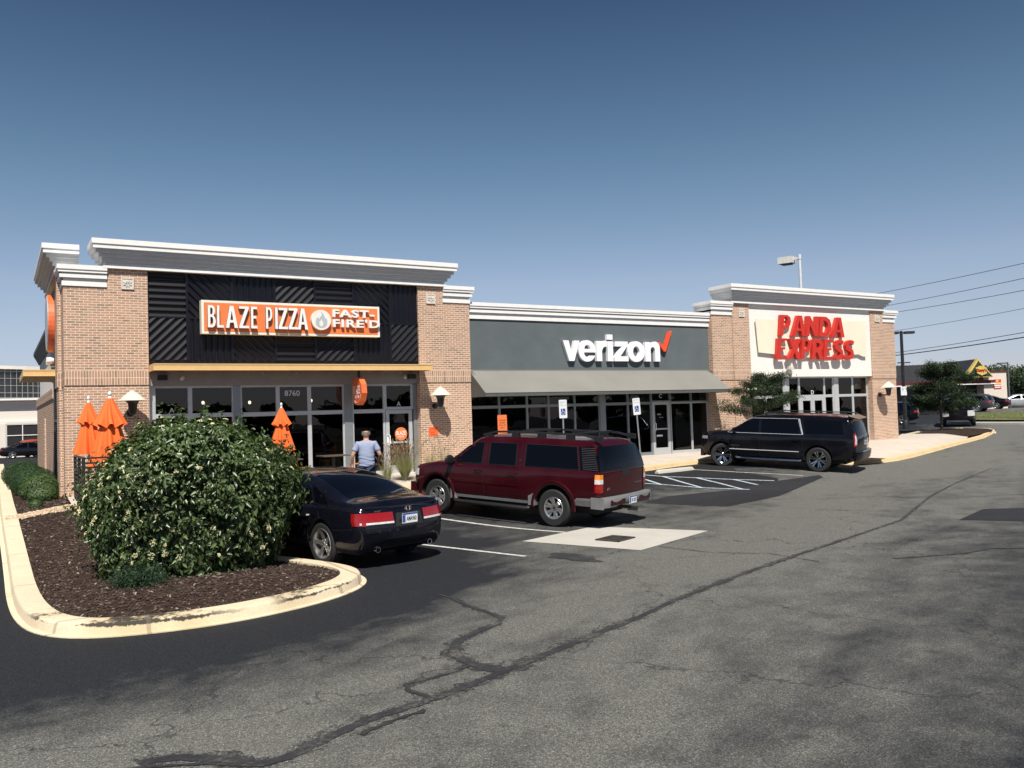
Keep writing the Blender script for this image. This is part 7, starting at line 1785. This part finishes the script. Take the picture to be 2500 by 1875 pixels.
gx = aty(945, 1150, -2.2); grass_clump('small dark grass clump between the man and the tall grass', gx[0], -2.2, zwalk(gx[0], -2.2), .7, 320, 9, .7)
# ---------- trees
def locust(label, base, h, trunk_h, spread, n_l, seed, leaf=.05, name='locust_tree', mat='leaf_tree', per=150, flat=.35, asp=.3, tr=.05):
    r = np.random.default_rng(seed); t = thing(name, label, 'tree', tuple(base)); mb = MB(); tips = []
    top = np.array([r.normal(0, .12), r.normal(0, .12), h*.93]); tk = [(0, 0, -.2), (.02, .01, trunk_h*.6), tuple(np.array([0, 0, trunk_h])), tuple(top*.6+np.array([.05, 0, h*.12])), tuple(top)]
    mb.tube(tk, [tr*1.3, tr, tr*.85, tr*.5, tr*.15], 9)
    for i in range(n_l):
        z = trunk_h+(h*.88-trunk_h)*(i+.5)/n_l; a = i*2.4+r.uniform(-.4, .4); L = spread*(1.05-.75*((z-trunk_h)/(h-trunk_h))**1.5)*r.uniform(.7, 1.1); el = r.uniform(.05, .45)
        p0 = np.array([0, 0, z])+top*.0; d = np.array([math.cos(a)*math.cos(el), math.sin(a)*math.cos(el), math.sin(el)]); pts = [p0]; 
        for u in (.35, .7, 1.0): pts.append(p0+d*L*u+np.array([0, 0, .12*L*math.sin(u*2)-.10*L*u*u])+r.normal(0, .03, 3))
        mb.tube(pts, [tr*.35, tr*.25, tr*.15, tr*.05], 5)
        for q in range(9):
            u = r.uniform(.3, 1.0); c = p0+(pts[-1]-p0)*u; sd = np.cross(d, [0, 0, 1])*r.uniform(-1, 1)*L*.38*(1.1-u*.6)+d*r.uniform(0, .2)*L+np.array([0, 0, r.uniform(-.08, .16)*L]); e = c+sd; mb.tube([c, (c+e)/2+np.array([0, 0, .03]), e], [tr*.12, tr*.08, tr*.03], 4); tips.append((c, e))
    mb.build('trunk', BARK, t, 50); pos = []; nn = []
    for c, e in tips:
        m_ = r.random((per, 1)); w_ = r.normal(0, .10*spread, (per, 3))*np.array([1, 1, flat]); pos.append(c+(e-c)*(.2+m_*.95)+w_-np.array([0, 0, .05*spread])*np.abs(r.normal(0, 1, (per, 1)))*m_); nn.append(r.normal(0, .5, (per, 3))+np.array([0, 0, .8]))
    leaf_mesh('crown', np.concatenate(pos), np.concatenate(nn), leaf, mat, t, asp, .6, .1, .5); return t
tb = aty(1700+490/2.861, 600+1180/2.861, -2.2); bpz = zwalk(tb[0], -2.2)
locust('small feathery leaved tree on the pavement left of the white panel, behind the black vehicle', (tb[0], -2.2, bpz), aty(1700+560/2.861, 600+850/2.861, -2.2)[2]-bpz, 1.15, 1.45, 12, 21, .085, per=170, flat=.35, tr=.045)
tg = gnd(2100+690/3.455, 620+1490/3.455, .1); tp_ = atd(2300, 620+880/3.455, (tg-CP)@CF)
locust('dense feathery leaved tree on the mulched island at the right end of the pavement', (tg[0], tg[1], tg[2]), tp_[2]-tg[2], .95, 2.1, 16, 33, .12, per=260, flat=.55, tr=.075)
# background broadleaf trees
def bg_tree(label, px, D, ztop, r, seed, n=9000, ls=.3, group='trees beyond the restaurant'):
    b = atd(px, 1000, D); z0 = G(b[0], b[1]); h = ztop-z0; t = thing('broadleaf_tree', label, 'tree', (b[0], b[1], z0), 0, group); rr_ = np.random.default_rng(seed)
    mb = MB(); mb.tube([(0, 0, -.3), (0, 0, h*.4), (.2, .1, h*.75)], [.28, .2, .08], 8)
    for i in range(5): a = i*1.3; mb.tube([(0, 0, h*.35), (r*.5*math.cos(a), r*.5*math.sin(a), h*.6)], [.12, .05], 5)
    mb.build('trunk', BARK, t, 50); ps = []; ns = []
    for i in range(16):
        a = rr_.uniform(0, 6.28); q = r*.62*math.sqrt(rr_.random()); zc = h*rr_.uniform(.42, .84); c = np.array([q*math.cos(a), q*math.sin(a), zc]); s_ = r*rr_.uniform(.28, .48)
        d = rr_.normal(0, 1, (n//16, 3)); d /= np.linalg.norm(d, axis=1)[:, None]; ps.append(c+d*s_*(1-.35*rr_.random((len(d), 1))**2)*np.array([1, 1, .8])); ns.append(d)
    leaf_mesh('crown', np.concatenate(ps), np.concatenate(ns), ls, 'leaf_far', t, .7, .3, .2, .5)
hz = lambda px, py, D: atd(px, py, D)[2]
bg_tree('round tree behind the white wall of the restaurant, seen over its roof', 2432, 125, hz(2432, 892, 125), 5.0, 41)
bg_tree('large dark tree at the right edge beyond the silver car', 2490, 118, hz(2490, 893, 118), 5.2, 42)
bg_tree('low dark tree behind the small street light at the right', 2462, 122, hz(2462, 930, 122), 4.2, 43)
bg_tree('dark tree mostly hidden behind the restaurant roof', 2400, 135, hz(2400, 905, 135), 5.0, 44)
bg_tree('dark tree at the far right just outside the large one', 2545, 125, hz(2545, 900, 125), 6.0, 45)
bg_tree('small green tree under the restaurant eaves beside the pole sign', 2248, 80, hz(2248, 960, 80), 1.6, 46, 3500, .16, 'trees by the restaurant')
# trees across the road behind the viewer: the shop windows mirror them
tr_ = MB()
ps = []; ns = []; rr_ = np.random.default_rng(77)
for i in range(46):
    x = -90+i*5.5+rr_.uniform(-2, 2); y = -95+rr_.uniform(-12, 6); h = rr_.uniform(3.2, 6.0)
    for j in range(5):
        c = np.array([x+rr_.uniform(-2, 2), y+rr_.uniform(-2, 2), h*rr_.uniform(.3, .8)]); d = rr_.normal(0, 1, (110, 3)); d /= np.linalg.norm(d, axis=1)[:, None]; ps.append(c+d*rr_.uniform(.9, 1.7)); ns.append(d)
o = leaf_mesh('far_wood', np.concatenate(ps), np.concatenate(ns), 1.2, 'leaf_far', None, .8, .3, .2, .5); tag(o, kind='stuff')
# grass on the verge
gp_ = [tuple(gnd(*q)[:2]) for q in gq]; pos = []
while len(pos) < 14000:
    x = rng.uniform(min(p[0] for p in gp_), 120); y = rng.uniform(min(p[1] for p in gp_), max(p[1] for p in gp_))
    if in_poly(x, y, gp_): pos.append((x, y, G(x, y)+.12))
pos = np.array(pos); o = leaf_mesh('grass', pos, np.tile([1., 0, 0], (len(pos), 1)), .12, 'grass_blade', None, .25, -3, 0, .5); tag(o, kind='stuff')

# ================================================================ THE FAR RESTAURANT
D0 = 90.0
Rh = np.array([CR[0], CR[1], 0]); Rh /= np.linalg.norm(Rh); Fh = np.array([CF[0], CF[1], 0]); Fh /= np.linalg.norm(Fh)
z7 = lambda x, y: (2100+x/3.455, 620+y/3.455)
def far(x, y, D=D0): p = atd(*z7(x, y), D); return p
o_ = far(700, 1170); gz = G(o_[0], o_[1])
den = thing('restaurant', 'low restaurant with dark sloped roof, dark red fascia and a yellow edged green gable', 'building', (o_[0], o_[1], gz)); bpy.context.view_layer.update()
def loc(p): q = np.array(p)-np.array([o_[0], o_[1], 0]); return np.array([q@Rh, q@Fh, p[2]])
def glo(s, d, z): q = np.array([o_[0], o_[1], 0])+Rh*s+Fh*d; return (q[0], q[1], z)
def LB(mb, s0, s1, d0, d1, z0, z1, mi=0):
    mb.add([glo(s, d, z) for z in (z0, z1) for s, d in ((s0, d0), (s1, d0), (s1, d1), (s0, d1))], [(0, 3, 2, 1), (4, 5, 6, 7), (0, 1, 5, 4), (1, 2, 6, 5), (2, 3, 7, 6), (3, 0, 4, 7)], mi)
S = lambda x: loc(far(x, 1100))[0]
Z = lambda x, y: far(x, y)[2]
zf0, zf1 = Z(700, 1106), Z(700, 1076)
mb = MB(); LB(mb, S(60), S(1020), .8, 12, gz-.3, zf0); sub(mb, 'wall', plain('diner_wall_dark', (.03, .03, .035), .4), den)
mb = MB(); LB(mb, S(1018), S(1210), -.6, 10, gz-.3, Z(1100, 998)); sub(mb, 'wall', plain('diner_wall_pale', (.66, .58, .50), .9, var=.05), den)
mb = MB(); LB(mb, S(1015), S(1213), -.7, 10.1, Z(1100, 998), Z(1100, 990)); LB(mb, S(1211), S(1262), .5, 10, Z(1230, 1085), Z(1230, 1055)); sub(mb, 'parapet', plain('diner_red', (.13, .008, .015), .6), den)
mb = MB(); LB(mb, S(60), S(1105), -.9, 12.2, zf0+.06, zf1, 0); LB(mb, S(60), S(1105), -.93, -.905, zf0-.06, zf0+.06, 1); sub(mb, 'fascia', [MATS['diner_red'], WHITE], den)
ROOF = plain('diner_roof', (.045, .045, .05), .55, var=.15, nscale=.8)
mb = MB(); zr = Z(700, 915)
zr0, zr1 = Z(415, 935), Z(940, 890); zr = (zr0+zr1)/2
A = glo(S(60), -.9, zf1); B = glo(S(930), -.9, zf1); C_ = glo(S(930), 5.5, zr); D_ = glo(S(415)-1.2, 5.5, zr); E_ = glo(S(60), 12, zf1); F_ = glo(S(930), 12, zf1)
mb.add([A, B, C_, D_], [(0, 1, 2, 3)]); mb.add([A, D_, E_], [(0, 1, 2)]); mb.add([E_, D_, C_, F_], [(0, 1, 2, 3)])
rib = MB(); A2, B2, C2_, D2 = map(np.array, (A, B, C_, D_))
for k in range(32):
    u = k/32; p0 = A2+(B2-A2)*u+np.array([0, 0, .03]); Ls = (S(930)-S(60))*u; left = (S(415)-1.2)-S(60)
    v = 1 if Ls >= left else Ls/left; p1 = p0+(np.array(glo(S(60)+Ls, 5.5, zr))-p0)*v; mb.tube([p0, p1+np.array([0, 0, .03])], .035, 4)
for k in range(8): p0 = A2+(np.array(E_)-A2)*(k+.5)/8; mb.tube([p0+np.array([0, 0, .03]), p0+(D2-p0)*.9], .035, 4)
sub(mb, 'roof', ROOF, den)
# gable with the yellow edge
GN = plain('gable_green', (.012, .04, .025), .6); GY = plain('gable_yellow', (.60, .45, .12), .6)
ap = (S(938), Z(940, 890)); bl = (S(828), Z(845, 1040)); br = (S(1068), Z(1065, 1038)); dg = -1.3
f = lambda s, z, d: glo(s, d, z)
mb = MB(); mb.prism([(bl[0]+.34, bl[1]), (br[0]-.07, br[1]+.02), (ap[0]+.03, ap[1]-.30)], f, dg-.05, dg+.3); sub(mb, 'gable', GN, den)
mb = MB(); mb.prism([(bl[0], bl[1]), (bl[0]+.36, bl[1]), (ap[0]+.04, ap[1]-.32), (ap[0]+.06, ap[1])], f, dg-.1, dg+.35); mb.prism([(ap[0]+.06, ap[1]), (ap[0]+.04, ap[1]-.12), (br[0]-.1, br[1]), (br[0], br[1])], f, dg-.06, dg+.3); mb.prism([(bl[0], bl[1]-.005), (br[0], br[1]-.005), (br[0], br[1]-.06), (bl[0], bl[1]-.06)], f, dg-.1, dg+.4)
sub(mb, 'gable_trim', GY, den)
mb = MB(); mb.prism([(bl[0]+.1, bl[1]), (br[0]-.05, br[1]), (ap[0], ap[1]-.02)], f, dg+.41, dg+6.8); sub(mb, 'roof', ROOF, den)
ps_ = thing('gable_sign', "yellow six sided sign with red letters on the green gable of the far restaurant", 'sign', glo(S(962), dg-.1, Z(962, 990))); bpy.context.view_layer.update()
hexp = [(S(917), Z(920, 968)), (S(962), Z(962, 949)), (S(1005), Z(1005, 965)), (S(1007), Z(1007, 1012)), (S(965), Z(965, 1030)), (S(925), Z(925, 1010))]
mb = MB(); mb.prism(hexp, f, dg-.25, dg-.06); sub(mb, 'plate', GY, ps_)
mb = MB(); put_text(mb, "Denny's", glo(S(962), dg-.26, Z(962, 988)), Rh, (0, 0, 1), -Fh, depth=.05, w=S(1003)-S(921), h=.42, bold=.03, center=True); sub(mb, 'lettering', plain('diner_sign_red', (.45, .02, .015), .5), ps_)
bn = thing('banner', 'red and yellow banner on the pale wall of the far restaurant', 'banner', glo(S(1130), -.62, Z(1130, 1100))); bpy.context.view_layer.update()
mb = MB(); LB(mb, S(1100), S(1161), -.66, -.61, Z(1130, 1137), Z(1130, 1060), 0); LB(mb, S(1102), S(1159), -.675, -.665, Z(1130, 1102), Z(1130, 1086), 1); LB(mb, S(1102), S(1159), -.675, -.665, Z(1130, 1115), Z(1130, 1106), 2); LB(mb, S(1116), S(1138), -.675, -.665, Z(1130, 1080), Z(1130, 1066), 1); LB(mb, S(1108), S(1153), -.675, -.665, Z(1130, 1130), Z(1130, 1122), 2)
sub(mb, 'sheet', [plain('banner_red', (.55, .05, .03), .7), plain('banner_yellow', (.8, .5, .18), .7), WHITE], bn)
# ---------- the mall behind on the left
mall = thing('mall_building', 'pale two level mall with a curved dark glass front far behind the left corner', 'building', (-8, 70, -.8)); bpy.context.view_layer.update()
mb = MB(); mb.box(-40, 14, 72, 95, -1.4, 4.75); mb.box(-40, 14.1, 71.8, 72, 4.3, 4.75); mb.box(-40, .72, 71.7, 71.99, -1.4, 2.5); mb.box(-40, 14.1, 71.75, 71.99, 2.45, 2.7); mb.box(8, 14, 71.7, 71.99, -1.4, 2.5); sub(mb, 'wall', plain('mall_cream', (.72, .67, .60), .9, var=.03), mall)
mb = MB(); mb.box(-40, 14.3, 71.3, 95, 4.75, 4.95); sub(mb, 'ledge', WHITE, mall)
mb = MB(); mb.lathe([(15, 4.95), (15, 8.2)], (-5, 92, 0), 60, 'z'); sub(mb, 'curtain_wall', plain('mall_glass', (.03, .032, .036), .08, var=.3, nscale=.3), mall)
mb = MB()
for k in range(84): a = -math.pi/2+(k-42)*.039; c, s_ = math.cos(a), math.sin(a); mb.tube([(-5+15.05*c, 92+15.05*s_, 4.95), (-5+15.05*c, 92+15.05*s_, 8.2)], .022, 4)
for z in (5.25, 5.75, 6.5, 7.25, 8.0): mb.tube([(-5+15.05*math.cos(-math.pi/2+(k-30)*.052), 92+15.05*math.sin(-math.pi/2+(k-30)*.052), z) for k in range(60)], .02, 4)
sub(mb, 'mullions', plain('mall_mullion', (.36, .36, .35), .5), mall)
mb = MB(); mb.lathe([(15.3, 8.2), (15.3, 8.55), (14.6, 8.6), (0, 8.6)], (-5, 92, 0), 60, 'z'); sub(mb, 'cornice', plain('mall_cream', (.72, .67, .60)), mall)
mb = MB(); mb.box(.74, 7.98, 71.85, 71.95, -.2, 2.44, 0)
for x in (.74, 2.1, 3.5, 4.9, 6.3, 7.9): mb.box(x, x+.07, 71.78, 71.849, -.2, 2.44, 1)
for z in (-.2, 1.3, 2.37): mb.box(.74, 7.98, 71.77, 71.779, z, z+.07, 1)
sub(mb, 'window', [BLK, WHITE], mall)

# ================================================================ LAMP POSTS AND WIRES
def lamp_post(name, label, px, base_py, top_py, D, heads, mat, w=.09, hsz=(.65, .32, .16), tilt=0):
    top = atd(px[1], top_py, D); bx = top[:2]; z0 = G(*bx); t = thing(name, label, 'street lamp', (bx[0], bx[1], z0)); bpy.context.view_layer.update()
    h = top[2]-z0; a = math.atan2(Rh[1], Rh[0]); mb = MB(); mb.tube([(bx[0], bx[1], z0-.1), (bx[0], bx[1], top[2])], [w*1.15, w*.8], 8); mb.lathe([(w*1.8, 0), (w*1.8, .5), (w*1.6, .55), (0, .55)], (bx[0], bx[1], z0), 12); sub(mb, 'pole', mat, t, 40)
    for sg in heads:
        mb = MB(); q = lambda s, d, z: (bx[0]+Rh[0]*s+Fh[0]*d, bx[1]+Rh[1]*s+Fh[1]*d, top[2]+z); s0, s1 = sg*(.22), sg*(.22+hsz[0]); e = hsz[1]/2
        mb.add([q(s, d, z) for z in (-.12-hsz[2]*.5, -.12+hsz[2]*.5) for s, d in ((s0, -e), (s1, -e), (s1, e), (s0, e))], [(0, 3, 2, 1), (4, 5, 6, 7), (0, 1, 5, 4), (1, 2, 6, 5), (2, 3, 7, 6), (3, 0, 4, 7)]); mb.tube([q(0, 0, -.1), q(s0, 0, -.1)], .04, 6); sub(mb, 'lamp_head', mat, t)
    return t
z7x = lambda x: 2100+x/3.455; z7y = lambda y: 620+y/3.455
lamp_post('parking_lamp', 'tall black lamp post with two flat heads right of the last brick pier', (0, z7x(345)), 0, z7y(650), 58, (-1, 1), DKM, .12, (.62, .4, .16))
lamp_post('parking_lamp', 'small dark lamp post with one head left of the right edge trees', (0, z7x(1243)), 0, z7y(912), 98, (-1,), plain('lamp_grey', (.10, .10, .11), .5), .11, (.9, .4, .14))
lamp_post('parking_lamp', 'far lamp post barely showing behind the black lamp post', (0, z7x(368)), 0, z7y(910), 120, (-1, 1), DKM, .10, (.6, .4, .14))
# notice on the black post
np_ = atd(z7x(367), z7y(1155), 57.7); mb = MB(); q = lambda s, z, e: (np_[0]+Rh[0]*s-Fh[0]*e, np_[1]+Rh[1]*s-Fh[1]*e, np_[2]+z)
mb.add([q(s, z, e) for e in (.0, .02) for s, z in ((-.2, -.3), (.2, -.3), (.2, .3), (-.2, .3))], [(3, 2, 1, 0), (4, 5, 6, 7), (0, 1, 5, 4), (1, 2, 6, 5), (2, 3, 7, 6), (3, 0, 4, 7)]); tag(mb.build('pole_notice', WS), 'small white notice fixed low on the tall black lamp post', 'sign')
# white shoebox floodlight rising behind the right tower
top = atd(1880+990/13.8, 600+295/13.8, 52); t = thing('flood_lamp', 'white pole with a boxy floodlight rising behind the right tower', 'street lamp', (top[0], top[1], G(top[0], top[1]))); bpy.context.view_layer.update()
mb = MB(); mb.tube([(top[0], top[1], G(top[0], top[1])), (top[0], top[1], top[2]-.05)], [.13, .075], 10); mb.lathe([(.10, -.28), (.10, .0), (0, .02)], (top[0], top[1], top[2]), 12); sub(mb, 'pole', plain('pole_white', (.62, .64, .66), .5), t, 40)
def bxo(mb, s0, s1, d0, d1, z0, z1, skew=0):
    mb.add([(top[0]+Rh[0]*s+Fh[0]*d, top[1]+Rh[1]*s+Fh[1]*d, top[2]+z) for z in (z0, z1) for s, d in ((s0, d0), (s1, d0), (s1, d1), (s0, d1))], [(0, 3, 2, 1), (4, 5, 6, 7), (0, 1, 5, 4), (1, 2, 6, 5), (2, 3, 7, 6), (3, 0, 4, 7)])
A_ = np.array([-.55, -.25]);
mb = MB(); rot = R(-38); c_, s_ = math.cos(rot), math.sin(rot)
def rb(s, d): return (s*c_-d*s_, s*s_+d*c_)
cr = [rb(*k) for k in ((-1.25, -.32), (-.35, -.32), (-.35, .32), (-1.25, .32))]
mb.add([(top[0]+Rh[0]*s+Fh[0]*d, top[1]+Rh[1]*s+Fh[1]*d, top[2]+z) for z in (-.46, -.06) for s, d in cr], [(0, 3, 2, 1), (4, 5, 6, 7), (0, 1, 5, 4), (1, 2, 6, 5), (2, 3, 7, 6), (3, 0, 4, 7)])
cr = [rb(*k) for k in ((-.35, -.06), (0, -.06), (0, .06), (-.35, .06))]
mb.add([(top[0]+Rh[0]*s+Fh[0]*d, top[1]+Rh[1]*s+Fh[1]*d, top[2]+z) for z in (-.28, -.14) for s, d in cr], [(0, 3, 2, 1), (4, 5, 6, 7), (0, 1, 5, 4), (1, 2, 6, 5), (2, 3, 7, 6), (3, 0, 4, 7)])
sub(mb, 'lamp_head', plain('lamp_white', (.60, .60, .57), .5), t)
mb = MB(); cr = [rb(*k) for k in ((-1.1, -.2), (-.5, -.2), (-.5, .2), (-1.1, .2))]; mb.add([(top[0]+Rh[0]*s*k+Fh[0]*d*k, top[1]+Rh[1]*s*k+Fh[1]*d*k, top[2]+z) for z, k in ((-.54, .97), (-.462, 1.0)) for s, d in cr], [(0, 3, 2, 1), (4, 5, 6, 7), (0, 1, 5, 4), (1, 2, 6, 5), (2, 3, 7, 6), (3, 0, 4, 7)]); sub(mb, 'lens', plain('lens_dark', (.03, .05, .07), .15), t)
# power lines
WIRE = plain('wire', (.03, .03, .035), .7)
for k, ((x0, y0_), (x1, y1_), w_, lab) in enumerate((((165, 330), (1382, 78), .020, 'highest thin cable crossing the sky at the right'), ((205, 440), (1382, 205), .020, 'second highest thin cable crossing the sky at the right'), ((320, 488), (1382, 307), .020, 'third thin cable from the top at the right'),
        ((330, 643), (1382, 460), .016, 'faint fourth cable from the top at the right'), ((305, 832), (1382, 662), .022, 'upper of the two lowest cables at the right'), ((305, 855), (1382, 703), .036, 'thickest and lowest cable at the right'))):
    a = atd(*z7(x0, y0_), 78); b = atd(*z7(x1, y1_), 60); d = b-a; P = []
    for u in np.linspace(-1.0, 2.6, 40): q = a+d*u; q[2] += .05*(u-.0)*(u-1.0)*4; P.append(q)
    mb = MB(); mb.tube(P, w_, 4); tag(mb.build('power_line', WIRE, fix=False), lab, 'cable', 'overhead cables')
bpy.context.view_layer.update()
